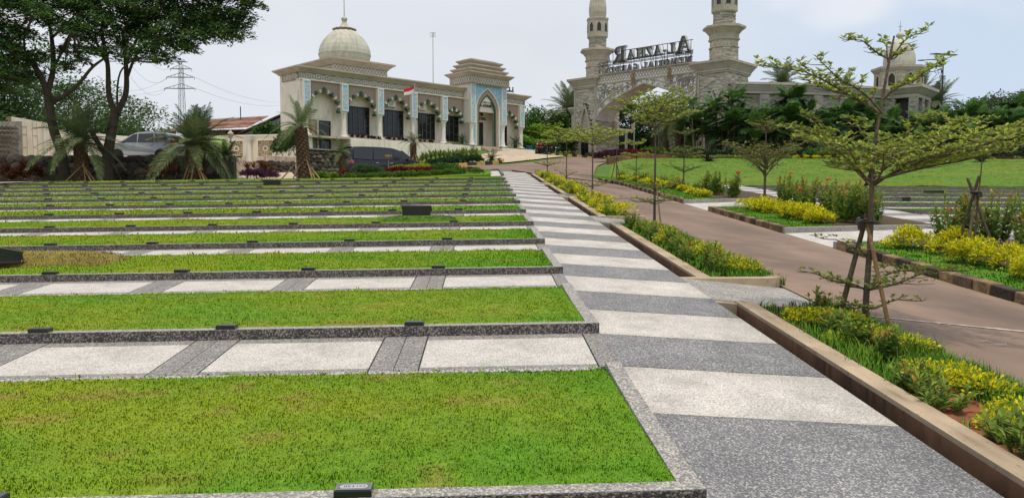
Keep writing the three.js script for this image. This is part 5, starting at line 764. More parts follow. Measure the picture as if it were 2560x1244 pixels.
// ---------------------------------------------------------------- the young umbrella trees
R = rng(1001);
{
  const p = W(2163, 790, 7.25); p.y = soilY(3.4, 7.2) - 0.02;
  mantaly('tall young umbrella tree between two stakes in the nearest planter', p, { trunk: [[0, -0.05, 0], [0.01, 0.35, 0], [0.03, 0.85, 0], [0.03, 1.4, 0], [0.05, 1.75, 0], [0.10, 2.1, 0], [0.17, 2.55, 0], [0.20, 2.72, 0]], r: 0.033, leaf: 0.056, gap: 0.057,
    layers: [
      { h: 0.17, b: [[190, 0.34, 0.05], [15, 0.64, 0.07, 0.4], [120, 0.3, 0.06], [250, 0.3, 0.03]], f: 0.7 }, { h: 0.34, b: [[170, 0.62, 0.17, 0.6], [8, 1.05, 0.19, 0.7], [28, 0.75, 0.2, 0.6], [45, 0.55, 0.2, 0.6], [265, 0.4, 0.12], [190, 0.5, 0.14, 0.7]], f: 0.75 }, { h: 0.66, b: [[160, 0.48, 0.2, 0.5], [215, 0.4, 0.16, 0.5]], f: 0.6 },
      { h: 1.36, b: [[2, 1.95, 0.62, 0.62], [-18, 1.9, 0.42, 0.62], [24, 1.35, 0.62], [55, 1.1, 0.5], [95, 0.9, 0.55], [130, 0.85, 0.55], [160, 0.72, 0.58], [185, 0.72, 0.44], [215, 0.75, 0.35], [255, 0.8, 0.3], [300, 0.95, 0.32], [332, 1.2, 0.4]], f: 1 },
      { h: 1.42, b: [[75, 0.8, 0.6], [20, 0.85, 0.62], [145, 0.65, 0.62], [345, 0.8, 0.5]] },
      { h: 2.02, b: [[172, 1.12, 0.48, 0.7], [200, 0.8, 0.42], [150, 0.7, 0.34]], f: 1 }, { h: 2.12, b: [[6, 0.72, 0.42, 0.6], [-25, 0.5, 0.3]], f: 1 }, { h: 2.5, b: [[172, 0.42, 0.22], [10, 0.40, 0.32], [80, 0.25, 0.25], [-10, 0.2, 0.1]], f: 1 },
    ] }, 'young umbrella trees along the road');
}
const young = (label, px, py, d, H, layers, r, leaf, opt = {}) => { const p = onG(px, d); if (opt.y !== undefined) p.y = opt.y; else p.y = W(px, py, d).y; const ln = opt.lean ?? 0; return mantaly(label, p, { trunk: [[0, -0.15, 0], [ln * 0.3, H * 0.35, 0], [ln * 0.7, H * 0.7, 0.02], [ln, H, 0]], r, layers, leaf, gap: leaf * 1.35, cols: opt.cols ?? MANT }, 'young umbrella trees along the road'); };
// [label, base px, base py, distance, height, tiers as [height, branches, length, rise, leaf factor]]
const tiers = (list) => list.map(([h, n, len, rise, f = 1]) => ({ h, b: whorl(n, len, rise, rr(0, 60)), f }));
young('young umbrella tree with round fresh crown and two bare lower tiers, in the second planter', 1637, 556, 15.6, 2.5, tiers([[0.38, 6, 0.62, 0.12, 0.5], [0.66, 6, 0.62, 0.14, 0.5], [1.9, 8, 0.95, 0.42], [2.15, 7, 0.75, 0.32], [2.35, 5, 0.5, 0.26]]), 0.03, 0.07);
young('young umbrella tree with flat crown in the third planter', 1481, 492, 24.6, 2.15, tiers([[0.3, 6, 0.62, 0.16, 0.5], [1.62, 8, 1.1, 0.42], [1.85, 6, 0.7, 0.3]]), 0.03, 0.09);
young('thin young umbrella tree with small pale crown in the fourth planter', 1416, 462, 31, 2.1, tiers([[0.32, 5, 0.5, 0.25, 0.4], [1.2, 5, 0.4, 0.1, 0.4], [1.65, 6, 0.9, 0.25], [1.9, 5, 0.8, 0.24]]), 0.028, 0.1);
young('small umbrella tree with one dark low tier, near the top end of the striped path', 1368, 437, 38, 1.9, tiers([[0.42, 7, 0.85, 0.2, 0.7], [1.5, 5, 0.5, 0.15]]), 0.028, 0.1);
young('large umbrella tree with broad layered crown among the shrubs right of the road', 1912, 515, 26, 2.9, tiers([[1.02, 7, 1.0, 0.8, 0.8], [1.25, 8, 1.35, 0.72, 0.9], [1.5, 7, 1.3, 0.62, 0.9], [2.45, 6, 0.75, 0.28], [2.6, 5, 0.5, 0.22]]), 0.055, 0.08, { cols: [[0.18, 0.21, 0.05], [0.14, 0.18, 0.045], [0.25, 0.27, 0.07]] });
young('young umbrella tree with tall bare stem at the left tip of the lawn', 1541, 440, 41, 2.8, tiers([[0.9, 4, 0.8, 0.12, 0.5], [1.6, 5, 0.7, 0.2, 0.8], [2.2, 5, 0.6, 0.15]]), 0.03, 0.11);
young('slender umbrella tree with bare whorl of twigs and yellow-green top, beside the lawn', 1590, 457, 37, 2.05, tiers([[0.55, 6, 0.7, 0.32, 0.35], [1.2, 6, 0.65, 0.2], [1.75, 5, 0.55, 0.2]]), 0.03, 0.11);
young('umbrella tree with wide dark tiers standing before the lawn', 1709, 455, 35, 2.6, tiers([[0.45, 7, 0.95, 0.3, 0.5], [1.1, 8, 0.9, 0.22], [1.35, 6, 0.75, 0.2], [2.1, 5, 0.6, 0.2]]), 0.035, 0.1, { cols: [[0.18, 0.23, 0.06], [0.13, 0.18, 0.05]] });
young('umbrella tree with fresh green flat crown in front of the gate arch', 1645, 372, 61, 4.3, tiers([[2.2, 8, 2.2, 0.8], [2.8, 8, 2.0, 0.8], [3.5, 7, 1.6, 0.7]]), 0.06, 0.19, { cols: [[0.22, 0.31, 0.05], [0.28, 0.36, 0.06], [0.17, 0.25, 0.05]] });
young('umbrella tree with spreading crown left of the gateway', 1375, 395, 72, 3.2, tiers([[1.2, 7, 1.6, 0.4], [1.9, 8, 2.1, 0.6], [2.6, 7, 1.5, 0.5]]), 0.06, 0.2, { cols: [[0.22, 0.36, 0.04], [0.18, 0.3, 0.04], [0.28, 0.42, 0.05]] });
young('thin staked umbrella tree at the right edge among shrubs', 2440, 640, 14, 2.15, tiers([[0.5, 4, 0.5, 0.22, 0.35], [1.8, 4, 0.35, 0.12, 0.5], [2.05, 4, 0.3, 0.12, 0.6]]), 0.022, 0.06, { lean: 0.1, y: stripY(8.9, 14) + 0.02 });

// stakes
R = rng(1101);
const stake = (label, a, b, r, m, grp) => { const t = thing('wooden_stake', label, 'stake', a, 0, grp); const e = b.clone().sub(a); part('pole', bar(V(0, -0.06, 0), e, r, 7, r * 0.85), m, t); part('cut_end', cyl(r * 0.86, r * 0.8, 0.012, 7, 0, 0, 0).translate(e.x, e.y - 0.004, e.z), M.stakeDark, t); return t; };
stake('dark wooden stake propping the tall umbrella tree from the left', W(2100, 775, 7.25), W(2168, 535, 7.33), 0.026, M.stakeDark, 'stakes of the tall umbrella tree'); stake('yellowish bamboo stake propping the tall umbrella tree from the right', W(2229, 825, 7.0), W(2166, 545, 7.28), 0.021, M.stake, 'stakes of the tall umbrella tree');
{ const t = thing('tree_tie', 'dark tie binding the tall umbrella tree to its stakes', 'tie', W(2166, 556, 7.28)); part('loop', clean(new THREE.TorusGeometry(0.075, 0.016, 6, 16).rotateX(Math.PI / 2 - 0.15)), M.frame, t); part('loop', clean(new THREE.TorusGeometry(0.07, 0.014, 6, 16).rotateX(Math.PI / 2 + 0.2).translate(0, 0.03, 0)), M.frame, t); part('knot', at(box(0.05, 0.09, 0.04), -0.07, -0.02, 0.04, 0.2, 0, 0.3), M.frame, t); }
stake('thin stake leaning beside the umbrella tree in the second planter', W(1654, 566, 15.2), W(1640, 452, 15.6), 0.018, M.stake);
stake('left leg of the tripod of stakes at the right edge', W(2393, 612, 14.1), W(2449, 440, 14), 0.03, M.stakeDark, 'tripod of stakes at the right edge'); stake('right leg of the tripod of stakes at the right edge', W(2491, 628, 13.9), W(2420, 446, 14.1), 0.03, M.bark, 'tripod of stakes at the right edge'); stake('middle leg of the tripod of stakes at the right edge', W(2412, 648, 13.7), W(2445, 470, 14.0), 0.026, M.bark, 'tripod of stakes at the right edge');
{ const t = thing('tree_tie', 'dark tie binding the tripod of stakes at the right edge', 'tie', W(2440, 480, 14)); part('loop', clean(new THREE.TorusGeometry(0.07, 0.03, 6, 14).rotateX(Math.PI / 2)), M.frame, t); part('knot', box(0.08, 0.1, 0.08, 0.03, -0.05, 0.05), M.frame, t); }
stake('left stake of the young tree at the left tip of the lawn', W(1528, 446, 41), W(1537, 410, 41.2), 0.03, M.bark, 'stakes at the left tip of the lawn'); stake('right stake of the young tree at the left tip of the lawn', W(1551, 446, 41), W(1543, 412, 41.1), 0.03, M.bark, 'stakes at the left tip of the lawn');

// ---------------------------------------------------------------- planting in the planters left of the road
R = rng(1201);
PL.forEach(([a, b], i) => {
  const a0 = Math.max(a, 2.6), pl = `the ${nth(i)} planter`, n = [5, 5, 6, 6, 8][i], tall = i === 0 ? 0.2 : 0.3;
  for (let k = 0; k < n; k++) { const s = mix(a0 + 0.35, b - 0.45, (k + 0.5) / n) + rr(-0.15, 0.15), x = rr(3.05, 3.3) + (i === 0 ? 0.05 : 0); const big = i > 1 ? 1.25 : 1; mound('golden_shrub', `low yellow-leaved shrub in ${pl}, ${nth(k)} from its near end`, 'shrub', V(x, soilY(x, s) - 0.02, -s), [0.3 * big, tall * big, 0.42 * big], i < 2 ? 2200 : 900, i < 2 ? 0.032 : 0.05, i > 1 ? [...YEL, GRN[3]] : i === 0 ? [...YEL, GRN[1], GRN[3]] : [...YEL, ...GRN], `yellow shrubs in ${pl}`); }
  const m = [11, 16, 9, 8, 8][i];
  for (let k = 0; k < m; k++) { const s = mix(a0 + 0.2, b - 0.25, (k + 0.5) / m) + rr(-0.2, 0.2), x = i === 0 ? (k > m * 0.5 ? rr(2.9, 3.3) : rr(2.86, 3.05)) : rr(2.86, 3.1); ixora('leafy_shrub', `small glossy green shrub in ${pl}, ${nth(k)} from its near end`, V(x, soilY(x, s) - 0.01, -s), rr(0.24, 0.4) * (i === 0 ? 0.8 : 1.05), rr(0.22, 0.36), i < 2 ? 10 : 7, i < 2 ? 0.085 : 0.12, `green shrubs in ${pl}`, { bronze: 0.15, flowers: (i === 1 && (k === 4 || k === 8)) || (i === 0 && k === 0) ? 1 : 0 }); }
  // rank grass along the road side and weeds by the wall
  const holder = scene.children.filter((o) => o.name.startsWith('planter'))[i], lush = (x, s, o) => { lawnColor(x, s, o, 1); o[0] *= 0.62; o[1] *= 0.64; o[2] *= 1.1; };
  const tg = i < 2 ? tuftLong : tuftWide; grassOn(holder, tg, Math.round((b - a0) * [420, 300, 160, 120, 100][i]), () => { const s = rr(a0 + 0.12, b - 0.06), x = 3.66 - (i ? 0.5 : 0.34) * R() ** 1.4; return [Math.min(x, roadL(s) - 0.12), soilY(x, s) - 0.02, s]; }, lush, 0.45, 0.95, 'grass_verge');
  grassOn(holder, tuftWeed, Math.round((b - a0) * [90, 110, 60, 40, 30][i]), () => { const s = rr(a0 + 0.2, b - 0.1), x = rr(2.8, 3.3); if (i === 0 && (s < 5.3 ? R() < 0.93 : R() < 0.4)) return null; return [x, soilY(x, s) - 0.01, s]; }, lush, 0.8, 2.2, 'weeds');
  if (i === 0) grassOn(holder, tuftLong, 120, () => { const s = rr(5.0, 6.6), x = rr(2.78, 3.1); return [x, soilY(x, s) - 0.01, s]; }, lush, 0.5, 1.0, 'weeds');
});
// ---------------------------------------------------------------- strip right of the road
R = rng(1301);
SR.forEach(([a, b], i) => {
  const a0 = Math.max(a, 9.6), pl = ['the nearest right-hand strip', 'the second right-hand strip', 'the third right-hand strip', 'the far right-hand strip'][i]; if (i === 0) return;
  const n = [0, 6, 7, 9][i];
  for (let k = 0; k < n; k++) { const s = mix(a0 + 0.55, b - 0.6, (k + 0.5) / n) + rr(-0.15, 0.15), x = kerbX(s) + rr(1.05, 1.4) + (i === 3 ? 0.1 : 0), g = i === 3 ? 0.72 : 1; mound('golden_shrub', `bushy yellow shrub in ${pl}, ${nth(k)} from its near end`, 'shrub', V(x, (s > 40 ? G(x, s) + 0.1 : stripY(x, s)) - 0.04, -s), [0.52 * g * rr(0.8, 1.15), 0.44 * g * rr(0.8, 1.25), 0.5 * g * rr(0.8, 1.15)], [0, 2600, 1900, 900][i], [0, 0.055, 0.07, 0.1][i], [...YEL, [0.3, 0.36, 0.03]], `yellow shrubs in ${pl}`, { lobes: 9, up: 0.4 }); }
  const m = [0, 15, 12, 12][i];
  for (let k = 0; k < m; k++) { const s = mix(a0 + 0.3, b - 0.3, (k + 0.5) / m) + rr(-0.2, 0.2), x = (i === 3 ? kerbX(s) + 1.7 : 9.4) + rr(-0.3, 1.1) * (i === 3 ? 0.5 : 1), h = i === 3 && s > 33 ? rr(0.35, 0.55) : rr(1.0, 1.45) * (i === 3 ? 0.85 : 1); ixora('tall_shrub', `upright green shrub with bronze tips in ${pl}, ${nth(k)} from its near end`, V(x, (s > 40 ? G(x, s) + 0.1 : stripY(x, s)) - 0.03, -s), h, rr(0.6, 0.85), i === 1 ? 19 : 14, [0, 0.12, 0.15, 0.2][i], `tall shrubs in ${pl}`, { flowers: k % 3 === 0 ? 1 : 0, bronze: 0.3, lo: 0.4 }); }
});

// ---------------------------------------------------------------- gardens farther back
R = rng(1401);
const onGw = (px, d, dy = 0) => onG(px, d, dy);
// clipped beds at the top of the grave field
for (let k = 0; k < 11; k++) { const p = onGw(868 + k * 32, 36.9 + k * 0.12); mound('low_hedge', `low bright green hedge plant at the top of the grave beds, ${nth(k)} from the left`, 'hedge', p.setY(G(p.x, -p.z) + 0.05), [0.42, 0.36, 0.4], 900, 0.09, [[0.10, 0.19, 0.03], [0.13, 0.24, 0.03], [0.07, 0.14, 0.02]], 'low hedge at the top of the beds', { turn: 0 }); }
const bed2 = (name, label, px, py, d, r, n, leaf, cols, opt = {}) => { const p = onGw(px, d); p.y = py === null ? p.y : W(px, py, d).y; return mound(name, label, 'shrub', p, r, n, leaf, cols, null, { turn: 0, lobes: 12, ...opt }); };
bed2('round_shrub', 'rounded dark green shrub left of the maroon flower mound', 915, 441, 38.3, [0.85, 0.62, 0.7], 3200, 0.1, [[0.07, 0.13, 0.05], [0.05, 0.1, 0.035], [0.09, 0.16, 0.06]]);
bed2('maroon_mound', 'long maroon-leaved flower mound in front of the dark van', 1026, 437, 38.5, [1.35, 0.46, 0.7], 4600, 0.08, RED);
bed2('yellow_mound', 'lime yellow flower mound topping the maroon one', 1030, 432, 39.6, [1.15, 0.54, 0.6], 3200, 0.08, LIME);
bed2('round_shrub', 'rounded mid green shrub right of the maroon flower mound', 1116, 438, 39.2, [0.95, 0.58, 0.7], 3200, 0.1, [[0.07, 0.15, 0.03], [0.05, 0.11, 0.025], [0.1, 0.19, 0.04]]);
bed2('maroon_tuft', 'little maroon plant by the rear of the dark van', 868, 437, 40, [0.35, 0.25, 0.3], 500, 0.08, RED); bed2('maroon_tuft', 'little maroon plant beside the pale end of the striped path', 1172, 428, 42, [0.38, 0.22, 0.3], 500, 0.08, RED);
bed2('purple_mound', 'purple groundcover mound below the spiky brown plants', 648, 447, 37.5, [0.95, 0.42, 0.6], 3000, 0.1, PUR);
for (const [k, px] of [[0, 618], [1, 636], [2, 655], [3, 668]]) rosette('cordyline', `brown-red spiky cordyline behind the purple groundcover, ${nth(k)} from the left`, 'plant', onGw(px, 38.6), 34, 0.5, 0.05, [[0.17, 0.065, 0.03], [0.12, 0.05, 0.025], [0.22, 0.1, 0.05]], 'cordylines behind the purple groundcover', { e0: 0.2, e1: 1.4, heads: [[0, 0.75, 0], [0.16, 0.5, 0.1]] });
for (const [k, px, d, h] of [[0, 408, 38.2, 0.7], [1, 428, 38.4, 0.95], [2, 392, 38.6, 0.55], [3, 20, 37.6, 0.7], [4, 62, 37.8, 0.85], [5, 45, 37.3, 0.5], [6, 92, 38.2, 0.7]]) rosette('cordyline', k < 3 ? `brown-red spiky cordyline below the parked silver car, ${nth(k)} of the clump` : `dusky red spiky cordyline at the far left before the stone wall, ${nth(k - 3)} of the clump`, 'plant', onGw(px, d), 46, 0.72, 0.07, k < 3 ? [[0.20, 0.085, 0.045], [0.26, 0.12, 0.06], [0.14, 0.06, 0.03]] : [[0.12, 0.04, 0.025], [0.09, 0.03, 0.02], [0.16, 0.06, 0.03]], k < 3 ? 'cordylines below the silver car' : 'cordylines at the far left', { e0: 0.0, e1: 1.4, heads: [[0, h, 0], [0.3, h * 0.7, 0.1], [-0.28, h * 0.6, 0.05]] });
// palms in front of the office and at the left
R = rng(1501);
datePalm('stout date palm propped with stakes in front of the office corner', onGw(762, 39.5), 2.75, 0.26, 18, 1.8, 'date palms on the left', { up0: 1.3, up1: 0.15, lean: -0.15 });
datePalm('small date palm right behind the dark van', onGw(858, 41.5), 1.55, 0.16, 16, 0.95, 'date palms on the left', { up0: 1.35, up1: 0.1, lean: -0.1 });
datePalm('small date palm beside the flagpole at the nose of the dark van', onGw(1034, 46.5), 2.05, 0.16, 16, 0.95, 'date palms on the left', { up0: 1.35, up1: 0.15 });
datePalm('large drooping date palm before the green tank', onGw(484, 38.6), 1.75, 0.26, 40, 2.3, 'date palms on the left', { up0: 1.45, up1: 0.05 });
datePalm('second trunk date palm close behind the large drooping one', onGw(504, 39.3), 1.9, 0.22, 26, 2.2, 'date palms on the left', { up0: 1.4, up1: 0.2 });
datePalm('shaded date palm between the two big trees on the left', onGw(205, 39), 2.0, 0.26, 44, 2.4, 'date palms on the left', { up0: 1.4, up1: 0.1 });
datePalm('tall date palm behind the left minaret tower', onGw(1423, 86), 5.0, 0.35, 60, 3.6, 'date palms behind the gate', { up0: 1.4, up1: -0.6 });
datePalm('date palm seen through the gateway arch', onGw(1668, 80), 3.4, 0.35, 44, 3.4, 'date palms behind the gate', { up0: 1.4, up1: -0.3 });
datePalm('date palm inside the arch by the mesh gate on the right', onGw(1698, 63.5), 3.3, 0.28, 22, 2.0, 'date palms behind the gate', { up0: 1.4, up1: 0.0 });
datePalm('date palm rising behind the arcade wall near the right minaret', onGw(1950, 80), 7.6, 0.35, 44, 2.9, 'date palms behind the arcade wall', { up0: 1.3, up1: -0.2 });
datePalm('date palm top peeping over the arcade wall left of the pavilion', onGw(2105, 84), 7.6, 0.35, 34, 2.4, 'date palms behind the arcade wall', { up0: 1.3, up1: 0.0 });
datePalm('date palm behind the pavilion on its right side', onGw(2330, 76), 5.2, 0.35, 52, 3.3, 'date palms behind the arcade wall', { up0: 1.25, up1: -0.4 });
datePalm('second date palm behind the pavilion, nearer its dome', onGw(2300, 84), 7.5, 0.3, 34, 2.4, 'date palms behind the arcade wall', { up0: 1.3, up1: 0.0 });
for (const [palm, px, d, list] of [['the large drooping date palm', 484, 38.2, [[-30, -8], [-20, -3], [-8, 12], [24, 6], [34, 8], [44, 6]]], ['the office-corner date palm', 762, 39, [[-70, -20], [-36, -12], [22, 8], [32, 10], [48, 14]]], ['the shaded date palm', 205, 38.4, [[-55, 10], [10, 16], [30, 4], [42, 12]]], ['the flagpole date palm', 1034, 46, [[-12, 3], [22, 8]]]]) list.forEach(([a, b], k) => { const o = onGw(px + a, d - 0.4 + 0.2 * (k % 2)), e = onGw(px + b * 0.35, d + 0.4); e.y = o.y + rr(1.0, 1.5); stake(`pale bamboo prop leaning on ${palm}, ${nth(k)} from the left`, o, e, 0.035, M.stake, `bamboo props of ${palm}`); });
cycad('cycad with dark trunk at the end of the stone wall', onGw(567, 38.8), 1.35, 0.2, 30, 1.0, 'cycads'); cycad('dark cycad hiding the side of the silver car', onGw(382, 40.2), 0.6, 0.2, 28, 1.1, 'cycads'); cycad('low cycad at the right foot of the stone wall', onGw(585, 38.2), 0.15, 0.12, 16, 0.55, 'cycads');
cycad('cycad on the office apron lawn by the steps', onGw(1229, 56.5), 0.2, 0.16, 26, 0.95, 'cycads'); { const p = M.officeWorld(15.0, 0.05, 0.1); cycad('cycad in the planter left of the office entrance', p, 0.35, 0.12, 20, 0.85, 'cycads'); const q = M.officeWorld(21.2, 0.0, 0.3); cycad('cycad in front of the right arcade window of the office', q, 0.45, 0.14, 22, 0.85, 'cycads'); const r = M.officeWorld(15.9, 0.02, 0.3); cycad('little cycad beside the left portal pillar', r, 0.1, 0.08, 14, 0.4, 'cycads'); }
for (let k = 0; k < 9; k++) { const u = [4.3, 5.0, 5.7, 6.3, 7.4, 8.1, 8.9, 10.7, 11.6][k], p = M.officeWorld(u, -0.08, 0.2); rosette('bromeliad', `dark bronze leafy plant in the office arcade planter, ${nth(k)} from the left`, 'plant', p, 60, 0.36, 0.07, [[0.06, 0.03, 0.025], [0.09, 0.045, 0.035], [0.05, 0.045, 0.025]], 'plants in the office arcade planter', { heads: [[-0.25, 0.12, 0], [0.2, 0.1, 0.05]], e0: 0.1, e1: 1.2 }); }
// beds below the office planter wall
for (let k = 0; k < 16; k++) { const px = 1022 + k * 11.2, d = 52.5 + k * 0.45; rosette('lily_clump', `strap-leaved yellow-green plant below the office planter wall, ${nth(k)} from the left`, 'plant', onGw(px, d, 0.35), 30, 0.75, 0.09, [[0.16, 0.22, 0.04], [0.1, 0.17, 0.03], [0.24, 0.27, 0.06]], 'strap-leaved plants below the office', { e0: 0.6, e1: 1.4, droop: 0.2 }); }
for (let k = 0; k < 13; k++) { const px = 1050 + k * 12, d = 50.2 + k * 0.35; mound('leafy_border', `dark leafy border plant below the strap-leaved row, ${nth(k)} from the left`, 'plant', onGw(px, d), [0.5, 0.55, 0.4], 420, 0.2, [[0.04, 0.09, 0.03], [0.06, 0.12, 0.05], [0.03, 0.07, 0.025]], 'border plants below the office'); }
for (const [k, px] of [[0, 790], [1, 805], [2, 825], [3, 845]]) mound('leafy_border', `dark leafy plant at the foot of the office stone base, ${nth(k)} from the left`, 'plant', onGw(px, 44), [0.55, 0.55, 0.4], 420, 0.2, GRN, 'plants at the foot of the office stone base');
for (const [k, px, h] of [[0, 705, 1.4], [1, 722, 1.9], [2, 738, 2.3], [3, 690, 1.0]]) { const p = W(px, 388, 52.5); mound('tall_bush', `feathery green bush by the left office corner, ${nth(k)} of the clump`, 'shrub', p, [0.75, h, 0.6], 1300, 0.16, [[0.06, 0.13, 0.03], [0.09, 0.17, 0.04], [0.045, 0.1, 0.025]], 'bushes by the left office corner', { up: 1.4 }); }
// around the lawn
R = rng(1601);
for (let k = 0; k < 9; k++) { const q = k / 8, px = mix(1508, 1650, q), d = mix(55.6, 62.5, q), m = k < 3 ? PUR.map((c) => [c[0] * 0.8, c[1] * 0.7, c[2] * 0.6]) : k < 6 ? RED : GRN; mound('bed_plant', `${k < 3 ? 'purple' : k < 6 ? 'maroon' : 'dark green'} plant in the wedge bed by the gate road, ${nth(k)} from the tip`, 'plant', onGw(px, d, 0.25), [0.85, k < 6 ? 0.5 : 0.75, 0.7], 700, 0.17, m, 'plants in the wedge bed'); }
{ const L = []; for (let k = 0; k < 12; k++) { const a = k / 12, b = (k + 1) / 12, p = V(mix(8.4, 16.6, a), 0, -mix(52.4, 60.6, a)), q = V(mix(8.4, 16.6, b), 0, -mix(52.4, 60.6, b)); p.y = G(p.x, -p.z) + 0.1; q.y = G(q.x, -q.z) + 0.1; L.push(beam(p, q, 0.18, 0.62)); } solo('bed_wall', merge(L), M.drain, 'long brown retaining edge between the wedge bed and the lawn', 'wall', null, 'structure'); }
for (let k = 0; k < 24; k++) { const q = k / 23, px = mix(1690, 1990, q), d = mix(55.8, 57.2, q); mound('edging_plant', `pale green edging plant along the far lawn border, ${nth(k)} from the left`, 'plant', onGw(px, d), [0.35, 0.25, 0.3], 160, 0.14, [[0.25, 0.28, 0.06], [0.34, 0.34, 0.1], [0.14, 0.2, 0.04]], 'edging plants along the far lawn border'); }
for (let k = 0; k < 18; k++) { const q = k / 17, px = mix(1990, 2140, q), d = 56.2; mound('edging_plant', `${k % 3 === 1 ? 'maroon' : 'yellow'} flower plant before the light green bushes, ${nth(k)} from the left`, 'plant', onGw(px, d), [0.26, 0.26, 0.25], 160, 0.12, k % 3 === 1 ? RED : YEL, 'flower plants before the light green bushes'); }
for (let k = 0; k < 8; k++) { const px = 2022 + k * 17; mound('light_bush', `light green rounded bush at the far lawn edge, ${nth(k)} from the left`, 'shrub', onGw(px, 57.4), [0.55, 0.95, 0.5], 650, 0.16, [[0.09, 0.2, 0.05], [0.12, 0.25, 0.06], [0.06, 0.14, 0.04]], 'light green bushes at the far lawn edge'); }
for (let k = 0; k < 26; k++) { const px = 2150 + k * 17; mound('edging_plant', `brown-red low plant along the right far lawn border, ${nth(k)} from the left`, 'plant', onGw(px, 56.2 + 0.03 * k), [0.3, 0.2, 0.25], 130, 0.13, k % 4 === 3 ? [[0.3, 0.25, 0.1]] : [[0.13, 0.05, 0.035], [0.18, 0.08, 0.05], [0.1, 0.09, 0.03]], 'low plants along the right far lawn border'); }
for (const [k, px, d, len, cols] of [[0, 1770, 50, 0.78, [[0.035, 0.03, 0.03], [0.06, 0.05, 0.045], [0.02, 0.022, 0.02]]], [1, 2451, 50.5, 0.85, [[0.03, 0.045, 0.03], [0.06, 0.08, 0.06], [0.02, 0.03, 0.02]]], [2, 1880, 57.2, 1.0, [[0.12, 0.15, 0.09], [0.18, 0.2, 0.13], [0.05, 0.07, 0.04]]]]) rosette('agave', ['dark spiky agave standing alone on the left part of the lawn', 'dark spiky agave standing alone on the right part of the lawn', 'pale green agave at the foot of the palms'][k], 'plant', onGw(px, d), 40, len, 0.13, cols, null, { e0: 0.05, e1: 1.3, droop: 0.15 });
for (let k = 0; k < 30; k++) { const q = k / 29, px = mix(1700, 2560, q), d = mix(58.4, 61, q); mound('dark_hedge', `dark hedge plant under the palms, ${nth(k)} from the left`, 'hedge', onGw(px, d), [0.95, rr(0.7, 1.0), 0.6], 420, 0.24, [[0.03, 0.065, 0.03], [0.04, 0.085, 0.035], [0.024, 0.05, 0.024]], 'dark hedge under the palms'); }
// palm grove in front of the arcade wall
R = rng(1701);
[[1752, 60.5, 5, 4.11, 1.5], [1752, 61.8, 5, 2.68, 1.67], [1790, 61.5, 6, 4.46, 1.58], [1828, 60.6, 8, 4.84, 1.58], [1848, 60.2, 6, 3.2, 1.7], [1870, 61, 8, 3.0, 1.76], [1912, 60.8, 9, 3.67, 1.85], [1950, 61.2, 9, 4.67, 1.85], [1972, 60.4, 6, 3.4, 1.7], [1990, 61.6, 8, 3.49, 1.76], [2028, 61, 8, 2.83, 1.67], [2068, 61.8, 8, 3.0, 1.67], [2086, 60.8, 6, 3.0, 1.7], [2105, 61.4, 8, 3.67, 1.67], [2148, 62, 8, 3.67, 1.76], [2168, 61.4, 6, 3.3, 1.7], [2190, 62.4, 8, 3.17, 1.76], [2236, 63, 7, 3.78, 1.67], [2285, 63, 7, 2.68, 1.76], [2310, 62, 6, 3.0, 1.7], [2330, 63.2, 7, 2.84, 1.85], [2376, 64, 7, 2.68, 1.85], [2420, 62.6, 7, 3.46, 1.85], [2462, 63.4, 7, 4.09, 1.85], [2508, 63, 7, 3.15, 1.94], [2550, 63.8, 7, 4.25, 1.94]].forEach(([px, d, n, h, len], k) => arecaClump(`clump of feather palms before the arcade wall, ${nth(k)} from the gateway`, onGw(px, d), n, h, len, 'palm grove before the arcade wall'));
for (const [k, px, d, h] of [[0, 2425, 70, 5.6], [1, 2475, 72, 6.4], [2, 2530, 70, 6.2], [3, 2570, 68, 6.6]]) bushyTree(`grey-green tangled tree behind the palms at the far right, ${nth(k)} from the left`, onGw(px, d), h, 4.4, 2200, 0.3, [[0.07, 0.11, 0.055], [0.11, 0.14, 0.08], [0.16, 0.17, 0.11]], 'tangled trees at the far right', { clumps: 12 });
// left of the gate: layered green trees, topiary, hedges
for (const [k, px, d, h, w] of [[0, 1318, 84, 5.2, 6], [1, 1350, 88, 5.4, 6], [2, 1385, 92, 5.6, 6], [3, 1300, 80, 3.4, 4.5], [4, 1410, 85, 4.6, 5]]) bushyTree(`dark green tree between the office and the gateway, ${nth(k)} of the group`, onGw(px, d), h, w, 3200, 0.34, [[0.08, 0.16, 0.035], [0.12, 0.21, 0.045], [0.06, 0.12, 0.03]], 'trees between office and gateway', { low: 0.2 });
for (const [k, px, d, h, w] of [[0, 1330, 79, 2.9, 2.7], [1, 1362, 79.5, 2.3, 2.4], [2, 1312, 78, 1.7, 2.0]]) { const t = bushyTree(`bright green layered shrub tree behind the motorcycles, ${nth(k)} from the left`, onGw(px, d), h, w, 2600, 0.2, [[0.2, 0.4, 0.05], [0.16, 0.32, 0.04], [0.28, 0.48, 0.06]], 'bright shrubs behind the motorcycles', { low: 0.5, name: 'shrub_tree' }); }
for (const [k, px, py, d, r] of [[0, 1402, 352, 75, 1.0], [1, 1437, 356, 75, 0.75], [2, 1425, 376, 74.5, 1.0]]) { const t = mound('topiary', ['dark flat-topped topiary pad left of the gate tower', 'small dark topiary pad touching the gate tower', 'low dark topiary pad at the gate tower foot'][k], 'topiary', W(px, py + 6, d), [r, 0.55, r * 0.8], 1500, 0.12, [[0.025, 0.055, 0.02], [0.035, 0.075, 0.025]], 'topiary by the gate tower', { lobes: 10 }); const o = t.position, g = G(o.x, -o.z); part('trunk', tube([V(0, 0.1, 0), V(0.15, (g - o.y) * 0.5, 0), V(0, g - o.y - 0.1, 0)], 0.05, 0.07, 5), M.barkDark, t); }
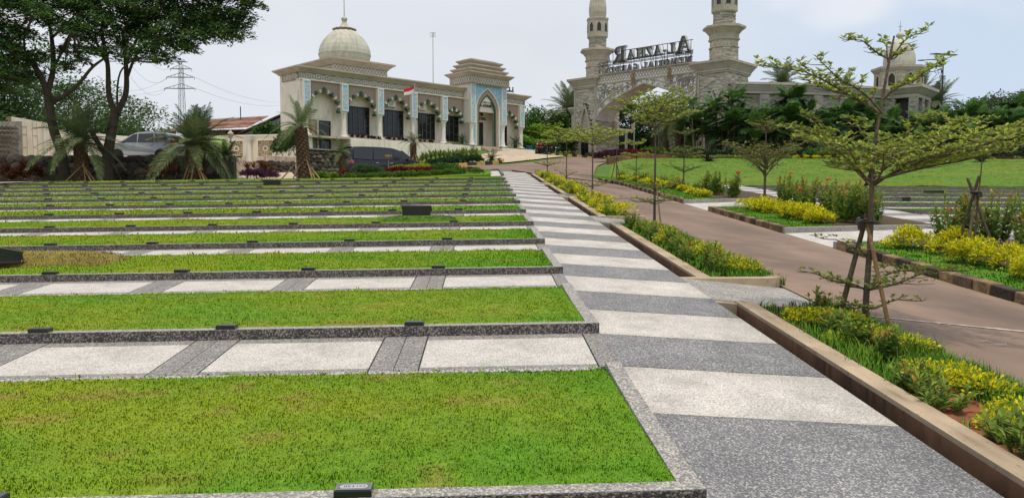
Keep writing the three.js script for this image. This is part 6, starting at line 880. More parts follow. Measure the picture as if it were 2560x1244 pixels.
for (const [k, px, d, c] of [[0, 1508, 64, 0], [1, 1522, 65, 1], [2, 1548, 66, 2], [3, 1568, 67, 1], [4, 1582, 67.5, 2], [5, 1478, 70, 3], [6, 1490, 69.5, 3]]) mound('flower_bush', `${['orange-brown', 'red flowering', 'pale green', 'grey twiggy'][c]} plant at the foot of the gateway, ${nth(k)} of the row`, 'plant', onGw(px, d + 4), [0.7, 0.6, 0.5], 500, 0.16, [[[0.25, 0.10, 0.03], [0.2, 0.13, 0.03]], [[0.35, 0.03, 0.04], [0.08, 0.13, 0.03]], [[0.2, 0.24, 0.08], [0.1, 0.16, 0.04]], [[0.14, 0.12, 0.09], [0.1, 0.11, 0.05]]][c], 'plants at the foot of the gateway');
for (let k = 0; k < 14; k++) { const p = gateWorld(-8 + k * 1.7, 0, -13 - (k % 2) * 3); bushyTree(`green tree mass beyond the mesh gate, ${nth(k)} from the left`, V(p.x, G(p.x, -p.z), p.z), 6.6 + (k % 3) * 0.6, 4.8, 3000, 0.34, [[0.06, 0.13, 0.045], [0.09, 0.19, 0.05], [0.05, 0.1, 0.04]], 'trees beyond the mesh gate', { low: 0.12 }); }
// far tree line
R = rng(1801);
{ const lv = new Leaves(); for (let k = 0; k < 90; k++) { const px = mix(-150, 2720, (k + R()) / 90), p = onGw(px, rr(104, 128)), h = rr(4.4, 6.6); p.y += h * 0.45; clumpLeaves(lv, p, rr(2.6, 4), h * 0.62, 2, 520, 0.75, [[0.06, 0.11, 0.04], [0.09, 0.15, 0.05], [0.05, 0.09, 0.04]]); } solo('far_wood', lv.geo(), M.leafDull, 'far belt of trees closing the view behind gate and houses', 'wood', null, 'stuff'); }
[[330, 108, 9], [355, 100, 8.6], [300, 104, 9.5], [400, 112, 7.6], [440, 118, 7.4], [345, 96, 10.6], [520, 130, 6.6], [1300, 130, 7], [1440, 120, 7], [2380, 110, 9], [2450, 115, 9.5], [2540, 105, 10], [2620, 100, 10.5], [2160, 120, 7.6], [2250, 125, 7.8]].forEach(([px, d, h], k) => bushyTree(`distant light green tree on the skyline, ${nth(k)} in the line`, onGw(px, d), h, h * 0.8, 2000, 0.42, [[0.10, 0.16, 0.05], [0.14, 0.21, 0.06], [0.075, 0.13, 0.04]], 'distant trees on the skyline', { low: 0.25 }));
[[10, 58, 10.5, 10], [60, 62, 10.2, 9], [-60, 55, 11, 10], [110, 66, 10.4, 9], [175, 70, 9.6, 8], [235, 74, 8.6, 7.5]].forEach(([px, d, h, w], k) => bushyTree(`dark leafy tree behind the left compound wall, ${nth(k)} from the left`, onGw(px, d), h, w, 4500, 0.32, [[0.045, 0.10, 0.035], [0.065, 0.135, 0.045], [0.09, 0.18, 0.05]], 'dark trees behind the left compound wall', { low: 0.25, clumps: 18 }));
bushyTree('broad-leaved green tree leaning over the compound wall by the office', onGw(672, 66), 4.9, 3.0, 1400, 0.4, [[0.06, 0.14, 0.03], [0.09, 0.19, 0.04], [0.04, 0.1, 0.025]], null, { low: 0.55 });
bushyTree('dark scrub tree behind the left end of the office', onGw(700, 76), 6.0, 3.4, 1800, 0.3, [[0.04, 0.08, 0.03], [0.06, 0.1, 0.035]], null, { low: 0.3 });

// ---------------------------------------------------------------- the two big rain trees on the left
R = rng(1901);
function rainTree(label, basePx, d, trunks, limbs, clumps) {
  const o = onGw(basePx, d), t = thing('rain_tree', label, 'tree', o, 0, 'big spreading trees on the left'), loc = (px, py, dd) => W(px, py, dd).sub(o);
  trunks.forEach(([pts, r0, r1]) => part('trunk', tube(pts.map((p, i) => (i === 0 && p[3] ? V(0, -0.3, 0) : loc(p[0], p[1], p[2]))), r0, r1, 10, 18), M.barkDark, t));
  const wood = []; limbs.forEach(([pts, r0, r1]) => wood.push(tube(pts.map((p) => loc(...p)), r0, r1, 6, 12)));
  const lv = new Leaves(), ends = limbs.map(([pts]) => loc(...pts[pts.length - 1])), cols = [[0.065, 0.13, 0.045], [0.09, 0.17, 0.05], [0.13, 0.23, 0.06], [0.05, 0.1, 0.04]];
  clumps.forEach(([px, py, dd, r]) => { const c = loc(px, py, dd); let best = ends[0]; for (const e of ends) if (e.distanceTo(c) < best.distanceTo(c)) best = e; wood.push(tube([best, best.clone().lerp(c, 0.5).add(V(rr(-0.2, 0.2), rr(-0.3, 0.1), rr(-0.2, 0.2))), c], 0.06, 0.02, 5, 5));
    for (let k = 0; k < 7; k++) { const a = R() * 6.28, q = rr(0.3, 0.95) * r, e = c.clone().add(V(Math.cos(a) * q, rr(-0.05, 0.3) * r, Math.sin(a) * q)); wood.push(tube([c, c.clone().lerp(e, 0.6), e], 0.02, 0.006, 4, 2)); }
    const n = Math.round(1000 * r * r * 0.46); for (let k = 0; k < n; k++) { const a = R() * 6.28, q = Math.sqrt(R()) * (0.75 + 0.35 * Math.sin(a * 3 + px)), h = (1 - q * q) * 0.5 * r, p = V(c.x + Math.cos(a) * q * r, c.y + mix(-0.12 * r, h, Math.pow(R(), 0.7)) , c.z + Math.sin(a) * q * r), az = R() * 6.28, el = rr(-0.55, 0.4), dd2 = V(Math.cos(az) * Math.cos(el), Math.sin(el), Math.sin(az) * Math.cos(el)), l = rr(0.13, 0.3); lv.leaf(p, dd2, V(rr(-0.5, 0.5), 1, rr(-0.5, 0.5)).normalize(), l, l * 0.42, tint(pick(cols), 0.3)); } });
  part('limbs', merge(wood), M.barkDark, t); part('crown', lv.geo(), M.leafDull, t);
}
rainTree('big spreading rain tree with forked dark trunk left of the silver car', 272, 39.5, [[[[272, 455, 39.5, 1], [268, 400, 39.5], [278, 330, 39.5], [287, 285, 39.5]], 0.28, 0.22], [[[287, 285, 39.5], [272, 240, 39.4], [268, 160, 39.2], [252, 75, 38.8]], 0.16, 0.08], [[[287, 285, 39.5], [312, 240, 39.7], [314, 160, 40], [306, 80, 40.4]], 0.17, 0.08], [[[272, 400, 39.5], [240, 350, 39.2], [228, 328, 39]], 0.14, 0.11]],
  [[[[268, 160, 39.2], [235, 100, 38.5], [190, 60, 38]], 0.1, 0.04], [[[314, 200, 39.9], [345, 130, 39.6], [400, 95, 39]], 0.09, 0.03], [[[314, 160, 40], [340, 100, 41], [370, 40, 42]], 0.1, 0.04], [[[252, 75, 38.8], [270, 30, 38], [300, -20, 37.5]], 0.08, 0.03], [[[306, 80, 40.4], [380, 45, 40], [470, 40, 39.5]], 0.1, 0.04], [[[470, 40, 39.5], [530, 50, 39], [590, 60, 38.6]], 0.05, 0.02], [[[300, 290, 39.5], [292, 250, 39], [300, 180, 38.6], [330, 150, 38.2]], 0.07, 0.03], [[[306, 80, 40.4], [420, 0, 40], [520, -40, 39.5]], 0.09, 0.03]],
  [[330, 148, 38.4, 1.1], [372, 130, 38.6, 1.2], [410, 152, 38.2, 0.9], [440, 118, 38.6, 1.2], [398, 100, 40, 1.5], [350, 95, 41, 1.5], [460, 82, 39, 1.6], [505, 100, 38.4, 1.3], [545, 85, 38.6, 1.3], [585, 92, 38.2, 1.0], [602, 70, 38.6, 0.8], [560, 52, 39, 1.5], [510, 48, 39.5, 1.6], [600, 40, 38.4, 0.9], [440, 45, 40, 1.8], [380, 55, 41, 1.8], [320, 60, 40, 1.7], [280, 90, 39, 1.2], [250, 60, 38.2, 1.4], [200, 75, 38, 1.3], [300, 20, 38.6, 1.8], [370, 5, 41, 2.0], [450, -5, 40, 2.0], [530, 0, 39.5, 1.9], [595, 0, 38.8, 1.3], [625, 15, 38.4, 0.8], [560, -45, 39, 1.9], [470, -55, 40, 2.2], [370, -60, 41, 2.3], [280, -45, 40, 2.1], [620, -30, 38.6, 1.2], [235, 20, 39, 1.7], [300, 120, 41.5, 1.0], [470, 125, 38.2, 0.7], [520, 70, 40.5, 1.3]]);
rainTree('big leaning rain tree at the far left with crooked dark trunk', 160, 38.8, [[[[160, 452, 38.8, 1], [155, 390, 38.8], [132, 320, 38.7], [118, 232, 38.5]], 0.26, 0.2], [[[118, 232, 38.5], [95, 180, 38.3], [62, 140, 38], [20, 100, 37.5]], 0.16, 0.08], [[[118, 232, 38.5], [132, 170, 38.8], [128, 95, 39.2], [118, 40, 39.6]], 0.15, 0.07], [[[124, 262, 38.6], [190, 215, 38.4], [230, 168, 38.2], [268, 140, 38]], 0.11, 0.05]],
  [[[[20, 100, 37.5], [-30, 70, 37], [-90, 40, 36.5]], 0.08, 0.03], [[[62, 140, 38], [60, 90, 37.4], [80, 40, 37]], 0.07, 0.03], [[[128, 95, 39.2], [165, 60, 39], [200, 20, 38.8]], 0.07, 0.03], [[[118, 40, 39.6], [90, 0, 39], [60, -50, 38.5]], 0.07, 0.03], [[[150, 250, 38.5], [80, 220, 37.5], [20, 190, 37]], 0.06, 0.03], [[[132, 170, 38.8], [165, 110, 38], [180, 75, 37.5]], 0.06, 0.03]],
  [[20, 85, 37.4, 1.2], [-30, 60, 37, 1.5], [60, 95, 37.6, 1.0], [75, 40, 37.2, 1.5], [120, 60, 39, 1.3], [175, 85, 37.8, 1.0], [200, 25, 38.8, 1.6], [150, 20, 39.4, 1.7], [90, -10, 39, 1.9], [30, 20, 38, 1.7], [-20, 0, 37.4, 1.8], [60, -60, 38.6, 2.1], [150, -50, 39.4, 2.1], [0, -50, 37.6, 2.0], [10, 190, 37, 1.0], [50, 205, 37.4, 0.9], [25, 125, 37, 0.8], [230, 135, 38.2, 0.9], [200, 155, 38.2, 0.7], [266, 135, 38, 0.8], [90, 150, 37.8, 1.0], [45, 160, 38, 1.1], [85, 195, 38.6, 0.9], [160, 175, 38, 0.8], [215, 105, 39.4, 1.0], [185, 130, 40, 0.9], [0, 120, 37.4, 1.3], [-25, 150, 36.8, 1.0], [150, 130, 38.6, 0.6], [-10, 230, 37, 0.9]]);

// ---------------------------------------------------------------- walls and houses on the left
R = rng(2001);
{
  // parking terrace behind the long stone wall
  const a = onG(-60, 41.2), b = onG(585, 41.6), y0 = Math.min(a.y, b.y) - 0.4, top = 3.72, dx = b.x - a.x, dz = b.z - a.z, L = Math.hypot(dx, dz), ry = Math.atan2(-dz, dx);
  const w = thing('retaining_wall', 'dark rubble stone retaining wall below the parked silver car', 'stone wall', V(a.x, y0, a.z), ry); part('core', box(L, top - y0, 0.5, L / 2, (top - y0) / 2, -0.25), M.mortar, w); const fc = sub('stone_facing', w); rubble(fc, L, top - y0 - 0.25, 0.02, 0.42, 0, 0.25, 295);
  part('coping', box(L, 0.1, 0.62, L / 2, top - y0 + 0.05, -0.25), M.stone[2], w);
  const ter = solo('parking_terrace', box(L + 14, 1.2, 26, L - (L + 14) / 2 - 0.05, top - y0 - 0.6, -13.55), M.apron, 'raised parking ground behind the stone wall', 'ground', null, 'structure'); ter.position.copy(w.position); ter.rotation.y = ry;
  // brick-edged planter in front of the office left corner
  const c = W(663, 400, 46), d = W(738, 400, 47.5), Lp = c.distanceTo(d), pl = thing('corner_planter', 'low stone planter with pale coping left of the office', 'planter', V(c.x, c.y - 0.95, c.z), Math.atan2(-(d.z - c.z), d.x - c.x)); part('core', box(Lp, 0.9, 1.2, Lp / 2, 0.45, -0.62), M.mortar, pl); rubble(sub('stone_facing', pl), Lp, 0.8, 0.0, 0.3, 0, 0.05, 40); for (let k = 0; k < 3; k++) part('coping_stone', rbox(Lp / 3 - 0.03, 0.36, 0.3, 0.03, (k + 0.5) * Lp / 3, 1.05, -0.1), M.apron, pl); part('soil', box(Lp - 0.1, 0.1, 1.0, Lp / 2, 0.92, -0.65), M.soil, pl);
}
// compound wall of cream panels with flower grilles
{
  const A = W(390, 345, 64), B = W(712, 345, 61.5), y0 = 2.9, top = W(600, 341, 62.5).y, dx = B.x - A.x, dz = B.z - A.z, L = Math.hypot(dx, dz), w = thing('compound_wall', 'cream compound wall with flower grilles and white columns left of the office', 'wall', V(A.x, y0, A.z), Math.atan2(-dz, dx)), H = top - y0;
  part('wall', box(L, H, 0.2, L / 2, H / 2, -0.1), M.cream, w); part('coping', box(L + 0.1, 0.12, 0.36, L / 2, H + 0.05, -0.1), M.creamWhite, w);
  const petals = (r) => { const P = []; for (let k = 0; k < 12; k++) { const a = k / 12 * 6.2832, g = new THREE.TorusGeometry(r * 0.2, 0.022, 4, 10); g.scale(1.6, 0.75, 1); g.translate(r * 0.62, 0, 0); g.rotateZ(a); P.push(clean(g)); } P.push(clean(new THREE.TorusGeometry(r * 0.26, 0.03, 4, 14))); return merge(P); };
  const pg = petals(0.62), back = std({ map: stain([150, 130, 98], 0.2, 151), roughness: 1 }); for (const px of [590, 672, 528, 470]) { const p = W(px, 372, 62.4), u = (p.x - A.x) * dx / L + (p.z - A.z) * dz / L, g = sub('flower_grille', w, [u, Math.min(H - 0.9, p.y - y0), 0.02]); part('recess', box(1.3, 1.3, 0.012, 0, 0, 0), back, g); part('petal_ring', pg, M.creamWhite, g); part('frame', merge([box(1.36, 0.07, 0.1, 0, 0.66, 0.03), box(1.36, 0.07, 0.1, 0, -0.66, 0.03), box(0.07, 1.3, 0.1, -0.66, 0, 0.031), box(0.07, 1.3, 0.1, 0.66, 0, 0.031)]), M.cream, g); }
  for (const px of [629, 552, 440]) { const p = W(px, 372, 62.3), u = (p.x - A.x) * dx / L + (p.z - A.z) * dz / L; part('column', lathe([[0.3, 0], [0.3, 0.2], [0.2, 0.3], [0.18, H - 0.4], [0.28, H - 0.25], [0.3, H - 0.1]], 16).translate(u, 0, 0.22), M.creamWhite, w); }
}
{ const a = onG(592, 40), b = onG(742, 41.5), c = onG(585, 60.5), d = onG(712, 59.5); solo('driveway', ribbon([[a.x, -a.z], [c.x, -c.z]], [[b.x, -b.z], [d.x, -d.z]], (x, s) => mix(2.5, 4.35, clamp((s - 40) / 20)), 4), M.apron, 'pale sloping driveway between the stone wall and the office corner', 'driveway', null, 'structure'); }
// farther stretch of compound wall and the big cream panel at the far left
{
  const A = W(130, 370, 52), B = W(400, 370, 61), y0 = 3.6, top = W(250, 338, 57).y, dx = B.x - A.x, dz = B.z - A.z, L = Math.hypot(dx, dz), w = thing('compound_wall', 'pale compound wall seen between the big tree trunks', 'wall', V(A.x, y0, A.z), Math.atan2(-dz, dx)), H = top - y0; part('wall', box(L, H, 0.2, L / 2, H / 2, -0.1), M.creamWhite, w); for (let k = 0; k < 7; k++) { part('post', box(0.3, H, 0.16, (k + 0.5) * L / 7, H / 2, 0.09), M.cream, w); part('arch_relief', clean(new THREE.TorusGeometry(0.5, 0.04, 4, 14, Math.PI).translate((k + 1) * L / 7 - 0.1, H * 0.55, 0.03)), M.trim, w); }
  const p = W(30, 385, 43.2), q = W(142, 392, 44.6), ry = Math.atan2(-(q.z - p.z), q.x - p.x), Lp = p.distanceTo(q), ht = W(30, 291, 43.2).y - 3.75, e = thing('panel_wall', 'tall cream panelled concrete wall section at the far left above the stone wall', 'wall', V(p.x, 3.75, p.z), ry); const sh = new THREE.Shape(); sh.moveTo(0, 0); sh.lineTo(Lp, 0); sh.lineTo(Lp, ht * 0.88); sh.lineTo(0, ht); sh.closePath(); part('slab', ext(sh, 0.18, -0.18), M.cream, e); part('edge', box(0.12, ht, 0.26, -0.06, ht / 2, -0.09), std({ color: rgb(0.28, 0.16, 0.08) }), e);
  for (const [u, v0, v1, wd] of [[0.5, 0, 0.86, 0.02], [0.72, 0, 0.84, 0.02], [1.0, 0, 0.95, 0.02], [1.22, 0, 0.92, 0.02], [1.85, 0, 0.9, 0.02], [2.1, 0, 0.86, 0.02]]) part('panel_joint', box(wd, ht * (v1 - v0) * 0.95, 0.012, u, ht * (v0 + v1) / 2 * 0.95, 0.006), M.trim, e); for (const [u, v] of [[0.61, 0.78], [0.61, 0.6], [0.61, 0.3], [1.11, 0.78], [1.11, 0.58], [1.11, 0.3], [1.97, 0.55], [1.97, 0.28]]) part('panel_joint', box(0.2, 0.02, 0.012, u, v * ht, 0.007), M.trim, e); part('column', lathe([[0.14, 0], [0.14, 0.12], [0.09, 0.16], [0.085, ht * 0.78], [0.14, ht * 0.86]], 12).translate(1.58, 0.08, 0.04), M.creamWhite, e);
  M.tile = std({ map: noisy(256, 0.8, [150, 146, 138], 0.3, 171), roughness: 0.9 }); const t = thing('tile_roof', 'weathered grey tile roof edge at the far left of the picture', 'roof', W(-30, 392, 42)); const tg = clean(new THREE.CylinderGeometry(0.13, 0.13, 0.42, 8, 1, true, -1.2, 2.4).rotateX(1.25)); for (let r = 0; r < 7; r++) for (let c = 0; c < 6; c++) { const m = part('roof_tile', tg, M.tile, t); m.position.set(c * 0.22 + (r % 2) * 0.06, 0.15 + r * 0.26, -r * 0.1); m.scale.setScalar(rr(0.95, 1.05)); } part('batten_wall', box(1.4, 2.0, 0.1, 0.6, 1.0, -0.9), M.tile, t);
}
// houses beyond the compound wall
{
  const h1 = thing('small_house', 'low house with rusty corrugated roof beyond the compound wall', 'house', V(W(585, 330, 82).x, 4.4, W(585, 330, 82).z), -0.25); part('wall', box(8, 4.6, 5, 0, 2.0, 0), std({ map: stain([150, 120, 104], 0.3, 161) }), h1); const corr = (w, d, m, par, nm) => { const P = []; const n = Math.round(w / 0.3); for (let k = 0; k < n; k++) P.push(at(clean(new THREE.CylinderGeometry(0.16, 0.16, d, 6, 1, true, -1.1, 2.2).rotateX(Math.PI / 2)), -w / 2 + (k + 0.5) * 0.3, 0, 0)); return part(nm, merge(P), m, par); };
  const r = corr(9.0, 4.4, M.rust, h1, 'roof'); r.position.set(-0.4, 5.1, 2.0); r.rotation.set(0.36, 0, 0.03); part('fascia', box(3.4, 1.1, 0.1, 2.4, 3.6, 2.56), std({ color: rgb(0.10, 0.03, 0.025), roughness: 0.9 }), h1); part('stove_pipe', cyl(0.05, 0.05, 1.6, 6, 1.4, 5.2, 1), M.iron, h1);
  const h2 = thing('tin_shed', 'grey zinc shed with sloping roof between the rusty house and the office', 'shed', V(W(668, 330, 78).x, 4.4, W(668, 330, 78).z), -0.1); const sh = new THREE.Shape(); sh.moveTo(-2.6, 0); sh.lineTo(2.6, 0); sh.lineTo(2.6, 5.9); sh.lineTo(-2.6, 3.7); sh.closePath(); part('wall', ext(sh, 4, -4), M.zinc, h2); for (let k = 0; k < 12; k++) { const u = -2.4 + k * 0.43; part('rib', box(0.05, 3.5 + (u + 2.6) * 0.4, 0.05, u, 1.8 + (u + 2.6) * 0.2, 0.02), M.zinc, h2); } part('roof', at(box(6.4, 0.1, 4.8), 0, 5.0, -2, 0, 0, 0.4), M.rust, h2);
}

// ---------------------------------------------------------------- cars
R = rng(2101);
M.tyre = std({ color: rgb(0.02, 0.02, 0.02), roughness: 0.9 }); M.carGlass = new THREE.MeshPhysicalMaterial({ color: rgb(0.012, 0.014, 0.017), roughness: 0.06, clearcoat: 0.5 });
M.lamp = new THREE.MeshPhysicalMaterial({ color: rgb(0.55, 0.57, 0.6), roughness: 0.12, clearcoat: 1 }); M.tail = new THREE.MeshPhysicalMaterial({ color: rgb(0.35, 0.012, 0.012), roughness: 0.2, clearcoat: 1 }); M.rim = std({ color: rgb(0.35, 0.36, 0.37), roughness: 0.35, metalness: 0.7 });
// side outline (x forward, y up) extruded across, drawn in towards the roof; windows follow the same taper
function car(name, label, cat, pos, turn, spec) {
  const t = thing(name, label, cat, pos, turn), { paint, prof, half, belt, roof, tuck, glassSide, wheelX, wheelR } = spec;
  const zAt = (y, x) => half * (1 - tuck * Math.pow(clamp((y - belt) / (roof - belt)), 1.2)) * (1 - 0.06 * Math.pow(Math.abs(x) / (spec.len / 2), 6)) * (y < 0.5 ? 0.97 + 0.06 * y : 1);
  const s = new THREE.Shape(); const [sx, sy] = prof[0]; s.moveTo(sx, sy); s.splineThru ? 0 : 0; for (const p of prof.slice(1)) p.length === 2 ? s.lineTo(...p) : s.quadraticCurveTo(...p); s.closePath();
  const ho = wheelX.map((x) => { const h = new THREE.Path(); h.absarc(x, wheelR, wheelR * 1.16, 0, 6.2832, false); return h; });
  const depth = (g, h) => { const p = g.attributes.position; for (let i = 0; i < p.count; i++) { const x = p.getX(i), y = p.getY(i), z = p.getZ(i); p.setZ(i, z / half * zAt(y, x) ); } g.computeVertexNormals(); return g; };
  const body = new THREE.ExtrudeGeometry(s, { depth: 2 * half - 0.1, bevelEnabled: true, bevelSize: 0.05, bevelThickness: 0.05, bevelSegments: 3, curveSegments: 8, bevelOffset: -0.05 }); body.translate(0, 0, -half + 0.05); part('body', clean(depth(body)), paint, t);
  const patch = (nm, pts, mat, out = 0.008) => { const q = new THREE.Shape(pts.map((p) => new THREE.Vector2(...p))); for (const sd of [1, -1]) { const g = new THREE.ExtrudeGeometry(q, { depth: 0.02, bevelEnabled: true, bevelSize: 0.012, bevelThickness: 0.006, bevelSegments: 1 }), p = g.attributes.position; for (let i = 0; i < p.count; i++) p.setZ(i, sd * (zAt(p.getY(i), p.getX(i)) + out - 0.02 + p.getZ(i))); part(nm, clean(g), mat, t); } };
  for (const w of glassSide) patch('side_window', w, M.carGlass); for (const [nm, w, m, o] of spec.patches ?? []) patch(nm, w, m, o ?? 0.006);
  for (const [nm, [x0, y0], [x1, y1], wf, m] of spec.ends) { const dx = x1 - x0, dy = y1 - y0, L = Math.hypot(dx, dy), nx = dy / L, ny = -dx / L, sg = nm.startsWith('rear') || nm === 'number_plate' || nm === 'tailgate' ? -1 : 1; const g = new THREE.BoxGeometry(0.03, L, 1, 1, 1, 8), p = g.attributes.position; for (let i = 0; i < p.count; i++) { const f = p.getY(i) / L + 0.5, y = mix(y0, y1, f), x = mix(x0, x1, f), k = p.getX(i) + 0.012; p.setXYZ(i, x + Math.abs(nx) * sg * k, y + Math.abs(ny) * k, p.getZ(i) * 2 * zAt(y, 0) * wf); } g.computeVertexNormals(); part(nm, clean(g), m, t); }
  for (const x of wheelX) for (const sd of [1, -1]) { const w = sub('wheel', t, [x, wheelR, sd * (half - 0.1)]); const ty = new THREE.TorusGeometry(wheelR * 0.78, wheelR * 0.24, 8, 22); ty.scale(1, 1, 1.15); part('tyre', clean(ty), M.tyre, w); part('rim', merge([at(cyl(wheelR * 0.6, wheelR * 0.6, 0.1, 18), 0, 0, -0.05, Math.PI / 2), ...Array.from({ length: 5 }, (_, k) => box(wheelR * 0.95, 0.06, 0.03, 0, 0, sd * 0.07).rotateZ(k * 0.6283))]), M.rim, w); patchArch(t, x, wheelR, sd, half); }
  for (const sd of [1, -1]) part('mirror', rbox(0.12, 0.14, 0.2, 0.03, spec.mirror[0], spec.mirror[1], sd * (zAt(spec.mirror[1], 0) + 0.1)), spec.mirrorMat ?? paint, t);
  for (const [nm, x, y, w, h, z, m] of spec.lamps) for (const sd of [1, -1]) part(nm, rbox(w, h, 0.34, 0.05, x, y, sd * (half - z)), m, t);
  for (const x of spec.handles ?? []) for (const sd of [1, -1]) part('door_handle', rbox(0.18, 0.035, 0.03, 0.01, x, belt - 0.12, sd * (half + 0.01)), spec.handleMat ?? paint, t);
  return t;
}
function patchArch(t, x, r, sd, half) { part('wheel_arch', clean(new THREE.CircleGeometry(r * 1.2, 20).translate(x, r * 1.02, 0).rotateY(sd > 0 ? 0 : Math.PI).translate(sd > 0 ? 0 : 2 * x, 0, sd * (half + 0.004))), M.tyre, t); }
const silver = new THREE.MeshPhysicalMaterial({ color: rgb(0.42, 0.45, 0.49), roughness: 0.3, metalness: 0.45, clearcoat: 0.8 }), navy = new THREE.MeshPhysicalMaterial({ color: rgb(0.006, 0.009, 0.024), roughness: 0.35, clearcoat: 0.35, clearcoatRoughness: 0.1 }), whiteCar = new THREE.MeshPhysicalMaterial({ color: rgb(0.68, 0.7, 0.72), roughness: 0.3, clearcoat: 0.8 });
const mpv = { len: 4.2, half: 0.83, belt: 1.02, roof: 1.66, tuck: 0.2, prof: [[-2.05, 0.32], [2.0, 0.3], [2.08, 0.5, 2.06, 0.72], [1.98, 0.9, 1.55, 0.98], [1.15, 1.06], [0.45, 1.6, 0.05, 1.63], [-0.7, 1.7, -1.55, 1.6], [-1.82, 1.55, -1.95, 1.05], [-2.1, 0.95, -2.12, 0.6], [-2.12, 0.4, -2.05, 0.32]], wheelX: [1.3, -1.32], wheelR: 0.31, mirror: [0.95, 1.08], glassSide: [[[0.98, 1.06], [0.34, 1.5], [0.12, 1.53], [0.12, 1.06]], [[0.02, 1.06], [0.02, 1.54], [-0.82, 1.54], [-0.86, 1.06]], [[-0.98, 1.06], [-0.95, 1.53], [-1.5, 1.47], [-1.72, 1.1]]], ends: [['windscreen', [1.12, 1.08], [0.36, 1.58], 0.86, M.carGlass], ['rear_window', [-1.98, 1.08], [-1.72, 1.5], 0.8, M.carGlass], ['number_plate', [-2.125, 0.74], [-2.12, 0.86], 0.25, M.tyre]], lamps: [['headlight', 1.88, 0.82, 0.3, 0.16, 0.2, M.lamp], ['tail_light', -1.97, 1.0, 0.16, 0.42, 0.14, M.tail]], handles: [0.3, -0.75] };
{ const p = W(366, 404, 45); p.y = 3.74; car('parked_car', 'silver people carrier parked above the stone wall', 'car', p, Math.PI - 0.12, { ...mpv, paint: silver }); }
{ const p = W(432, 404, 48.5); p.y = 3.74; car('parked_car', 'white car mostly hidden behind the silver people carrier', 'car', p, Math.PI + 0.25, { ...mpv, paint: whiteCar }); }
{ const p = W(957, 450, 44.2); p.y = Math.max(p.y, G(p.x, -p.z) + 0.02); car('parked_van', 'dark navy van parked behind the hedge in front of the office', 'van', p, 0.52, { len: 4.7, half: 0.88, belt: 1.1, roof: 1.92, tuck: 0.17, paint: navy, prof: [[-2.3, 0.34], [2.2, 0.3], [2.38, 0.45, 2.36, 0.72], [2.3, 0.98, 1.9, 1.14], [1.6, 1.24], [0.95, 1.78, 0.3, 1.88], [-0.6, 1.96, -2.05, 1.9], [-2.25, 1.88, -2.3, 1.7], [-2.42, 1.0, -2.4, 0.5], [-2.38, 0.36, -2.3, 0.34]], wheelX: [1.45, -1.45], wheelR: 0.33, mirror: [1.25, 1.2], glassSide: [[[1.42, 1.2], [0.82, 1.68], [0.38, 1.72], [0.38, 1.18]], [[0.28, 1.18], [0.28, 1.73], [-0.88, 1.76], [-0.9, 1.16]], [[-1.02, 1.16], [-1.0, 1.76], [-2.1, 1.72], [-2.14, 1.2]]], patches: [['side_trim', [[-2.3, 0.42], [2.1, 0.4], [2.1, 0.5], [-2.3, 0.54]], std({ color: rgb(0.09, 0.1, 0.12), roughness: 0.4 })]], ends: [['windscreen', [1.6, 1.28], [0.95, 1.74], 0.88, M.carGlass], ['rear_window', [-2.36, 1.2], [-2.3, 1.74], 0.82, M.carGlass], ['number_plate', [-2.42, 0.72], [-2.42, 0.86], 0.24, std({ color: rgb(0.4, 0.4, 0.38) })]], lamps: [['headlight', 2.12, 0.92, 0.36, 0.18, 0.2, M.lamp], ['tail_light', -2.26, 0.98, 0.26, 0.24, 0.13, M.tail]], handles: [0.2, -0.7], handleMat: M.steel }); const v = scene.children[scene.children.length - 1]; v.scale.setScalar(0.95); part('rear_spoiler', rbox(0.3, 0.05, 1.4, 0.02, -2.32, 1.88, 0), navy, v); part('rear_wiper', box(0.03, 0.03, 0.5, -2.4, 1.25, 0.1), M.tyre, v); }
// green tank trailer behind the palms
{ const p = W(520, 392, 50); p.y = 3.74; const t = thing('tank_trailer', 'light green cylindrical water tank trailer behind the drooping palm', 'tank trailer', p, 0.1); const gm = std({ color: rgb(0.22, 0.34, 0.06), roughness: 0.45 }); part('tank', merge([at(clean(new THREE.CapsuleGeometry(0.62, 1.5, 6, 20)), 0, 1.2, 0, 0, 0, Math.PI / 2), at(clean(new THREE.TorusGeometry(0.63, 0.03, 4, 22)), 0.55, 1.2, 0, 0, Math.PI / 2), at(clean(new THREE.TorusGeometry(0.63, 0.03, 4, 22)), -0.55, 1.2, 0, 0, Math.PI / 2)]), gm, t); part('cradle', merge([box(2.4, 0.12, 1.0, 0, 0.56, 0), box(0.1, 0.3, 1.1, 0.7, 0.66, 0), box(0.1, 0.3, 1.1, -0.7, 0.66, 0), box(1.0, 0.08, 0.1, 1.6, 0.56, 0)]), M.iron, t); for (const z of [-0.55, 0.55]) { const w = sub('wheel', t, [-0.1, 0.32, z]); part('tyre', clean(new THREE.TorusGeometry(0.24, 0.09, 8, 18)), M.tyre, w); part('rim', at(cyl(0.18, 0.18, 0.08, 12), 0, 0, -0.04, Math.PI / 2), M.rim, w); } part('filler_cap', cyl(0.16, 0.16, 0.12, 14, 0, 1.8, 0), gm, t); part('hand_rail', clean(new THREE.TorusGeometry(0.3, 0.025, 5, 14, Math.PI).translate(1.2, 1.2, 0.3)), M.steel, t);
  const q = W(388, 371, 52); q.y = 3.74; const k = thing('handcart', 'yellow-topped cart showing above the silver car roof', 'cart', q, 0.1); part('roof', rbox(1.3, 0.12, 0.9, 0.04, 0, 2.0, 0), M.kerbYellow, k); for (const [x, z] of [[-0.55, -0.35], [0.55, -0.35], [-0.55, 0.35], [0.55, 0.35]]) part('post', box(0.05, 2.0, 0.05, x, 1.0, z), M.iron, k); part('tray', box(1.2, 0.5, 0.8, 0, 0.7, 0), M.kerbYellow, k); }
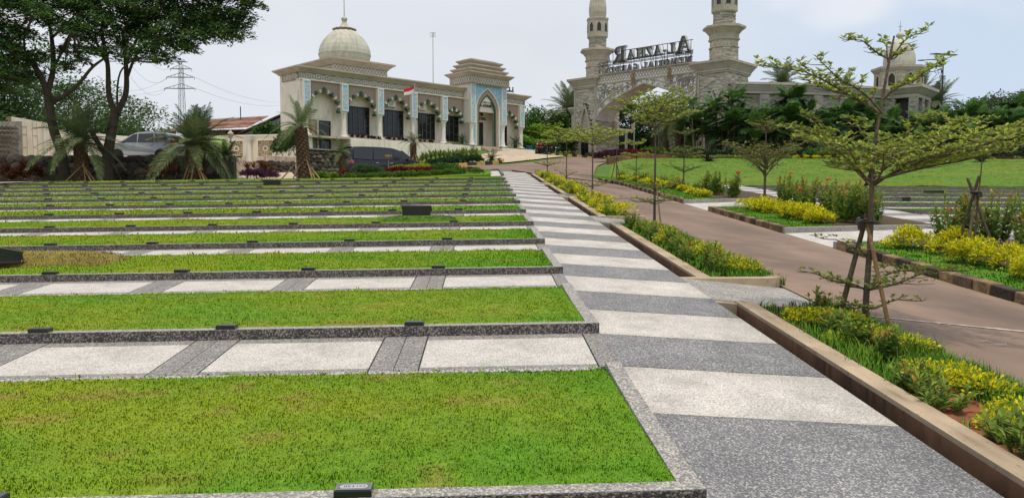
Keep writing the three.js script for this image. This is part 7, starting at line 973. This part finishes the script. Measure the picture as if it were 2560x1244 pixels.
// motorcycles
function motorcycle(label, pos, turn, paint) { const t = thing('motorcycle', label, 'motorcycle', pos, turn, 'parked motorcycles'); for (const x of [-0.66, 0.66]) { const w = sub('wheel', t, [x, 0.3, 0]); part('tyre', clean(new THREE.TorusGeometry(0.25, 0.055, 8, 20)), M.tyre, w); part('rim', merge([at(cyl(0.05, 0.05, 0.1, 8), 0, 0, -0.05, Math.PI / 2), ...Array.from({ length: 6 }, (_, k) => box(0.46, 0.018, 0.02).rotateZ(k * 0.524))]), M.rim, w); }
  part('frame', merge([bar(V(-0.66, 0.3, 0.08), V(-0.05, 0.42, 0.08), 0.03), bar(V(-0.66, 0.3, -0.08), V(-0.05, 0.42, -0.08), 0.03), bar(V(0.66, 0.3, 0.08), V(0.42, 0.92, 0.06), 0.025), bar(V(0.66, 0.3, -0.08), V(0.42, 0.92, -0.06), 0.025), bar(V(-0.05, 0.42, 0), V(0.42, 0.85, 0), 0.035), bar(V(-0.3, 0.7, 0.1), V(-0.66, 0.5, 0.12), 0.045), box(0.4, 0.3, 0.24, 0.08, 0.42, 0)]), M.iron, t);
  part('tank', at(clean(new THREE.SphereGeometry(0.24, 14, 10).scale(1.15, 0.7, 0.62)), 0.12, 0.84, 0), paint, t); part('seat', rbox(0.66, 0.12, 0.24, 0.05, -0.34, 0.82, 0), M.tyre, t); part('fairing', at(clean(new THREE.SphereGeometry(0.2, 12, 8).scale(0.9, 1.15, 0.8)), 0.5, 0.92, 0), paint, t); part('side_panel', at(clean(new THREE.SphereGeometry(0.22, 12, 8).scale(1.3, 0.8, 0.7)), 0.2, 0.56, 0), paint, t); part('tail', at(clean(new THREE.ConeGeometry(0.12, 0.46, 8)), -0.72, 0.88, 0, 0, 0, Math.PI / 2 - 0.3), paint, t); part('front_mudguard', at(clean(new THREE.TorusGeometry(0.31, 0.05, 5, 12, 1.6)), 0.66, 0.3, 0, 0, 0, 0.8), paint, t); part('handlebar', merge([bar(V(0.4, 1.0, -0.32), V(0.4, 1.0, 0.32), 0.016), bar(V(0.44, 1.02, 0.28), V(0.46, 1.2, 0.32), 0.008), bar(V(0.44, 1.02, -0.28), V(0.46, 1.2, -0.32), 0.008)]), M.iron, t); for (const z of [-0.32, 0.32]) part('mirror', at(clean(new THREE.SphereGeometry(0.055, 8, 6).scale(0.4, 1, 1)), 0.46, 1.22, z), M.steel, t); part('headlight', at(clean(new THREE.SphereGeometry(0.09, 10, 8).scale(0.5, 1, 1)), 0.66, 0.9, 0), M.lamp, t); return t; }
motorcycle('red motorcycle parked by the office apron', onG(1352, 74.5, 0.03), -2.2, new THREE.MeshPhysicalMaterial({ color: rgb(0.4, 0.03, 0.06), roughness: 0.25, clearcoat: 1 })); motorcycle('black scooter-like motorcycle parked to the right of the red one', onG(1377, 74, 0.03), -2.35, M.black);
{ const t = thing('dustbin', 'blue dustbin beside the office planter wall', 'bin', onG(1325, 73.2)), bm = std({ color: rgb(0.01, 0.15, 0.36), roughness: 0.5 }); part('body', lathe([[0.26, 0], [0.36, 0.72], [0.33, 0.72], [0.24, 0.03], [0.02, 0.03]], 18), bm, t); part('rim', clean(new THREE.TorusGeometry(0.36, 0.025, 5, 20).rotateX(Math.PI / 2).translate(0, 0.72, 0)), bm, t); }

// ---------------------------------------------------------------- kerbs in black and yellow
function kerbRun(label, pts, n) { const t = thing('painted_kerb', label, 'kerb', null, 0, null, 'structure'), c = new THREE.CatmullRomCurve3(pts); for (let k = 0; k < n; k++) { const a = c.getPoint(k / n), b = c.getPoint((k + 0.985) / n); a.y = G(a.x, -a.z) + 0.06; b.y = G(b.x, -b.z) + 0.06; part('kerb_stone', beam(a, b, 0.18, 0.26), k % 2 ? M.kerbBlack : M.kerbYellow, t); } return t; }
kerbRun('black and yellow kerb round the small lawn before the office apron', [onG(1142, 49.6), onG(1200, 52), onG(1244, 54.5), onG(1258, 56.5), onG(1248, 58.5)], 10);
kerbRun('black and yellow kerb beside the motorcycles and the gate tower', [onG(1378, 70), onG(1405, 70.5), onG(1440, 71.5), onG(1478, 73)], 9);
kerbRun('black and yellow kerb end left of the office palm', [onG(722, 42.4), onG(738, 41), onG(746, 40.3)], 3);
// ---------------------------------------------------------------- headstones on grass mounds
function headstone(label, px, py, d, w, h, dep, turn, grassy, lowY) { const p = W(px, py, d); const g = mound('grave_mound', `${grassy[0]} grass mound under the ${label.replace(' half hidden by the shrubs', '')}`, 'grave mound', V(p.x + grassy[3], p.y - grassy[1][1] + (grassy[5] ?? 0.01), p.z + grassy[4]), grassy[1], 10, 0.05, MID, null, { turn: 0 }); g.clear(); const sh = (x, s) => 0; const P = new THREE.SphereGeometry(1, 24, 10, 0, 6.2832, 0, Math.PI / 2), q = P.attributes.position; const [rx, ry, rz] = grassy[1]; for (let i = 0; i < q.count; i++) { const x = q.getX(i), y = q.getY(i), z = q.getZ(i), sq = (v) => Math.sign(v) * Math.pow(Math.abs(v), 0.55); q.setXYZ(i, sq(x) * rx * (1 - 0.12 * y), Math.pow(y, 0.6) * ry, sq(z) * rz * (1 - 0.12 * y)); } P.computeVertexNormals(); part('turf', colorize(clean(P), (x, s, o) => { o[0] = grassy[2][0]; o[1] = grassy[2][1]; o[2] = grassy[2][2]; }), M.turf, g);
  grassOn(g, tuftMid, 900, () => { const x = rr(-1, 1), z = rr(-1, 1), m = Math.max(Math.abs(x), Math.abs(z)), y = ry * Math.pow(Math.max(0, 1 - Math.pow(m, 5)), 0.4); return [x * rx * (1 - 0.1 * y / ry), y - 0.015, -z * rz]; }, (x, s, o) => { o[0] = grassy[2][0]; o[1] = grassy[2][1]; o[2] = grassy[2][2]; }, 0.7, 1.3);
  const t = thing('headstone', label, 'headstone', V(p.x, p.y, p.z), turn, 'black headstones'); const s = new THREE.Shape(); s.moveTo(-dep / 2, 0); s.lineTo(dep / 2, 0); s.lineTo(dep / 2 * 1.04, h * 0.5); s.lineTo(-dep / 2 * 1.06, h); s.closePath(); const b = new THREE.ExtrudeGeometry(s, { depth: w, bevelEnabled: true, bevelSize: 0.006, bevelThickness: 0.006, bevelSegments: 1 }); b.translate(0, 0, -w / 2); b.rotateY(Math.PI / 2); part('stone', clean(b), M.black, t); const top = beam(V(0, h * 1.02 + 0.006, dep * 0.56), V(0, h * 0.5 + 0.012, -dep * 0.56), w * 1.1, 0.025); part('cap_slab', top, M.black, t); part('foot_slab', box(w * 1.22, 0.02, dep * 1.4, 0, -0.01, 0), M.iron, t); return t; }
headstone('black slanted headstone in the middle of the grave beds', 1042, 540, 15.0, 0.53, 0.19, 0.2, 0.0, ['fresh green', [0.82, 0.25, 0.55], [0.10, 0.2, 0.02], 0.05, -0.1, 0.02]);
headstone('black slanted headstone far back on the grave beds', 679, 464, 29.2, 0.6, 0.2, 0.3, 0.35, ['dry yellowish', [0.85, 0.28, 0.6], [0.2, 0.2, 0.04], 0.1, 0.1]);
headstone('black slanted headstone at the left edge of the picture', 12, 651, 9.5, 0.34, 0.17, 0.3, -0.9, ['dry brown', [0.9, 0.3, 0.45], [0.27, 0.225, 0.06], 0.4, -0.35, 0.09]);
headstone('black slanted headstone on the upper right-hand graves', 2335, 489, 33, 0.72, 0.2, 0.3, -0.3, ['green', [0.8, 0.25, 0.5], [0.08, 0.18, 0.02], 0.1, 0.1]); headstone('black slanted headstone half hidden by the shrubs on the right-hand graves', 2252, 510, 28.5, 0.6, 0.24, 0.3, -0.5, ['dark green', [0.8, 0.25, 0.5], [0.07, 0.15, 0.02], 0.1, 0.1]);

// ---------------------------------------------------------------- poles, lamps, flag, pylon
{ const p = onG(2347, 74), t = thing('solar_street_lamp', 'black solar street lamp with scrolled bracket right of the pavilion', 'street lamp', p), H = W(2347, 136, 74).y - p.y, k = 1923 / 74; part('pole', lathe([[0.16, 0], [0.16, 0.3], [0.09, 0.4], [0.075, H * 0.6], [0.1, H * 0.61], [0.06, H * 0.63], [0.055, H - 0.2]], 12), M.iron, t); part('collar', lathe([[0.06, 0], [0.16, 0.1], [0.1, 0.3], [0.17, 0.42], [0.06, 0.6]], 12).translate(0, H - 0.95, 0), M.iron, t); part('solar_panel', at(box(2.1, 0.07, 1.1), 0, H, 0, 0.12, 0, -0.06), std({ color: rgb(0.03, 0.04, 0.07), roughness: 0.25 }), t); part('arm', tube([V(0, H - 0.75, 0), V(-0.9, H - 0.5, 0), V(-1.7, H - 0.52, 0)], 0.05, 0.04, 6), M.iron, t); part('lamp_head', at(clean(new THREE.SphereGeometry(0.5, 14, 8).scale(0.85, 0.16, 0.3)), -2.1, H - 0.55, 0, 0, 0, 0.04), std({ color: rgb(0.25, 0.26, 0.27), roughness: 0.4 }), t); part('scroll', merge([clean(new THREE.TorusGeometry(0.3, 0.03, 4, 16, 4.6).rotateZ(1.2).translate(-0.42, H - 1.1, 0)), clean(new THREE.TorusGeometry(0.2, 0.03, 4, 14, 4.6).rotateZ(-0.6).translate(-0.28, H - 1.6, 0)), clean(new THREE.TorusGeometry(0.3, 0.025, 4, 14, 2.4).rotateZ(2.0).translate(-0.5, H - 1.5, 0)), clean(new THREE.TorusGeometry(0.13, 0.025, 4, 12, 5).translate(-0.2, H - 2.1, 0)), box(0.05, 1.2, 0.05, -0.16, H - 1.9, 0)]), M.iron, t); }
{ const p = onG(1038, 47.5), top = W(1041, 211, 47.5), t = thing('flagpole', 'thin flagpole in front of the office arcade', 'flagpole', p), H = top.y - p.y; part('pole', cyl(0.03, 0.022, H, 8), M.steel, t); part('truck', clean(new THREE.SphereGeometry(0.04, 8, 6).translate(0, H, 0)), M.steel, t); const f = thing('flag', 'small red and white flag hanging from the pole before the office', 'flag', V(p.x, p.y + H - 0.05, p.z)); const cloth = (y0, y1, m, nm) => { const g = new THREE.PlaneGeometry(0.62, y0 - y1, 10, 3), q = g.attributes.position; for (let i = 0; i < q.count; i++) { const x = q.getX(i) + 0.31, y = q.getY(i) + (y0 + y1) / 2; q.setXYZ(i, -0.03 - x, y - x * 0.42 - 0.05 * Math.sin(x * 7), 0.06 * Math.sin(x * 9 + y * 2)); } g.computeVertexNormals(); part(nm, g, std({ color: m, roughness: 0.9, side: THREE.DoubleSide }), f); }; cloth(0, -0.2, rgb(0.62, 0.015, 0.035), 'red_half'); cloth(-0.2, -0.4, rgb(0.75, 0.75, 0.76), 'white_half'); }
{ const a = M.officeWorld(15.2, 4.6, -4), t = thing('aerial_mast', 'tall thin aerial mast with small grid antenna on the office roof', 'mast', a), H = W(1096, 68, 67).y - a.y; part('mast', cyl(0.045, 0.03, H, 6), M.steel, t); part('antenna', merge([box(0.5, 0.03, 0.03, 0, H, 0), box(0.5, 0.03, 0.03, 0, H - 0.36, 0), ...Array.from({ length: 6 }, (_, k) => box(0.02, 0.38, 0.02, -0.24 + k * 0.096, H - 0.18, 0))]), M.steel, t); part('bracket', bar(V(0, H - 0.5, 0), V(0.1, H - 0.1, 0.2), 0.02), M.steel, t);
  const b = M.officeWorld(12.8, 4.9, -2.5), s = thing('roof_panel', 'small dark panel lying on the office roof below the mast', 'roof panel', b, 0.6); part('panel', at(box(1.5, 0.06, 0.9), 0, 0.45, 0, 0.2), M.iron, s); for (const x of [-0.6, 0.6]) part('leg', box(0.05, 0.5, 0.05, x, 0.2, 0), M.iron, s); }
{ const p = onG(1262, 96), t = thing('utility_pole', 'utility pole with crossarm and insulators behind the office portal', 'utility pole', p), H = W(1262, 218, 96).y - p.y; part('pole', cyl(0.2, 0.15, H, 8), M.zinc, t); part('crossarm', box(2.2, 0.18, 0.14, 0, H - 0.5, 0.1), M.iron, t); for (const x of [-1.0, -0.4, 0.6, 1.0]) part('insulator', lathe([[0.05, 0], [0.1, 0.1], [0.05, 0.2], [0.1, 0.3], [0.04, 0.42]], 8).translate(x, H - 0.4, 0.1), M.iron, t); part('rod', cyl(0.05, 0.03, 2.0, 6, -0.1, H - 0.5, 0), M.iron, t);
  const w = thing('overhead_wire', 'thin overhead wires leaving the utility pole behind the office', 'wire', V(0, 0, 0)); for (const [a, b] of [[W(1268, 222, 96), W(1420, 312, 140)], [W(1256, 224, 96), W(1100, 215, 130)]]) part('wire', tube([a, a.clone().lerp(b, 0.5).add(V(0, -0.4, 0)), b], 0.025, 0.025, 4, 8), M.iron, w); }
{ const p = W(577, 392, 57.5); p.y = 3.7; const t = thing('garden_lamp', 'thin garden lamp post with lantern before the compound wall', 'lamp post', p), H = W(577, 330, 57.5).y - p.y; part('pole', cyl(0.05, 0.04, H - 0.5, 8), M.iron, t); part('lantern', lathe([[0.05, 0], [0.13, 0.08], [0.2, 0.42], [0.24, 0.44], [0.08, 0.62], [0.02, 0.72]], 6).translate(0, H - 0.55, 0), M.trim, t); }
{ const p = onG(972, 40.4), t = thing('garden_sign', 'small weathered board sign on a post beside the dark van', 'sign', p), H = W(972, 386, 40.4).y - p.y; part('post', box(0.05, H, 0.05, 0, H / 2, 0), M.stake, t); part('board', rbox(0.36, 0.1, 0.04, 0.01, 0, H - 0.08, 0.04), M.stake, t); part('board', rbox(0.22, 0.1, 0.04, 0.01, 0.02, H - 0.22, 0.04), M.stakeDark, t); }
{ // transmission tower far off, with its lines
  const d = 430, p = W(456, 330, d), t = thing('lattice_pylon', 'tall steel lattice transmission tower on the left skyline', 'pylon', V(p.x, 0, p.z)), Y = (py) => W(456, py, d).y, X = (px) => (px - 456) / FPX * d, L = [], y0 = 10, yt = Y(165), wB = 3.2, wT = 0.85, wAt = (y) => mix(wB, wT, Math.pow(clamp((y - y0) / (yt - y0)), 0.6)), r = 0.12; const N = 12; for (let k = 0; k < N; k++) { const a = mix(y0, yt, k / N), b = mix(y0, yt, (k + 1) / N), wa = wAt(a), wb = wAt(b); for (const [sx, sz] of [[1, 1], [1, -1], [-1, 1], [-1, -1]]) L.push(bar(V(sx * wa, a, sz * wa), V(sx * wb, b, sz * wb), r, 4)); for (const s of [1, -1]) { L.push(bar(V(-wa, a, s * wa), V(wb, b, s * wb), r * 0.6, 3), bar(V(wa, a, s * wa), V(-wb, b, s * wb), r * 0.6, 3), bar(V(s * wa, a, -wa), V(s * wb, b, wb), r * 0.6, 3), bar(V(-wb, b, s * wb), V(wb, b, s * wb), r * 0.6, 3)); } } part('tower', merge(L), M.pylon = std({ color: rgb(0.26, 0.27, 0.30), roughness: 0.7 }), t);
  const arm = (py, l, rgt) => { const y = Y(py), A = []; for (const e of [l, rgt]) { const x = X(e); A.push(bar(V(0, y, 0.8), V(x, y, 0), 0.2, 4), bar(V(0, y, -0.8), V(x, y, 0), 0.2, 4), bar(V(0, y + 2.6, 0), V(x, y, 0), 0.16, 4)); for (let k = 1; k < 4; k++) A.push(bar(V(x * k / 4, y, 0), V(x * (k - 0.5) / 4, y + 2.6 * (1 - (k - 0.5) / 4), 0), 0.1, 3)); A.push(bar(V(x, y, 0), V(x, y - 1.4, 0), 0.14, 4)); } part('crossarm', merge(A), M.pylon, t); }; arm(172, 430, 482); arm(193, 420, 488); arm(221, 414, 489);
  const w = thing('power_line', 'sagging power lines crossing the left sky from the lattice tower', 'power line', V(0, 0, 0)), seg = (a, b, sag) => { const P = []; for (let k = 0; k <= 12; k++) { const q = k / 12, v = a.clone().lerp(b, q); v.y -= sag * 4 * q * (1 - q); P.push(v); } part('wire', tube(P, 0.075, 0.05, 4, 24), M.pylon, w); }; seg(W(420, 192, d), W(318, 150, 330), 6); seg(W(414, 222, d), W(300, 150, 320), 8); seg(W(430, 169, d), W(340, 120, 330), 4); seg(W(488, 193, d), W(715, 255, 560), 4); seg(W(489, 221, d), W(720, 262, 560), 4); seg(W(420, 192, d), W(250, 215, 420), 5); seg(W(414, 222, d), W(250, 222, 420), 3);
}

renderer.render(scene, camera);
